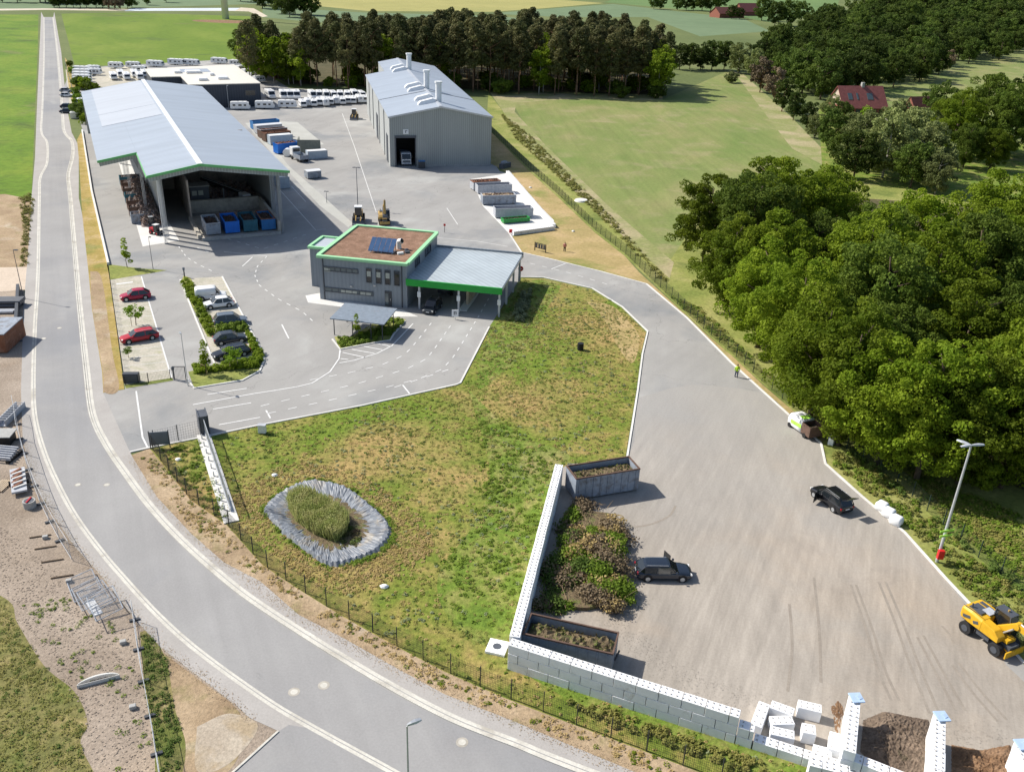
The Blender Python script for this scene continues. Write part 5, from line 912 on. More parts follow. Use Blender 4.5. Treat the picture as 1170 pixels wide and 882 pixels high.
# excavators
def excavator(label, x, y, rz, body, up=False, sc=1., cab='glass', x2=None):
    s = empty('wheel_excavator', (*gp(x, y), 0), rz, label, 'excavator'); s.scale = (sc,)*3
    b = MB(); b.box(0, 0, .75, 4.6, 1.1, .45); b.box(0, 0, .6, 1.2, 1.8, .5); b.build('undercarriage', 'steel_dark', s)
    for x_ in (-1.45, 1.45):
        MB().box(x_, 0, .5, .35, 2.0, .3).build('axle', 'steel_dark', s)
        for g in (-1, 1):
            wh = MB().cyl((x_, g*.72, .58), (x_, g*1.25, .58), .58, 22).build('wheel', 'rubber', s, bevel=.04); MB().cyl((x_, g*1.22, .58), (x_, g*1.28, .58), .3, 16).build('rim', 'steel_dark' if not up else body, wh)
    b = MB(); b.loft([[(x_, -1.1, .35), (x_, 1.1, .35), (x_, 1.1, .95), (x_, -1.1, .95)] for x_ in (2.35, 2.45)]); b.bar((1.8, .5, .8), (2.35, .5, .6), .12); b.bar((1.8, -.5, .8), (2.35, -.5, .6), .12); b.build('dozer_blade', body, s)
    MB().cyl((0, 0, 1.1), (0, 0, 1.3), .75, 24).build('slew_ring', 'steel_dark', s)
    b = MB(); b.loft([[(x_, -1.22*w, z0), (x_, 1.22*w, z0), (x_, 1.22*w, z1-.2), (x_, 1.05*w, z1), (x_, -1.05*w, z1), (x_, -1.22*w, z1-.2)] for x_, w, z0, z1 in ((-2.35, .82, 1.45, 2.2), (-2.15, .95, 1.3, 2.4), (-1.3, 1, 1.28, 2.45), (-.2, 1, 1.28, 2.3))])
    o = b.build('engine_house', body, s, bevel=.05)
    b = MB(); b.loft([[(x_, -1.22, 1.28), (x_, -.35, 1.28), (x_, -.35, z1), (x_, -1.22, z1)] for x_, z1 in ((-.2, 2.3), (1., 2.15), (1.5, 1.75))]); b.build('side_housing', body, s, bevel=.05)
    MB().box(.3, 0, 1.28, 3.2, 1.0, .3).build('deck', body, s)
    b = MB(); b.loft([[(x_, .3, 1.3), (x_, 1.2, 1.3), (x_, 1.15, z1), (x_, .35, z1)] for x_, z1 in ((-.35, 2.95), (-.1, 3.15), (1.0, 3.15), (1.35, 2.5), (1.45, 1.9))]); b.build('cab', 'glass', s)
    b = MB(); b.box(.4, .75, 3.12, 1.5, .9, .1); [b.bar((x0, y_, 1.3), (x1, y_, 3.15), .09) for x0, x1 in ((-.35, -.3), (1.45, 1.05)) for y_ in (.33, 1.17)]; b.build('cab_frame', 'steel_dark', s)
    b = MB(); b.box(-1.3, -.3, 2.45, 1.2, 1.1, .04); b.box(-1.3, .6, 2.43, 1.2, .35, .05); b.build('engine_grille', 'steel_dark', s); b = MB(); b.cyl((-1.7, -.7, 2.4), (-1.7, -.7, 2.85), .07, 8); b.build('exhaust', 'steel_dark', s)
    b = MB(); b.box(-.7, .2, 2.42, .8, .9, .08); b.build('walkway', 'skip_pale', s)
    b = MB(); b.box(-2.34, .1, 1.75, .03, 1.0, .25); b.build('stripe', 'steel_dark', s)
    for x_, l_ in ((-1.6, .7), (-.7, .45)):
        for g in (-1, 1): b = MB(); b.bar((x_-l_/2, g*1.232, 1.62), (x_+l_/2, g*1.232, 1.85), .02, .26); b.build('side_mark', 'steel_dark', s)
    b = MB(); b.bar((-2.2, -1.1, 2.5), (-.4, -1.1, 2.62), .035); b.bar((-2.2, 1.0, 2.5), (-.5, 1.0, 2.62), .035); b.build('handrail', 'steel_dark', s); b = MB(); b.cyl((.5, .75, 3.2), (.5, .75, 3.38), .09, 10); b.build('beacon', 'ochre_paint', s)
    B0 = Vector((.5, 0, 1.7))
    if up: P1, P2, P3 = Vector((1.4, 0, 4.3)), Vector((2.8, 0, 5.8)), Vector((3.6, 0, 3.0))
    else: P1, P2, P3 = Vector((2.0, 0, 3.1)), Vector((5.2, 0, 2.9)), Vector((5.8, 0, .9))
    b = MB(); b.bar(B0, P1, .42, .5); b.build('boom', body, s, bevel=.03); b = MB(); b.bar(P1, P2, .36, .5); b.cyl(P1-Vector((0, .3, 0)), P1+Vector((0, .3, 0)), .3, 14); b.build('boom_tip', body, s, bevel=.03)
    b = MB(); b.bar(P2, P3, .32, .42); b.build('arm', body, s, bevel=.03); b = MB(); b.cyl(B0+Vector((.5, .32, -.1)), P1+Vector((-.1, .32, -.3)), .08, 10); b.cyl(B0+Vector((.5, -.32, -.1)), P1+Vector((-.1, -.32, -.3)), .08, 10); b.cyl(P1+Vector((.2, 0, .3)), P2+Vector((0, 0, .25)), .08, 10); b.build('hydraulic_cylinder', 'steel', s)
    b = MB(); b.loft([[(P3.x-.1, y_, P3.z), (P3.x+.5, y_, P3.z-.2), (P3.x+.5, y_, P3.z-.75), (P3.x, y_, P3.z-.85), (P3.x-.35, y_, P3.z-.4)] for y_ in (-.55, .55)]); b.build('bucket', 'steel_dark', s); return s
ea, eb = gp(1098, 722), gp(1124, 749)
excavator('bright yellow wheeled excavator at right edge of compost yard', 1128, 731, math.atan2(eb[1]-ea[1], eb[0]-ea[0])+.22, 'yellow_paint', sc=.93)
excavator('ochre backhoe excavator with raised arm behind the office', 439, 255, -1.35, 'ochre_paint', up=True, sc=.85)
# white and lime machine beside the right kerb
p, q = gp(911, 488), gp(931, 503); s = empty('leaf_trailer', (*p, 0), math.atan2(q[1]-p[1], q[0]-p[0]), 'white and lime rounded van body with dark brown open rear at right kerb', 'van'); s.scale = (.86, .86, .82)
b = MB(); b.loft([ring(x, 1.05*w, z0, z1, in_=.8) for x, w, z0, z1 in ((-1.3, .55, .6, 1.3), (-1.1, .8, .4, 1.7), (-.6, 1, .35, 2.1), (1.2, 1, .35, 2.3), (1.9, 1, .35, 2.3))]); b.build('body', 'white_paint', s, smooth=True)
b = MB(); b.bar((-.2, -1.07, 1.1), (1.9, -1.07, 1.3), .06, .5); b.bar((-.2, 1.07, 1.1), (1.9, 1.07, 1.3), .06, .5); b.box(1.4, 0, 2.3, .9, 1.5, .06); b.build('lime_stripe', 'lime', s)
b = MB(); [b.box(x, y, .5, sx, sy, 1.5) for x, y, sx, sy in ((2.8, -1, 1.7, .08), (2.8, 1, 1.7, .08), (3.65, 0, .08, 2.), (1.97, 0, .08, 2.))]; b.box(2.8, 0, .5, 1.7, 2, .1); b.build('rear_box', 'rust_brown', s)
b = MB(); b.box(2.8, 0, 1.1, 1.5, 1.8, .3); b.build('load', 'soil_dark', s); [MB().cyl((x, g*.85, .35), (x, g*1.08, .35), .35, 16).build('wheel', 'rubber', s) for x in (-.4, 2.7) for g in (-1, 1)]; b = MB(); b.bar((-.9, 0, 1.9), (-1.2, 0, 1.3), 1.5, .05); b.build('window', 'glass', s)
b = MB(); [b.box(x, .5, 1.9+.0, .25, .25, .5) for x in (1.2, 1.7)]; b.build('fittings', 'steel_dark', s)
# ---------------------------------------------------------------- concrete stacking blocks
def block_mesh(mb, L, W, H, x=0, y=0, z=0): mb.box(x, y, z, L-.02, W-.02, H-.015)
def studs(mb, L, W, z, x=0, y=0, n=4):
    for i in range(n):
        for j in (-.2, .2): mb.cyl((x-L/2+L*(i+.5)/n, y+j*W/.8, z), (x-L/2+L*(i+.5)/n, y+j*W/.8, z+.05), .06, 7)
def loose(label, x, y, rz, z=0., L=1.6, W=.8, H=.8, tilt=0., tarp=False, group='loose white concrete blocks'):
    s = empty('concrete_block', (*gp(x, y, z+H/2), z), rz, label, 'concrete block', group); b = MB(); block_mesh(b, L, W, H); o = b.build('body', 'white_block', s, bevel=.03)
    b = MB(); studs(b, L, W, H-.02, n=4 if L > 1.2 else 2); b.build('studs', 'stud_dark', s); s.rotation_euler.x = tilt; return s
def block_wall(label, A_, B_, courses, W=.8, z=0, first=True, ends=(0, 0), name='block_wall', studsr=2):
    """A_,B_ world points of the wall centre line"""
    L = math.dist(A_, B_); s = empty(name, (*A_, z), math.atan2(B_[1]-A_[1], B_[0]-A_[0]), label, 'block wall'); b = MB()
    for k in range(courses):
        x = -(.8 if k % 2 else 0)
        while x < L-.05:
            x0, x1 = max(0, x), min(L, x+1.6)
            if x1-x0 > .1: b.box((x0+x1)/2, rng.uniform(-.012, .012), k*.8, x1-x0-.045, W-.02, .765)
            x += 1.6
    b.build('blocks', 'white_block', s, bevel=.02)
    b = MB(); n = int(L/.4)
    for i in range(n):
        for j in ((-.2, .2) if W < 1 else (-.6, -.2, .2, .6)): b.cyl(((i+.5)*L/n, j, courses*.8-.02), ((i+.5)*L/n, j, courses*.8+.045), .06, 6)
    b.build('studs', 'stud_dark', s); return s
w0 = gp(588, 727, 2.4); w1 = gp(639, 530, 2.4); block_wall('long white block wall between meadow and the green waste pile', w0, w1, 3)
v0 = gp(584, 733, 2.4); v1 = gp(846, 815, 2.4); dd = np.array(v1)-np.array(v0); dd /= np.linalg.norm(dd)
v0b = (w0[0]+dd[0]*.45-.0, w0[1]+dd[1]*.45-.62)
block_wall('white block wall three courses high above the lower mesh fence', (v0b[0]-.8*dd[0], v0b[1]-.8*dd[1]), v1, 3)
block_wall('lower stub of white blocks ending the long fence-side wall', (v1[0]+dd[0]*.02, v1[1]+dd[1]*.02), (v1[0]+dd[0]*1.1, v1[1]+dd[1]*1.1), 2)
x0 = gp(872, 847, .8); x1 = gp(935, 872, .8); block_wall('single low course of white blocks beyond the wall gap', (v1[0]+dd[0]*1.15, v1[1]+dd[1]*1.15), (v1[0]+dd[0]*8.2, v1[1]+dd[1]*8.2), 1)
t0, t1 = gp(977, 795, 2.4), gp(971, 858, 2.4); block_wall('tall upright white block divider left of the dark soil bay', t1, t0, 3, studsr=2)
b0, b1 = gp(972, 862, 1.6), gp(1050, 893, 1.6); block_wall('white block wall at the front of the dark soil bay', b0, b1, 2)
t2, t3 = gp(1074, 816, 2.4), gp(1072, 900, 2.4); block_wall('white block divider between dark soil and brown soil bays', t3, t2, 3)
e0, e1 = gp(1166, 848, 2.4), gp(1185, 900, 2.4); block_wall('white block divider at the right corner beside brown soil', e1, e0, 3)
f0, f1 = gp(925, 868, 1.6), gp(972, 880, 1.6); block_wall('two-course white block pieces at the bottom picture edge', f0, f1, 2)
for lb, c in (('pale blue tarpaulin on end of the left soil divider', t0), ('pale blue tarpaulin on end of the middle soil divider', t2), ('pale blue tarpaulin on end of the right soil divider', e0)):
    b = MB(); b.box(0, .1, 0, .86, .9, .09, .1); b.box(.15, .1, .08, .3, .4, .05, .5); o = b.build('tarpaulin', 'block_tarp', bevel=.04); o.location = (c[0], c[1]-.35, 2.46); tag(o, lb, 'tarpaulin', 'tarpaulins on the soil dividers')
wd = math.atan2(dd[1], dd[0])
loose('upright pair block nearest the wall gap, dusty brown top', 868, 820, wd+math.pi/2-.1, L=2.4, H=.8)
loose('clean white block lying free left of centre in loose group', 893, 813, wd-.08)
loose('large white block at upper right of the loose group', 924, 812, wd+.1, H=1.0)
loose('white block with brown stain, upper of two overlapping blocks', 892.5, 827, .08)
loose('tilted white block leaning on the stained one in loose group', 893, 841, -.25)
loose('half block standing alone between loose group and low course', 923, 838, -.2, L=.9, W=.9, H=1.)
loose('block lying flat in the hollow left of soil divider', 939, 860, -.3, L=1.2, W=.8, H=.5)
loose('white block tight against the foot of the left soil divider', 953, 851, 1.2)
loose('white block lying beside green container wall at the kerb end', 951, 505, 1.2, L=.8, group='white blocks along the right kerb') if 0 else None
for k, (x, y) in enumerate(((1007.5, 579), (1015.5, 586.5), (1024, 595))):
    q = empty('bulk_bag', (*gp(x, y, .4), 0), -.85, 'white rounded bulk bag '+['at the upper left end of', 'in the middle of', 'at the lower right end of'][k]+' three along the right kerb', 'bulk bag', 'three white bags along the right kerb')
    b = MB(); b.loft([[((.5*m_)*cx_, (.45*m_)*cy_, z_) for cx_, cy_ in ((-1, -.8), (-.8, -1), (.8, -1), (1, -.8), (1, .8), (.8, 1), (-.8, 1), (-1, .8))] for m_, z_ in ((.85, 0), (1.05, .2), (1.08, .5), (1., .8), (.8, .93), (.3, .9))]); b.build('body', 'white_block', q, smooth=True)
loose('single upright white block between lime van and hedge', 950.5, 503, .9, L=.7, W=.6, H=1.)
# block corner by the tall hall
a0, a1 = gp(585.7, 269), gp(632.5, 262.5); block_wall('low white block wall closing the pale slab below green trough', a0, a1, 1); bb = gp(580, 199); block_wall('low white block edging along the pale slab beside dry grass', (a1[0]+.1, a1[1]+.9), bb, 1)
s = MB().box(0, 0, .35, .6, .5, .6).build('hydrant_box', 'signal_red', bevel=.06); s.location = (*gp(583.5, 268), 0); tag(s, 'small red box at left end of the low white block wall', 'box')
# green waste pile
GW = G([(620, 697), (612, 695), (650, 585), (662, 576), (690, 580), (704, 590), (716, 606), (717, 620), (703, 628), (706, 645), (718, 660), (716, 672), (726, 688), (716, 697), (695, 700), (676, 690), (664, 700), (640, 700)])
ctr_ = scatter(GW, 26); pts = np.repeat(ctr_, 11, 0)+rng.normal(size=(286, 2))*.75; pts = pts[inside(pts, GW)]; cen = []; rad = []; gcx, gcy = np.mean(GW, 0)
for p in pts: h = rng.uniform(.0, .5)+1.2*max(0, 1-math.hypot((p[0]-gcx)/4., (p[1]-gcy)/8.)); cen.append((p[0], p[1], h)); rad.append(rng.uniform(.28, .95))
gw = empty('green_waste_pile', (*gp(660, 640), 0), 0, 'heap of cut green and brown garden waste inside the block walls', 'green waste pile'); o0 = np.array([*gp(660, 640), 0])
rad = [q_*1.15 for q_ in rad]
def zone(c_): u_ = (c_[0]-gcx)/4+.35*math.sin(c_[1]*1.1); return 2 if u_ < -.55 and rng.random() < .6 else 1 if u_ > .35 and rng.random() < .6 else 3 if rng.random() < .18 else (1 if math.sin(c_[1]*.9+c_[0]*1.3) > .15 else 0)  # left-hand clumps go darker: the heap's shaded side put into the colour
zz = [zone(c_) for c_ in cen]
for nm, m, sel in (('brown_clippings', 'leaf_brown', 0), ('green_clippings', 'leaf_weed', 1), ('shade_clippings', 'leaf_herb', 2), ('dry_clippings', 'leaf_dry', 3)):
    ii = [i for i in range(len(cen)) if zz[i] == sel]
    P, Nn = clump_cloud(np.array(cen)[ii]-o0, np.array(rad)[ii], 190, .13, 1.1, .6); Nn[:, 2] += .7; P[:, :2] += rng.normal(size=(len(P), 2))*.12; P[:, 2] = np.abs(P[:, 2]); fastmesh(nm, leaf_quads(P, Nn, .105), len(P), 4, m, gw)
b = MB(); b.flat = True; b.prism(G([(625, 695), (645, 610), (660, 585), (700, 590), (708, 625), (706, 650), (712, 688), (670, 698)]), 0, .35); o = b.build('pile_base', 'compost_mat', gw); o.location = tuple(-o0)
b = MB()
for p in scatter(GW, 170): a_ = rng.uniform(0, 6.28); l_ = rng.uniform(.5, 1.5); z_ = .4+1.1*max(0, 1-math.hypot((p[0]-gcx)/4., (p[1]-gcy)/8.)); b.cyl((p[0], p[1], z_), (p[0]+math.cos(a_)*l_, p[1]+math.sin(a_)*l_, max(.05, z_+rng.uniform(-.4, .4))), .03, 5, .012)
o = b.build('twigs', 'wood', gw); o.location = tuple(-o0)
lumps = G([(690, 697), (706, 640), (712, 615), (664, 600)])
# soil piles
def blob_heap(name, label, poly, h, m, n=46, seed=1):
    P = np.array(poly); lo, hi = P.min(0), P.max(0); r = np.random.default_rng(seed); xs = np.linspace(lo[0], hi[0], n); ys = np.linspace(lo[1], hi[1], n); b = MB()
    def dist(p):
        q = np.roll(P, -1, 0); d = q-P; t = np.clip(((p-P)*d).sum(1)/(d*d).sum(1), 0, 1); return np.linalg.norm(P+d*t[:, None]-p, axis=1).min()
    idx = {}
    ins = inside(np.array([(x, y) for x in xs for y in ys]), poly).reshape(n, n)
    for i, x in enumerate(xs):
        for j, y in enumerate(ys):
            d = dist(np.array((x, y))); k = min(1, d/1.6)**.8 if ins[i, j] else 0; idx[i, j] = len(b.v)
            b.v.append((x, y, (h*k*(.7+.3*math.sin(x*1.7+seed)*math.cos(y*1.3))+r.normal()*.07*k) if ins[i, j] else -.05))
    b.f = [(idx[i, j], idx[i+1, j], idx[i+1, j+1], idx[i, j+1]) for i in range(n-1) for j in range(n-1) if ins[i, j] or ins[i+1, j+1]]
    o = b.build(name, m); tag(o, label, 'soil heap'); return o
blob_heap('soil_heap', 'dark brown soil heap between the two white block dividers', G([(985, 822), (1010, 812), (1062, 822), (1066, 880), (1030, 895), (982, 860)]), .6, 'soil_dark', seed=3)
blob_heap('soil_heap', 'reddish brown soil heap in the bottom right bay', G([(1086, 850), (1120, 856), (1155, 850), (1164, 890), (1150, 930), (1086, 925)]), .6, 'soil_rust', seed=5)
blob_heap('soil_heap', 'thin spill of brown earth beside the left soil divider', G([(948, 806), (960, 796), (966, 812), (960, 840), (952, 836)]), .25, 'soil_rust', 20, 6)
# ---------------------------------------------------------------- pond
out = G([(359, 551), (392, 558), (418, 576), (440, 597), (443, 614), (428, 630), (405, 640), (377, 645), (357, 634), (328, 612), (309, 591), (305, 583), (318, 568), (341, 555)])
out = [tuple(p) for p in crom(out+[out[0]], 8)[:-1]]; cx, cy = np.mean(out, 0); n = len(out); b = MB(); rr = np.random.default_rng(4)
rows = [(1.06, .0), (1.0, .34), (.95, .34), (.88, .26), (.8, .2), (.72, .1), (.62, .04), (.52, .03)]
m_ = n*3; ang = []
for j, (sc_, z) in enumerate(rows):
    for i in range(m_):
        p = np.array(out[(i//3) % n])*(1-(i % 3)/3)+np.array(out[(i//3+1) % n])*((i % 3)/3); q = np.array((cx, cy))+(p-np.array((cx, cy)))*(sc_+.012*math.sin(i*1.1)); wr = (math.sin(i*.55+j*.5)*.6+math.sin(i*1.3+j*.9)*.35+rr.normal()*.5)*.05*(0 < j < 7)
        b.v.append((q[0], q[1], z+wr if z > 0 else 0))
b.f = [(j*m_+i, j*m_+(i+1) % m_, (j+1)*m_+(i+1) % m_, (j+1)*m_+i) for j in range(len(rows)-1) for i in range(m_)]
pd = empty('lined_pond', (float(cx), float(cy), 0), 0, 'oval pond basin with wrinkled pale grey liner in the meadow', 'pond'); o = b.build('liner', 'liner', pd); o.location = (-cx, -cy, 0)
b = MB(); b.flat = True; b.sheet([(cx+(p[0]-cx)*.7, cy+(p[1]-cy)*.7) for p in out], .075); o = b.build('bed', 'compost_mat', pd); o.location = (-cx, -cy, 0)
reed = G([(330, 572), (345, 565), (362, 572), (385, 585), (398, 597), (396, 610), (385, 621), (360, 612), (340, 598), (331, 585)]); k = 9000; P = scatter(reed, k)
hgt_ = rng.uniform(.7, 1.5, k)*(.92+.1*np.sin(P[:, 0]*1.9)*np.cos(P[:, 1]*2.3)); lean = rng.normal(size=(k, 2))*.18; a = rng.uniform(0, 6.3, k); wv = np.stack([np.cos(a), np.sin(a)], 1)*.022
V = np.zeros((k, 4, 3)); V[:, 0, :2] = P-wv; V[:, 1, :2] = P+wv; V[:, 2, :2] = P+lean+wv*.8; V[:, 3, :2] = P+lean-wv*.8; V[:, 2, 2] = V[:, 3, 2] = hgt_; V[:, :, 2] += .06
k2 = 9000; P = scatter(reed, k2); Q = np.c_[P, rng.uniform(.5, 1.5, k2)*(.92+.1*np.sin(P[:, 0]*1.9))]; V2 = leaf_quads(Q, rng.normal(size=(k2, 3))*.6+np.array([-.3, -.3, .8]), .055)
o = fastmesh('reed_bed', np.vstack([V.reshape(-1, 3), V2]), k+k2, 4, 'leaf_reed'); tag(o, 'dense clump of tall green-brown reeds growing in the pond', 'reeds')
# ---------------------------------------------------------------- people
def person(label, x, y, rz, top, legs, h=1.76, arms=((.35, -.1), (.3, .1)), cap=None, sit=False):
    s = empty('person', (*gp(x, y), 0), rz, label, 'person'); k = h/1.76
    me = bpy.data.meshes.new('body'); vs = [(0, 0, .95), (0, 0, 1.15), (0, 0, 1.38), (0, 0, 1.5), (.01, 0, 1.6), (.02, 0, 1.74), (0, .2, 1.42), (.06, .27, 1.14), (.2, .26, .95), (0, -.2, 1.42), (-.02, -.27, 1.14), (.08, -.3, .9), (.02, .1, .9), (.1, .11, .5), (.02, .12, .07), (.17, .13, .04), (.02, -.1, .9), (-.06, -.11, .5), (-.16, -.12, .08), (-.02, -.13, .04)]
    ed = [(0, 1), (1, 2), (2, 3), (3, 4), (4, 5), (2, 6), (6, 7), (7, 8), (2, 9), (9, 10), (10, 11), (0, 12), (12, 13), (13, 14), (14, 15), (0, 16), (16, 17), (17, 18), (18, 19)]
    rd = [.15, .14, .15, .06, .09, .09, .07, .045, .035, .07, .045, .035, .1, .07, .05, .045, .1, .07, .05, .045]
    me.from_pydata([(a_*k, b_*k, c_*k) for a_, b_, c_ in vs], ed, []); o = link('body', me, s); o.data.materials.append(M['skin'])
    m_ = o.modifiers.new('skin', 'SKIN'); sv = me.skin_vertices[0].data
    for i, r_ in enumerate(rd): sv[i].radius = (r_*k, r_*k)
    sv[0].use_root = True; ss = o.modifiers.new('sub', 'SUBSURF'); ss.levels = ss.render_levels = 2
    def shell(nm, rows, m, par=s):
        b = MB(); b.loft([[(cx_*k+rx*k*math.cos(t), cy_*k+ry*k*math.sin(t), z*k) for t in np.linspace(0, 2*math.pi, 15)[:-1]] for cx_, cy_, z, rx, ry in rows]); return b.build(nm, m, s, smooth=True)
    shell('jacket', [(0, 0, .88, .17, .2), (0, 0, 1.1, .16, .19), (0, 0, 1.35, .16, .23), (0, 0, 1.47, .12, .18), (0, 0, 1.52, .07, .08)], top)
    for g, arm in ((1, [(0, .21, 1.44), (.06, .28, 1.14), (.17, .27, .99)]), (-1, [(0, -.21, 1.44), (-.02, -.28, 1.14), (.06, -.3, .95)])):
        b = MB(); [b.cyl(tuple(c_*k for c_ in arm[i]), tuple(c_*k for c_ in arm[i+1]), .075-.012*i, 10, .065-.012*i) for i in (0, 1)]; b.build('sleeve', top, s, smooth=True)
        lg = [(.02, g*.1, .93), ((.1 if g > 0 else -.06), g*.11, .5), ((.02 if g > 0 else -.16), g*.12, .1)]
        b = MB(); [b.cyl(tuple(c_*k for c_ in lg[i]), tuple(c_*k for c_ in lg[i+1]), .11-.025*i, 10, .085-.02*i) for i in (0, 1)]; b.build('trouser_leg', legs, s, smooth=True)
        b = MB(); b.box((lg[2][0]+.06)*k, lg[2][1]*k, 0, .27*k, .1*k, .1*k); b.build('shoe', 'black', s, bevel=.02)
    b = MB(); b.loft([[(.01*k+.105*k*q*math.cos(t), .095*k*q*math.sin(t), z*k) for t in np.linspace(0, 6.283, 13)[:-1]] for q, z in ((.95, 1.66), (1.02, 1.72), (.8, 1.8), (.3, 1.83))]); b.build('hair' if not cap else 'cap', cap or 'hair', s, smooth=True)
    b = MB(); b.box(.115*k, 0, 1.64*k, .04*k, .03*k, .05*k); b.build('nose', 'skin', s); return s
person('person in lime high-visibility jacket standing at the right kerb', 841, 431, -1.6, 'hi_vis', 'denim')
person('person in pink top and dark trousers on the dry grass', 645, 287.5, -1.5, 'pink_cloth', 'black', 1.7)
# ---------------------------------------------------------------- small things
s = empty('banner_frame', (*gp(611, 286), 0), math.atan2(gp(626, 290)[1]-gp(611, 286)[1], gp(626, 290)[0]-gp(611, 286)[0]), 'dark banner frame on posts in the dry grass by the yard', 'banner frame')
b = MB(); [b.box(x, 0, 0, .12, .12, 1.5) for x in (0, 2.4)]; b.box(1.2, 0, 1.4, 2.5, .08, .08); b.box(1.2, 0, .55, 2.5, .08, .08); b.build('frame', 'black', s); b = MB(); [b.box(x, 0, .65, .42, .04, .7) for x in (.35, .95, 1.5, 2.05)]; b.build('panel', 'anthracite', s)
def simple(name, label, cat, x, y, parts, rz=0., group=None, z=0):
    s = empty(name, (*gp(x, y), z), rz, label, cat, group)
    for nm, m, boxes in parts:
        b = MB(); [b.box(*q) for q in boxes]; b.build(nm, m, s, bevel=.02)
    return s
simple('utility_box', 'small white utility cabinet at the meadow edge beside the entrance road', 'utility box', 300, 495, [('body', 'white_paint', [(0, 0, .1, .8, .5, .9)]), ('lid', 'skip_pale', [(0, 0, 1.0, .9, .6, .08)])])
simple('barrel', 'dark round barrel standing alone in the upper meadow', 'barrel', 663, 400, [('base', 'black', [(0, 0, 0, .6, .6, .1)])])
b = MB().cyl((0, 0, .1), (0, 0, 1.0), .42, 16); q = b.build('drum', 'black', [o for o in C.objects if o.get('category') == 'barrel'][-1])
for lb, x, y in (('pale flat stone in the green grass by the sliding gate', 204, 526), ('yellowish stone in the meadow above the pond', 314, 544), ('small white stone in lower meadow near the mesh fence', 439, 671), ('white sack lying on dry grass by the bench frame', 655, 265), ('white scrap of sheet on dry grass by the slab', 606, 215)):
    b = MB(); r0 = random.uniform(.3, .42); b.loft([[(r0*q*math.cos(t)*(1+.15*math.sin(3*t)), r0*.7*q*math.sin(t), z) for t in np.linspace(0, 6.283, 10)[:-1]] for q, z in ((.9, 0), (1, .12), (.6, .25), (.2, .28))]); o = b.build('stone', 'white_block'); o.location = (*gp(x, y), 0); tag(o, lb, 'stone')
s = empty('drain_slab', (*gp(568, 741), 0), -.25, 'square white concrete slab with round drain cover beside block wall', 'concrete slab'); MB().box(0, 0, 0, 1.5, 1.5, .25).build('slab', 'white_block', s, bevel=.03); MB().cyl((0, 0, .25), (0, 0, .27), .33, 18).build('drain_cover', 'steel_dark', s)
b = MB(); b.cyl((0, 0, 0), (0, 0, .35), 1.5, 20, 1.3); o = b.build('concrete_ring', 'concrete_pale'); o.location = (*gp(664, 230), 0); tag(o, 'round pale concrete shaft cover in grass beyond the green fence', 'shaft cover')
simple('waste_bin', 'dark bin beside the doorway of the tall grey hall', 'bin', 482, 192.5, [('body', 'anthracite', [(0, 0, 0, 1.5, 1., 1.7)]), ('lid', 'blue_skip', [(0, 0, 1.7, 1.6, 1.1, .12)])], BF.rz)
simple('electric_box', 'dark grey cabinet at the bottom end of left parking bays', 'cabinet', 151, 436.5, [('body', 'anthracite', [(0, 0, 0, 1.8, .7, 1.2)]), ('door', 'steel_dark', [(0, -.36, .1, 1.5, .04, 1.)])], .1)
simple('parts_rack', 'dark rack of equipment at right corner of grey hall apron', 'rack', 577, 192, [('body', 'steel_dark', [(0, 0, 0, 1.2, 3.4, 1.2)]), ('load', 'skip_mid', [(0, -.5, 1.2, .9, 1.4, .5)])], -.6)
simple('grit_box', 'small grey box on legs behind the far left car row', 'box', 87, 135.5, [('body', 'cream', [(0, 0, .1, 2.6, 2.2, 1.6)]), ('roof', 'white_paint', [(0, 0, 1.7, 2.8, 2.4, .1)])], .3)
# logs
s = empty('log_stack', (*gp(296, 82), 0), R(-55), 'stack of reddish felled logs along the wood edge by the dealer lot', 'log stack')
for k in range(70):
    b = MB(); x = k//5*1.7; z = .3+(k % 5)*.42; b.cyl((x+rng.uniform(-.3, .3), -2, z), (x+rng.uniform(-.3, .3), 2, z+rng.uniform(-.1, .1)), rng.uniform(.2, .32), 8); b.build('log', 'log_end', s)
# ---------------------------------------------------------------- construction side (left)
red = empty('red_container', (*gp(8.5, 404), 0), math.pi*.53, 'red container with blue top at the left picture edge', 'container'); b = MB(); b.box(2.9, 1.3, .1, 5.8, 2.6, 2.4); b.build('body', 'rust', red); b = MB(); b.box(2.9, 1.3, 2.5, 5.8, 2.7, .12); b.build('roof', 'skip_mid', red)
simple('heater_box', 'white box standing beside the red container', 'box', 9.5, 379, [('body', 'white_paint', [(0, 0, 0, .9, .7, .8)])], .2)
b = MB(); kerbline(b, resample(G([(21.5, 331), (20, 360), (17.5, 392)]), 2), .4, 0, .9); tag(b.build('barrier_wall', 'anthracite'), 'long dark barrier wall beside the left kerb above red container', 'barrier')
for i, (x, y) in enumerate(((22.5, 348), (22, 363), (21.5, 378), (20.5, 390))): simple('timber_block', 'short dark timber foot sticking out beside the dark barrier wall', 'foot block', x+1, y, [('block', 'steel_dark', [(0, 0, 0, .9, .25, .2)])], group='timber feet along the dark barrier')
s = empty('pipe_stack', (*gp(3, 352), 0), .1, 'heap of dark pipes beside the sandy path at left edge', 'pipe stack'); b = MB(); [b.cyl((-2.5, .5*j, .3+.55*i), (2.2+.3*i, .5*j+.2, .3+.55*i), .28, 12) for i in range(2) for j in range(4)]; b.build('pipes', 'steel_dark', s); b = MB(); [b.cyl((-2, -1.6-.4*j, .25), (2.4, -1.4-.4*j, .25), .2, 12) for j in range(3)]; b.build('light_pipes', 'skip_pale', s)
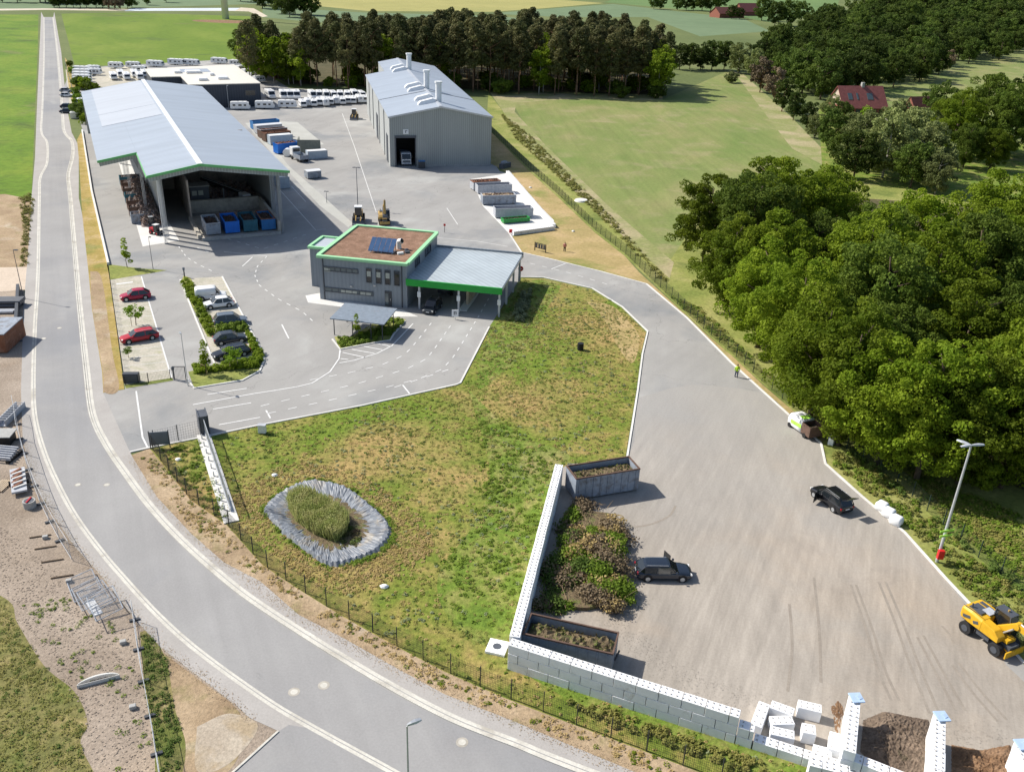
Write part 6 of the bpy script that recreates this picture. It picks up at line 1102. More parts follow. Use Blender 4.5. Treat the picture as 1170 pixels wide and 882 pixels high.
s = empty('trough', (*gp(13.5, 476), 0), 1.62, 'long pale metal trough lying by the site fence', 'trough'); b = MB(); [b.box(0, y, 0, 4.6, .08, .7) for y in (-.45, .45)]; b.box(0, 0, 0, 4.6, .8, .1); b.build('body', 'skip_pale', s); b = MB(); [b.box(x, 0, .7, .08, .9, .05) for x in np.arange(-2.1, 2.2, .5)]; b.build('cross_bars', 'steel', s)
simple('site_table', 'flat grey sheet on a dark stand above the pale girders', 'table', 4, 505, [('top', 'concrete_grey', [(0, 0, 1., 2.4, 2., .1)]), ('stand', 'black', [(0, 0, 0, 2., 1.6, 1.)])], .1)
s = empty('girder_stack', (*gp(9, 522), 0), -.1, 'stack of pale steel girders beside the red and white barrier parts', 'girder stack'); b = MB(); [b.box(-.1*i, -1.1+.42*i, .35, 2.2, .14, .3) for i in range(6)]; b.build('girders', 'skip_pale', s); b = MB(); [b.box(x, 0, 0, .3, 2.6, .35) for x in (-.8, .8)]; b.build('bearers', 'black', s)
s = empty('barrier_trailer', (*gp(22, 553), 0), -1.05, 'low trailer frame carrying red and white barrier boards', 'trailer'); b = MB(); b.box(0, 0, .35, 4.6, 1.3, .18); b.build('deck', 'skip_pale', s); b = MB(); [b.box(-1.6+.9*i, -.1, .55, .22, 1.1, .12, .7) for i in range(4)]; b.build('red_boards', 'rust', s); b = MB(); [b.box(-1.2+.9*i, .1, .56, .2, 1.2, .12, .3) for i in range(4)]; b.build('white_boards', 'concrete_pale', s); b = MB(); [b.cyl((0, g*.7, .25), (0, g*.85, .25), .25, 12) for g in (-1, 1)]; b.build('wheels', 'rubber', s)
s = empty('round_tank', (*gp(34.5, 579), 0), 0, 'round grey manhole ring standing below the barrier trailer', 'concrete ring'); MB().cyl((0, 0, 0), (0, 0, .7), .55, 20).build('ring', 'concrete_grey', s); MB().cyl((0, 0, .7), (0, 0, .72), .42, 20).build('opening', 'steel_dark', s); MB().box(0, 0, .72, .15, .9, .08).build('strap', 'red_paint', s)
s = empty('pallet', (*gp(2.5, 556), 0), 1.5, 'pale wooden pallet at the left picture edge', 'pallet'); b = MB(); [b.box(0, -.5+.2*i, .14, 2., .12, .03) for i in range(6)]; b.build('boards', 'beige', s); b = MB(); [b.box(x, 0, 0, .12, 1.1, .14) for x in (-.8, 0, .8)]; b.build('bearers', 'wood', s)
def site_panel(label, A_, B_, h=2., lean=0.):
    a, c = gp(*A_), gp(*B_); L = math.dist(a, c); s = empty('site_fence_panel', (*a, 0), math.atan2(c[1]-a[1], c[0]-a[0]), label, 'fence panel', 'mobile site fence panels along the left kerb')
    b = MB(); [b.cyl(p_, q_, .022, 6) for p_, q_ in (((0, 0, .1), (0, 0, h)), ((L, 0, .1), (L, 0, h)), ((0, 0, h), (L, 0, h)), ((0, 0, .2), (L, 0, .2)))]; b.build('frame', 'galv', s)
    b = MB(); t = .006; [b.add([(x-t, 0, .2), (x+t, 0, .2), (x+t, 0, h), (x-t, 0, h)], [(0, 1, 2, 3)]) for x in np.arange(.1, L, .1)]; [b.add([(0, 0, z-t), (L, 0, z-t), (L, 0, z+t), (0, 0, z+t)], [(0, 1, 2, 3)]) for z in np.arange(.35, h, .2)]; b.build('wire_mesh', 'galv', s)
    b = MB(); b.box(0, 0, 0, .24, .75, .14); b.build('foot', 'anthracite', s); s.rotation_euler.x = lean; return s
fp = [(17, 470), (20, 484), (21, 498), (26, 515), (32, 536), (43, 568.6), (53.6, 590.7), (64.6, 612), (78, 634), (93, 657)]
P = resample(G(fp), .05); L_ = [0]
for i in range(0, len(P)-70, 70):
    d = np.array(P[min(i+68, len(P)-1)])
    a, c = P[i], d; 
    def inv(p):
        v = np.array([p[0], p[1], -CH]); z = v@Fv; return (PW/2+FOC*(v@R2)/z, PH/2-FOC*(v@U2)/z)
    site_panel('galvanised mobile mesh panel standing along the left kerb curve', inv(a), inv(c))
fp2 = [(153.8, 708.6), (161.5, 766), (169, 803), (177, 847), (183, 888), (190, 930)]; P = resample(G(fp2), .05)
for i in range(0, len(P)-68, 70): s = site_panel('mobile mesh panel in straight line between gravel and sandy verge', inv(P[i]), inv(P[i+68])); s['group'] = 'mobile site fence panels at the bottom left'
for k, (x, y, rz) in enumerate(((96, 672, -.95), (104, 684, -.9), (112, 690, -.85), (122, 700, -.95))):
    s = empty('fence_panel_stack', (*gp(x, y), .1+.22*k), rz, 'fallen galvanised fence panel lying '+['at the top of', 'second in', 'third in', 'at the bottom of'][k]+' the heap by the kerb', 'fence panel', 'fallen fence panels by the kerb'); L = 3.4
    b = MB(); [b.cyl(p_, q_, .04, 6) for p_, q_ in (((-L/2, -1, 0), (L/2, -1, .1)), ((-L/2, 1, .3), (L/2, 1, .5)), ((-L/2, -1, 0), (-L/2, 1, .3)), ((L/2, -1, .1), (L/2, 1, .5)), ((0, -1, .05), (0, 1, .4)))]; b.build('frame', 'skip_mid', s)
    b = MB(); [b.add([(x_-.008, -1, .05), (x_+.008, -1, .05), (x_+.008, 1, .4), (x_-.008, 1, .4)], [(0, 1, 2, 3)]) for x_ in np.arange(-L/2, L/2, .12)]; b.build('wire_mesh', 'skip_mid', s)
simple('white_sheet', 'white plastic sheet under the fallen fence panels', 'sheet', 107, 694, [('sheet', 'white_paint', [(0, 0, 0, 2.2, .7, .1)])], -.85)
for k, (x, y) in enumerate(((46, 613), (52, 626), (60, 641), (71, 659))):
    b = MB(); b.box(0, 0, 0, 1.7, .12, .1); o = b.build('timber_post', 'bark'); o.location = (*gp(x, y), 0); o.rotation_euler.z = .35; tag(o, 'dark timber post lying on gravel, '+['farthest up the row', 'second from the top of the row', 'third from the top of the row', 'lowest and longest of the row'][k], 'timber', 'timber posts lying on the gravel')
for k, (x, y) in enumerate(((141, 735), (152, 809), (79, 665), (52, 615))):
    b = MB(); b.box(0, 0, 0, .45, .35, .3, .4); o = b.build('stone_block', 'concrete_grey', bevel=.05); o.location = (*gp(x, y), 0); tag(o, ['grey foot block on gravel near the top of the straight panels', 'grey foot block on gravel left of the straight panels', 'grey stone beside the lowest timber post', 'small pale stone beside the second timber post'][k], 'stone block')
s = empty('concrete_arc', (*gp(113, 782), 0), .45, 'curved piece of pale concrete pipe half buried in gravel', 'concrete piece'); b = MB(); b.loft([[(1.3*math.cos(t)*1.1, .75*math.sin(t)*q, h_) for t in np.linspace(.2, 2.9, 12)] for q, h_ in ((1, 0), (1, .3), (.82, .3), (.82, 0))]); b.build('shell', 'concrete_pale', s)
# ================================================================== vegetation
def poisson(poly, r, cap=300, holes=(), tries=6000, rf=None):
    P = np.array(poly); lo, hi = P.min(0), P.max(0); out = []
    q = rng.uniform(lo, hi, (tries, 2)); q = q[inside(q, poly)]
    for h in holes: q = q[~inside(q, h)]
    for p in q:
        rr = rf(p) if rf else r
        if all((p[0]-o[0])**2+(p[1]-o[1])**2 > rr*rr for o in out): out.append((float(p[0]), float(p[1])))
        if len(out) >= cap: break
    return out
def trunk_mesh(h, r, limbs, seed, crown0):
    rr = np.random.default_rng(seed); b = MB(); p = np.zeros(3); n = 5; last = None
    pts = [np.array((rr.normal()*.15*i*.3, rr.normal()*.15*i*.3, h*i/n)) for i in range(n+1)]; pts[0] = np.zeros(3)
    for i in range(n): b.cyl(pts[i], pts[i+1], r*(1-.8*i/n), 8, r*(1-.8*(i+1)/n))
    for k in range(limbs):
        t = rr.uniform(crown0, .95); z = h*t; a = rr.uniform(0, 6.28); l = h*.28*(1.1-t*.5); s = pts[min(n-1, int(t*n))]
        e = np.array((s[0]+math.cos(a)*l, s[1]+math.sin(a)*l, z+l*.6)); b.cyl((s[0], s[1], z), e, r*.35, 6, r*.1)
    return b
def make_tree(name, h, rad, z0, leaf, bark, nclump, cr, per, size, tr=.22, seed=1, shape='round', limbs=7, jit=.8, loc=(0, -400, 0)):
    rr = np.random.default_rng(seed); cen = []; rads = []
    zc = (h+z0)/2; rz_ = (h-z0)/2
    for k in range(nclump):
        d = rr.normal(size=3); d /= np.linalg.norm(d); q = rr.uniform(.25, 1.)**.55
        if shape == 'pine': z = rr.uniform(z0, h); f = 1-(abs((z-z0)/(h-z0)-.35)/.75)**1.6; a = rr.uniform(0, 6.28); p = (math.cos(a)*rad*f*q, math.sin(a)*rad*f*q, z)
        elif shape == 'cone': z = rr.uniform(z0, h); f = max(.05, 1-(z-z0)/(h-z0)); a = rr.uniform(0, 6.28); p = (math.cos(a)*rad*f*q, math.sin(a)*rad*f*q, z)
        else: lob = 1+.18*math.sin(3*math.atan2(d[1], d[0])+seed)+.12*math.sin(5*d[2]+seed*2); p = (d[0]*rad*q*lob, d[1]*rad*q*lob, zc+d[2]*rz_*q)
        cen.append(p); rads.append(cr*rr.uniform(.65, 1.3))
    s = empty(name, loc); trunk_mesh(h*.86, tr, limbs, seed, max(.25, z0/h)).build('trunk', bark, s, smooth=True)
    P, Nn = clump_cloud(cen, rads, per, size, jit, .75); fastmesh('crown', leaf_quads(P, Nn, size), len(P), 4, leaf, s); return s
PROTO = []
def proto(*a, **k): t = make_tree(*a, **k); PROTO.append(t); return t
def plant(pr, x, y, sc_, label, cat='tree', group=None, zs=None):
    t = copy_tree(pr); t.location = (x, y, 0); t.rotation_euler.z = random.uniform(0, 6.28); t.scale = (sc_, sc_, zs or sc_); return tag(t, label, cat, group)
OAK = [proto('oak_tree', 15, 5.8, 1.2, 'leaf_oak', 'bark', 190, .95, 180, .15, .32, s_) for s_ in (1, 2, 3)]
OAKD = [proto('oak_tree', 15, 5.8, 1.2, 'leaf_dark', 'bark', 190, .95, 175, .15, .32, s_) for s_ in (4, 5)]
FAR = [proto('broadleaf_tree', 15, 6.2, 1.0, 'leaf_far', 'bark', 110, 1.2, 80, .3, .3, s_) for s_ in (6, 7, 8)]
PINE = [proto('pine_tree', 20, 3.6, 4.+s_*.35, 'leaf_pine', 'bark_pine', 95, .95, 62, .25, .2, s_, 'pine', 10) for s_ in (9, 10, 11, 12)]
GREENF = [proto('birch_tree', 17, 4.2, 2.5, 'leaf_oak', 'bark_birch', 55, 1.3, 80, .36, .18, s_) for s_ in (13, 14)]
WIL = [proto('willow_tree', 12, 5.2, .8, 'leaf_willow', 'bark_birch', 120, .95, 120, .2, .25, s_) for s_ in (15, 16)]
DPINE = [proto('pine_tree', 12, 3.6, 1.5, 'leaf_brown', 'bark_pine', 50, 1.1, 90, .3, .2, 17)]
DGR = [proto('pine_tree', 12, 3.6, 1.2, 'leaf_far', 'bark_pine', 50, 1.1, 100, .28, .2, 18)]
LIME = proto('young_tree', 3.4, 1.0, .9, 'leaf_lime', 'bark', 16, .42, 45, .12, .06, 19, limbs=4)
YOUNG = proto('young_tree', 4.2, .7, .8, 'leaf_oak', 'bark', 16, .36, 45, .12, .05, 20, 'cone', 4)
BUSH = [proto('bush', 2.6, 1.6, .2, m, 'bark', 22, .6, 90, .16, .08, 21+i, limbs=5) for i, m in enumerate(('leaf_oak', 'leaf_dark', 'leaf_willow', 'leaf_lime'))]
for t in PROTO: pass
# oak wood on the right
WD = G([(812, 252), (856, 232), (905, 222), (955, 238), (1010, 262), (1100, 262), (1300, 240), (1380, 400), (1330, 490), (1160, 462), (1070, 452), (1010, 425), (950, 384), (900, 335), (840, 280)], 8.5)
front = [(810, 250), (838, 298), (876, 334), (913, 368), (940, 405), (974, 434), (1020, 454), (1068, 470), (1118, 474), (1168, 478), (1228, 486)]
fl = ['pale green oak at the far left tip of the wood, overhanging the fence bank', 'oak second along the wood edge above the green bank', 'broad oak third along the wood edge near the hi-vis person', 'oak fourth along the wood edge with low branches', 'oak at the wood edge uphill of the white and lime van', 'dense oak directly behind the white and lime van', 'oak at the wood edge above the three white kerb blocks', 'oak with visible dark hollow left of the floodlight mast', 'oak right behind the floodlight head', 'dark oak right of the floodlight mast at wood edge', 'oak cut by the right picture edge']
used = []
for (x, y), lb in zip(front, fl):
    p = gp(x, y, 8.); plant(random.choice(OAK), *p, random.uniform(.95, 1.08), lb, group='oaks along the edge of the right wood'); used.append(p)
oth = [p for p in poisson(WD, 8.3, 90) if all(math.dist(p, u) > 6.2 for u in used)]
for p in oth:
    if random.random() < .04: plant(WIL[0], *p, random.uniform(1.0, 1.15), 'paler olive tree showing among the oaks of the right wood', group='paler trees in the right wood'); continue
    plant(random.choice(OAK+OAK+OAKD) if p[1] > 120 else random.choice(OAK+OAKD), *p, random.uniform(.88, 1.32), 'tall green oak standing inside the dense wood on the right', group='oaks inside the right wood')
for x, y, lb in ((995, 498, 'light green round bush at the wood foot left of the mast'), (952, 478, 'bright shrub at the wood foot behind the lime van'), (1118, 556, 'low shrub in shade under the oaks right of mast')):
    plant(BUSH[0], *gp(x, y), 1.5 if x == 995 else 1.1, lb, 'bush')
# pine wood
PWd = G([(286, 84), (331, 99), (430, 103), (546, 106), (650, 110), (755, 113)])+G([(768, 48), (700, 27), (600, 25), (500, 26), (400, 30), (300, 38), (278, 40)], 18)
y0_ = 346
pines = poisson(PWd, 7, 330, tries=40000, rf=lambda p: 5.8 if p[1] < y0_+40 else 7.5 if p[1] < y0_+80 else 9.5)
pines.sort(key=lambda p: p[1])
k = 0
for p in pines:
    px, py = inv(p); dec = (px < 345 and random.random() < .6) or (px > 735 and random.random() < .6) or random.random() < .06
    if dec: plant(random.choice(GREENF), *p, random.uniform(.85, 1.12), 'leafy bright green tree growing among the dark pines', group='leafy trees in the pine wood')
    else: plant(random.choice(PINE), *p, random.uniform(1.0, 1.24), 'tall slim pine with bare lower trunk in the dense pine wood', group='pines of the dense wood')
for x, y, s_, lb in ((279, 76, 1.0, 'dark round tree at the left tip of the pine wood'), (289, 83, .95, 'dark tree second from the left tip of pine wood'), (300, 60, .9, 'round tree above the left end of pine wood by the field'), (318, 90, .85, 'bright green tree in front of the pine wood beside the log stack'), (330, 97, .9, 'bright green tree with forked stem before the pines'), (344, 99, .85, 'green leafy tree right of the forked one before the pines')):
    plant(OAKD[0] if x < 310 else GREENF[0], *gp(x, y), s_, lb)
und = poisson(G([(290, 88), (331, 100), (430, 104), (546, 107), (650, 111), (755, 114), (762, 100), (640, 96), (500, 92), (340, 86)]), 4.2, 45)
for p in und: plant(random.choice(BUSH[:2]), *p, random.uniform(1.3, 2.4), 'dark undergrowth bush along the foot of the pine wood', 'bush', 'undergrowth bushes at the pine wood edge')
# far wood, top right
FW = G([(862, 88), (905, 108), (950, 122), (1012, 104), (1090, 84), (1170, 62), (1290, 44)])+G([(1290, 12), (1170, 2), (1080, -4), (1000, 3), (940, 20), (893, 34), (868, 55)], 13)
fw_ = poisson(FW, 9, 285, tries=14000, rf=lambda p: 8.2 if p[1] < 480 else 9.5*(math.hypot(*p)/470))
for p in fw_: d = math.hypot(*p); plant(random.choice(FAR+([DPINE[0]] if random.random() < .12 else [])), *p, random.uniform(.75, 1.3)*max(1, min(1.7, d/620)), 'broad green tree of the large wood behind the farmhouse', group='trees of the wood behind the farmhouse')
# trees at the back of the mown field
for x, y, pr, s_, lb in ((776, 80, FAR[0], .8, 'dark tree just right of the pine wood end'), (788, 79, DGR[0], 1.0, 'dull green tree second right of pine wood at field end'), (800, 80, FAR[1], .75, 'dark round tree in the middle of the field-end row'), (813, 80, FAR[2], .9, 'tall dark tree at the field end before the far fields'), (827, 80, DGR[0], 1.1, 'grey-green tree right part of the field-end row'),
                         (843, 84, WIL[0], 1.15, 'large pale grey-green willow at the corner of the mown field'), (860, 88, WIL[1], 1.0, 'pale willow behind the brown pine at the field corner'), (836, 95, BUSH[2], 1.8, 'low pale bush at the foot of the corner willow'),
                         (868, 106, DPINE[0], 1.15, 'brownish pine at the top of the pale field margin'), (884, 116, DPINE[0], 1.05, 'second brownish pine down the pale field margin'), (893, 128, DGR[0], .95, 'dark green conifer beside the pale field margin'), (906, 138, DGR[0], .8, 'small dark conifer halfway down the field margin'), (921, 150, DGR[0], .75, 'dark conifer uphill of the pale birch group'),
                         (930, 158, WIL[0], .6, 'small pale tree beside the field margin before the farmhouse'), (945, 170, DGR[0], .95, 'dark conifer near the lower end of the field margin'), (956, 186, DGR[0], .85, 'lowest dark conifer along the field margin'), (948, 138, WIL[1], .7, 'pale bush-like tree left of the farmhouse'), (967, 150, BUSH[0], 1.9, 'green bush in front of the left end of farmhouse'),
                         (988, 139, LIME, 1.7, 'bright yellow-green little tree before the farmhouse door'), (985, 192, WIL[0], 1.2, 'pale willow left one of the big group below farmhouse'), (1008, 203, WIL[1], 1.35, 'tallest pale willow in the group below farmhouse'), (1032, 194, WIL[0], 1.3, 'pale willow right one of the big group below farmhouse'), (1052, 210, WIL[1], 1.2, 'pale olive tree beside the big dark oaks'), (1012, 165, BUSH[2], 1.7, 'pale bush between farmhouse and willow group'), (1068, 222, WIL[0], .8, 'small pale willow at the shaded meadow corner'),
                         (1040, 158, BUSH[2], 1.8, 'pale bush in front of the small brick outbuilding'), (1062, 150, BUSH[0], 1.9, 'green bush right of the small brick outbuilding'), (1085, 180, OAK[0], 1.2, 'large dark oak right of the outbuilding, first of group'), (1114, 172, OAKD[0], 1.45, 'large dark oak in the middle of group right of outbuilding'), (1146, 182, OAKD[1], 1.4, 'large oak near right picture edge above shaded meadow'), (1178, 178, OAKD[1], 1.4, 'large oak cut by the right edge above shaded meadow'), (1100, 192, OAKD[1], .8, 'lower dark oak in front of the group right of outbuilding'), (1130, 195, OAK[2], .75, 'small oak in front of the group near right edge'), (1072, 140, FAR[1], .9, 'broad green tree behind the brick outbuilding'), (1020, 158, WIL[1], .95, 'pale tree between farmhouse and brick outbuilding'), (1050, 172, WIL[0], 1.0, 'grey-green tree below the brick outbuilding'), (1075, 168, OAK[2], .95, 'bushy oak just right of the brick outbuilding'), (970, 170, WIL[0], .85, 'pale tree at the left end of the willow group'), (960, 152, DGR[0], .8, 'dark conifer beside the farm track'), (975, 205, FAR[2], .8, 'dark tree at the lower left of the willow group'), (1040, 215, FAR[0], .75, 'dark tree at the lower right of the willow group'), (1165, 155, FAR[0], 1.3, 'green tree behind the oaks at the right edge')):
    plant(pr, *gp(x, y), s_, lb, 'bush' if pr in BUSH else 'tree')
# far field trees
fn = ('far-off dark tree in the open fields at the top')
for x, y, s_ in ((747, 11, 1.2), (754, 11, 1.1), (774, 12, 1.2), (784, 12, 1.3), (792, 12, 1.3), (802, 13, 1.8), (812, 13, 1.8), (822, 11, 1.6), (836, 22, 1.), (870, 24, 1.7), (885, 30, 1.6), (900, 30, 1.7), (915, 26, 1.5), (845, 22, .8), (322, 16, 1.7), (335, 17, 1.6), (347, 17, 1.9), (356, 18, 1.5), (300, 10, 1.8), (294, 6, 1.7), (287, 3, 1.4), (275, 2, 1.5), (310, 8, 1.3), (331, 20, 1.4),
                 (3, 3, 1.2), (20, 3, 1.3), (46, 3, 2.), (52, 3, 2.), (58, 4, 2.), (62, 9, .9), (68, 9, 1.1), (76, 9, 1.1), (84, 9, 1), (92, 9, 1.1), (99, 9, 1.1), (110, 9, 1.2), (117, 9, 1.1), (146, 10, 1), (151, 9, 1.), (168, 6, .8), (190, 3, 1.)):
    plant(random.choice(FAR), *gp(x, y), s_*.8, fn, group='far-off trees in the fields')
for x, y in ((124, 11), (131, 11.5), (138, 11.5)): plant(DPINE[0], *gp(x, y), .8, 'purple-brown bush by the bright water strip at the top', 'bush', 'purple bushes by the water')
# yard planting
for x, y, pr, s_, lb in ((155.5, 372, LIME, 1., 'young staked tree between the two red cars'), (145.5, 306, YOUNG, 1.1, 'slim young tree on the grass verge above the left bays'), (236, 427, YOUNG, 1., 'slim young conical tree at the lower left of the hedge bed'), (266.5, 421, LIME, .95, 'young bright tree at the lower edge of right bays'), (147, 409, LIME, .5, 'tiny bush between the lower left parking bays'), (408, 387, YOUNG, .8, 'thin young tree in the bed before the bike shelter')):
    t = plant(pr, *gp(x, y), s_, lb)
    if y in (372, 421, 427): b = MB(); [b.cyl((q*.5, .3, 0), (q*.5, .3, 1.3), .035, 6) for q in (-1, 1)]; b.bar((-.5, .3, 1.25), (.5, .3, 1.25), .05); b.build('stake', 'wood', t)
for i, (x, y, s_, v_) in enumerate(((92, 102, 1.6, 1), (98, 103, 1.5, 0), (105, 105, 1.3, 1), (110, 106, 1.1, 0), (88, 110, 1.1, 3), (89, 118, 1.1, 3), (90, 126, 1.2, 0), (91, 134, 1.5, 1), (96, 136, 1.3, 1), (100, 142, 1.1, 0), (88, 97, 1.0, 3), (82, 84, .9, 3), (80, 76, .8, 0))):
    plant(BUSH[v_], *gp(x, y), s_, 'green shrub in the planted strip at the back of storage hall', 'bush', 'shrubs behind the storage hall')
def hedge(name, label, poly, n, h, r, per, size, mat, cat='hedge', kind=None):
    p = scatter(poly, n); cen = np.c_[p, rng.uniform(.1, h, n)]; P, Nn = clump_cloud(cen, rng.uniform(.6, 1.2, n)*r, per, size); Nn = Nn*.8+np.array([-.2, .1, .7]); P[:, 2] = np.abs(P[:, 2])
    o = fastmesh(name, leaf_quads(P, Nn, size), len(P), 4, mat); return tag(o, label, cat) if not kind else tag(o, label, cat, kind=kind)
hedge('hedge', 'clipped green hedge strip between parking lane and right bays', G([(211, 320), (217, 322), (245, 375), (246, 384), (238, 384), (207, 325)]), 150, .7, .35, 60, .10, 'leaf_oak')
hedge('hedge', 'short green hedge arm between grey car and dark car', G([(246, 375), (280, 372), (284, 378), (250, 382)]), 80, .7, .35, 60, .10, 'leaf_weed')
hedge('hedge', 'green hedge curving around the lower end of right bays', G([(281, 376), (301, 408), (296, 420), (262, 424), (225, 428), (220, 418), (246, 421), (290, 411)]), 240, .6, .35, 60, .10, 'leaf_oak')
hedge('planted_bed', 'green shrubs in the small bed around the bike shelter', G([(384, 386), (400, 387), (430, 376), (440, 364), (463, 366), (449, 383), (428, 390), (390, 398)]), 170, .3, .3, 50, .10, 'leaf_weed', 'plant bed')
hedge('hedge', 'bushy bramble hedge between kerb and green fence at right', G([(952, 517), (975, 520), (1030, 560), (1075, 601), (1121, 643), (1190, 700), (1215, 760), (1175, 745), (1112, 680), (1085, 652), (1040, 605), (990, 562), (955, 535)]), 150, .22, .36, 50, .09, 'leaf_weed')
hedge('bramble_patch', 'yellowish weeds mixed through the bramble hedge at right', G([(952, 517), (975, 520), (1030, 560), (1075, 601), (1121, 643), (1190, 700), (1215, 760), (1175, 745), (1112, 680), (1085, 652), (1040, 605), (990, 562), (955, 535)]), 260, .22, .34, 44, .09, 'leaf_olive', 'bush')
hedge('bramble_patch', 'darker bushes growing through the green fence at right', G([(970, 512), (1030, 555), (1075, 595), (1121, 636), (1190, 690), (1200, 705), (1120, 645), (1075, 604), (1025, 565), (975, 525)]), 45, .6, .4, 60, .1, 'leaf_herb', 'bush')
hedge('shrub_row', 'low grey-green shrubs along the bank beyond the green fence', G([(572, 130), (600, 150), (640, 190), (700, 250), (765, 325), (755, 322), (700, 262), (640, 205), (590, 160)]), 750, .15, .42, 40, .11, 'leaf_olive', 'shrubs')
hedge('weed_strip', 'lush weeds growing at the foot of white block wall', G([(640, 800), (700, 812), (780, 842), (860, 868), (930, 900), (860, 890), (760, 850), (690, 826)]), 150, .2, .26, 40, .08, 'leaf_olive', 'weeds')
hedge('weed_strip', 'green weeds along the left kerb of the far road', G([(34, 222), (40, 232), (34, 262), (31, 304), (22, 305), (27, 262), (22, 226)]), 190, .15, .35, 30, .1, 'leaf_olive', 'weeds')
hedge('shrub', 'dark grey-green shrubs in the canopy shadow on the meadow', G([(598, 333), (606, 330), (604, 352), (598, 368), (590, 372), (588, 362)]), 60, .6, .45, 80, .13, 'leaf_grey', 'bush')
# meadow cover (nobody could count it)
def clusters(poly, parents, kids, spread, holes=()):
    c = scatter(poly, parents, holes); p = np.repeat(c, kids, 0)+rng.normal(size=(parents*kids, 2))*np.repeat(rng.uniform(.4, 1.3, parents), kids)[:, None]*spread; q = p[inside(p, poly)]
    for h in holes: q = q[~inside(q, h)]
    return q
def cover(name, label, p, r, h, per, size, mat):
    h *= .8
    n = len(p); cen = np.c_[p, rng.uniform(.02, h, n)]; P, Nn = clump_cloud(cen, rng.uniform(.5, 1.3, n)*r, per, size); Nn = Nn*.55+np.array([-.25, .1, 1.0]); P[:, 2] = np.abs(P[:, 2])*.8; P[:, 2] = np.minimum(P[:, 2], h*2.2)
    o = fastmesh(name, leaf_quads(P, Nn, size), len(P), 4, mat); return tag(o, label, 'plants', kind='stuff')
ph = [[(cx+(p[0]-cx)*1.04, cy+(p[1]-cy)*1.04) for p in out]]
cover('meadow_weeds', 'bright green weeds spread over the meadow', clusters(meadow, 90, 22, 3.2, ph), .16, .1, 16, .052, 'leaf_weed')
cover('meadow_weeds', 'dark green weed clumps spread over the meadow', clusters(meadow, 60, 8, 3.2, ph), .26, .12, 24, .07, 'leaf_herb')
cover('meadow_weeds', 'grey-green thistle clumps in the upper meadow', clusters(meadow, 50, 11, 3.4, ph), .24, .12, 22, .07, 'leaf_grey')
cover('meadow_weeds', 'dry pale tufts spread over the meadow', clusters(meadow, 120, 20, 3.6, ph), .2, .07, 16, .06, 'leaf_dry')
cover('meadow_weeds', 'olive grass tufts spread over the meadow', clusters(meadow, 140, 34, 4., ph), .2, .08, 18, .05, 'leaf_olive')
emb = G([(545, 450), (600, 500), (650, 525), (633, 545), (605, 640), (578, 735), (520, 715), (500, 640), (540, 580)])
cover('meadow_grass', 'lush green grass on the bank beside the long block wall', clusters(emb, 60, 9, 1.8), .3, .12, 30, .075, 'leaf_weed')
cover('meadow_grass', 'rough green grass beside the canopy', scatter(G([(560, 372), (598, 320), (640, 325), (615, 365), (590, 410), (550, 435), (545, 430)]), 200), .3, .12, 30, .075, 'leaf_olive')
bl = G([(172, 516), (231, 503), (262, 590), (258, 598), (218, 571)])
cover('gate_weeds', 'dense weeds between mesh fence and sliding gate', clusters(bl, 26, 6, .9), .32, .16, 34, .075, 'leaf_weed')
cover('site_weeds', 'dull grass tussocks at the bottom left corner', scatter(G([(-40, 660), (0, 685), (20, 715), (50, 762), (84, 790), (98, 825), (92, 850), (108, 900), (-60, 920)]), 700), .3, .06, 18, .05, 'leaf_olive')
cover('site_weeds', 'green grass tussocks at the bottom left corner', scatter(G([(-40, 660), (0, 685), (20, 715), (50, 762), (84, 790), (98, 825), (92, 850), (108, 900), (-60, 920)]), 150), .26, .07, 22, .05, 'leaf_herb')
cover('site_weeds', 'scattered small weeds on the gravel', clusters(G([(20, 690), (85, 680), (150, 720), (165, 790), (180, 890), (110, 900), (95, 800), (55, 740)]), 30, 3, .8), .22, .12, 30, .05, 'leaf_weed')
cover('site_weeds', 'green grass strip beside the straight mesh panels', scatter(G([(162, 724), (172, 724), (190, 757), (199, 810), (208, 850), (200, 895), (184, 895), (176, 850), (167, 790)]), 130), .28, .12, 30, .055, 'leaf_herb')
cover('bank_grass', 'tall rough grass on the bank beside the green fence', clusters(G([(760, 335), (800, 352), (870, 420), (960, 492), (1060, 545), (1170, 590), (1190, 680), (1121, 630), (1029, 545), (940, 480), (870, 428)]), 110, 10, 2.), .4, .2, 26, .11, 'leaf_olive')
cover('bank_grass', 'green rough grass on the bank beside the green fence', clusters(G([(760, 335), (800, 352), (870, 420), (960, 492), (1060, 545), (1170, 590), (1190, 680), (1121, 630), (1029, 545), (940, 480), (870, 428)]), 110, 10, 2.), .4, .2, 26, .11, 'leaf_weed')
strip = G([(160, 520), (171, 514), (218, 573), (259, 602), (300, 648), (389, 705), (505, 768), (648, 827), (800, 884), (770, 890), (640, 840), (500, 785), (380, 715), (290, 655), (215, 600)])
cover('verge_weeds', 'small dry weeds on the bare verge under the mesh fence', clusters(strip, 90, 5, .8), .25, .08, 22, .06, 'leaf_dry'); cover('verge_weeds', 'small green weeds on the bare verge under the mesh fence', clusters(strip, 45, 4, .7), .22, .08, 24, .06, 'leaf_oak')
pondr = [(cx+(p[0]-cx)*1.12, cy+(p[1]-cy)*1.12) for p in out]
cover('pond_edge_grass', 'green grass fringe around the pond liner', clusters(pondr, 90, 8, .7, [[(cx+(p[0]-cx)*1.02, cy+(p[1]-cy)*1.02) for p in out]]), .28, .12, 30, .07, 'leaf_weed')
cover('pond_edge_grass', 'dry brown grass around the pond and along the fence', clusters([(cx+(p[0]-cx)*1.7, cy+(p[1]-cy)*1.6) for p in out], 130, 22, 1.6, ph), .2, .07, 16, .06, 'leaf_dry')
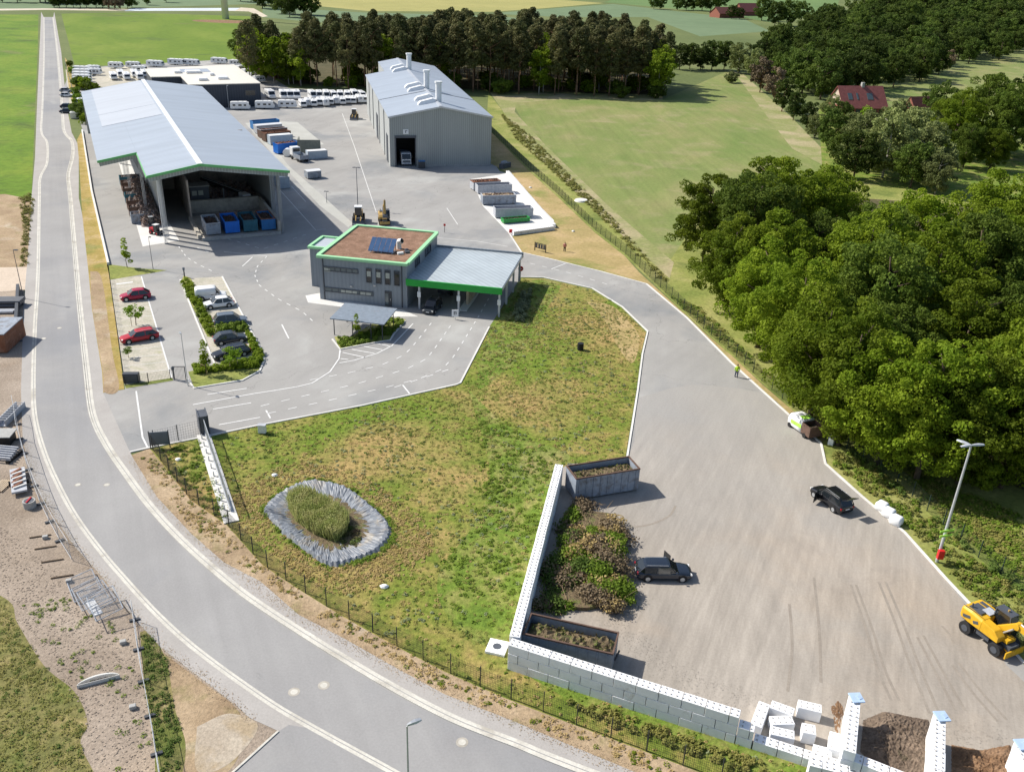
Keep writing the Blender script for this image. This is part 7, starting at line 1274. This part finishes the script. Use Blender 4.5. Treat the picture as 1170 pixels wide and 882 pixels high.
inner = G([(385, 612), (398, 598), (412, 612), (408, 625), (390, 630)]); cover('pond_weeds', 'brown and green weeds at the lower end of the pond bed', scatter(inner, 60), .3, .2, 40, .07, 'leaf_mixed')
0 and hedge('bramble_patch', 'low weeds and brush beyond the green fence below the oaks', G([(790, 335), (880, 415), (960, 478), (1050, 530), (1170, 575), (1230, 610), (1200, 650), (1120, 610), (1000, 530), (900, 455), (800, 358)]), 420, .15, .35, 40, .10, 'leaf_herb', 'shrubs')
# soil and grit spilt over road and yard edges
def grit(label, pts, n, w_, m, rm=.05):
    P_ = np.array(resample(G(pts), .2)); i_ = rng.integers(0, len(P_), n); Q = P_[i_][:, :2]+rng.normal(size=(n, 2))*w_; r_ = rng.uniform(.012, rm, n); a = rng.uniform(0, 6.28, n); V = np.zeros((n, 4, 3))
    for k_ in range(4): V[:, k_, 0] = Q[:, 0]+np.cos(a+k_*1.57)*r_; V[:, k_, 1] = Q[:, 1]+np.sin(a+k_*1.57)*r_*.7; V[:, k_, 2] = .045+.01*(k_ % 2)
    tag(fastmesh('grit', V.reshape(-1, 3), n, 4, m), label, 'grit', kind='stuff')
grit('sandy grit spilt along the right edge of the main road pavement', [(150, 522), (180, 569), (218, 610), (256, 643), (341, 703), (454, 765), (590, 826), (726, 883)], 5000, .35, 'dry_soil')
grit('sandy grit along the left edge of the main road', [(26, 504), (38, 550), (64, 594), (85, 624), (120, 663), (154, 707), (185, 741), (231, 776), (285, 820)], 3500, .3, 'dry_soil')
grit('dark crumbs of compost on the yard before the soil bays', [(690, 705), (760, 760), (850, 800), (960, 815), (1070, 830), (1150, 850)], 2500, .8, 'compost_yard', .05)
grit('dark crumbs of compost around the green waste heap', [(716, 600), (712, 640), (725, 690), (700, 705)], 1800, .5, 'compost_mat', .05)
# stones scattered on the gravel
n = 1600; P = scatter(G([(0, 600), (50, 640), (100, 690), (150, 725), (165, 790), (178, 890), (110, 900), (95, 810), (50, 745), (0, 670)]), n); r0 = rng.uniform(.03, .11, n)
V = np.zeros((n, 4, 3)); a = rng.uniform(0, 6.28, n)
for i in range(4): V[:, i, 0] = P[:, 0]+np.cos(a+i*1.57)*r0; V[:, i, 1] = P[:, 1]+np.sin(a+i*1.57)*r0*.8; V[:, i, 2] = .03+r0*.25*((i % 2))
tag(fastmesh('loose_stones', V.reshape(-1, 3), n, 4, 'site_gravel'), 'small loose stones on the gravel', 'stones', kind='stuff')
# prototypes are not part of the place
for t in PROTO:
    for ch in list(t.children): bpy.data.objects.remove(ch)
    bpy.data.objects.remove(t)
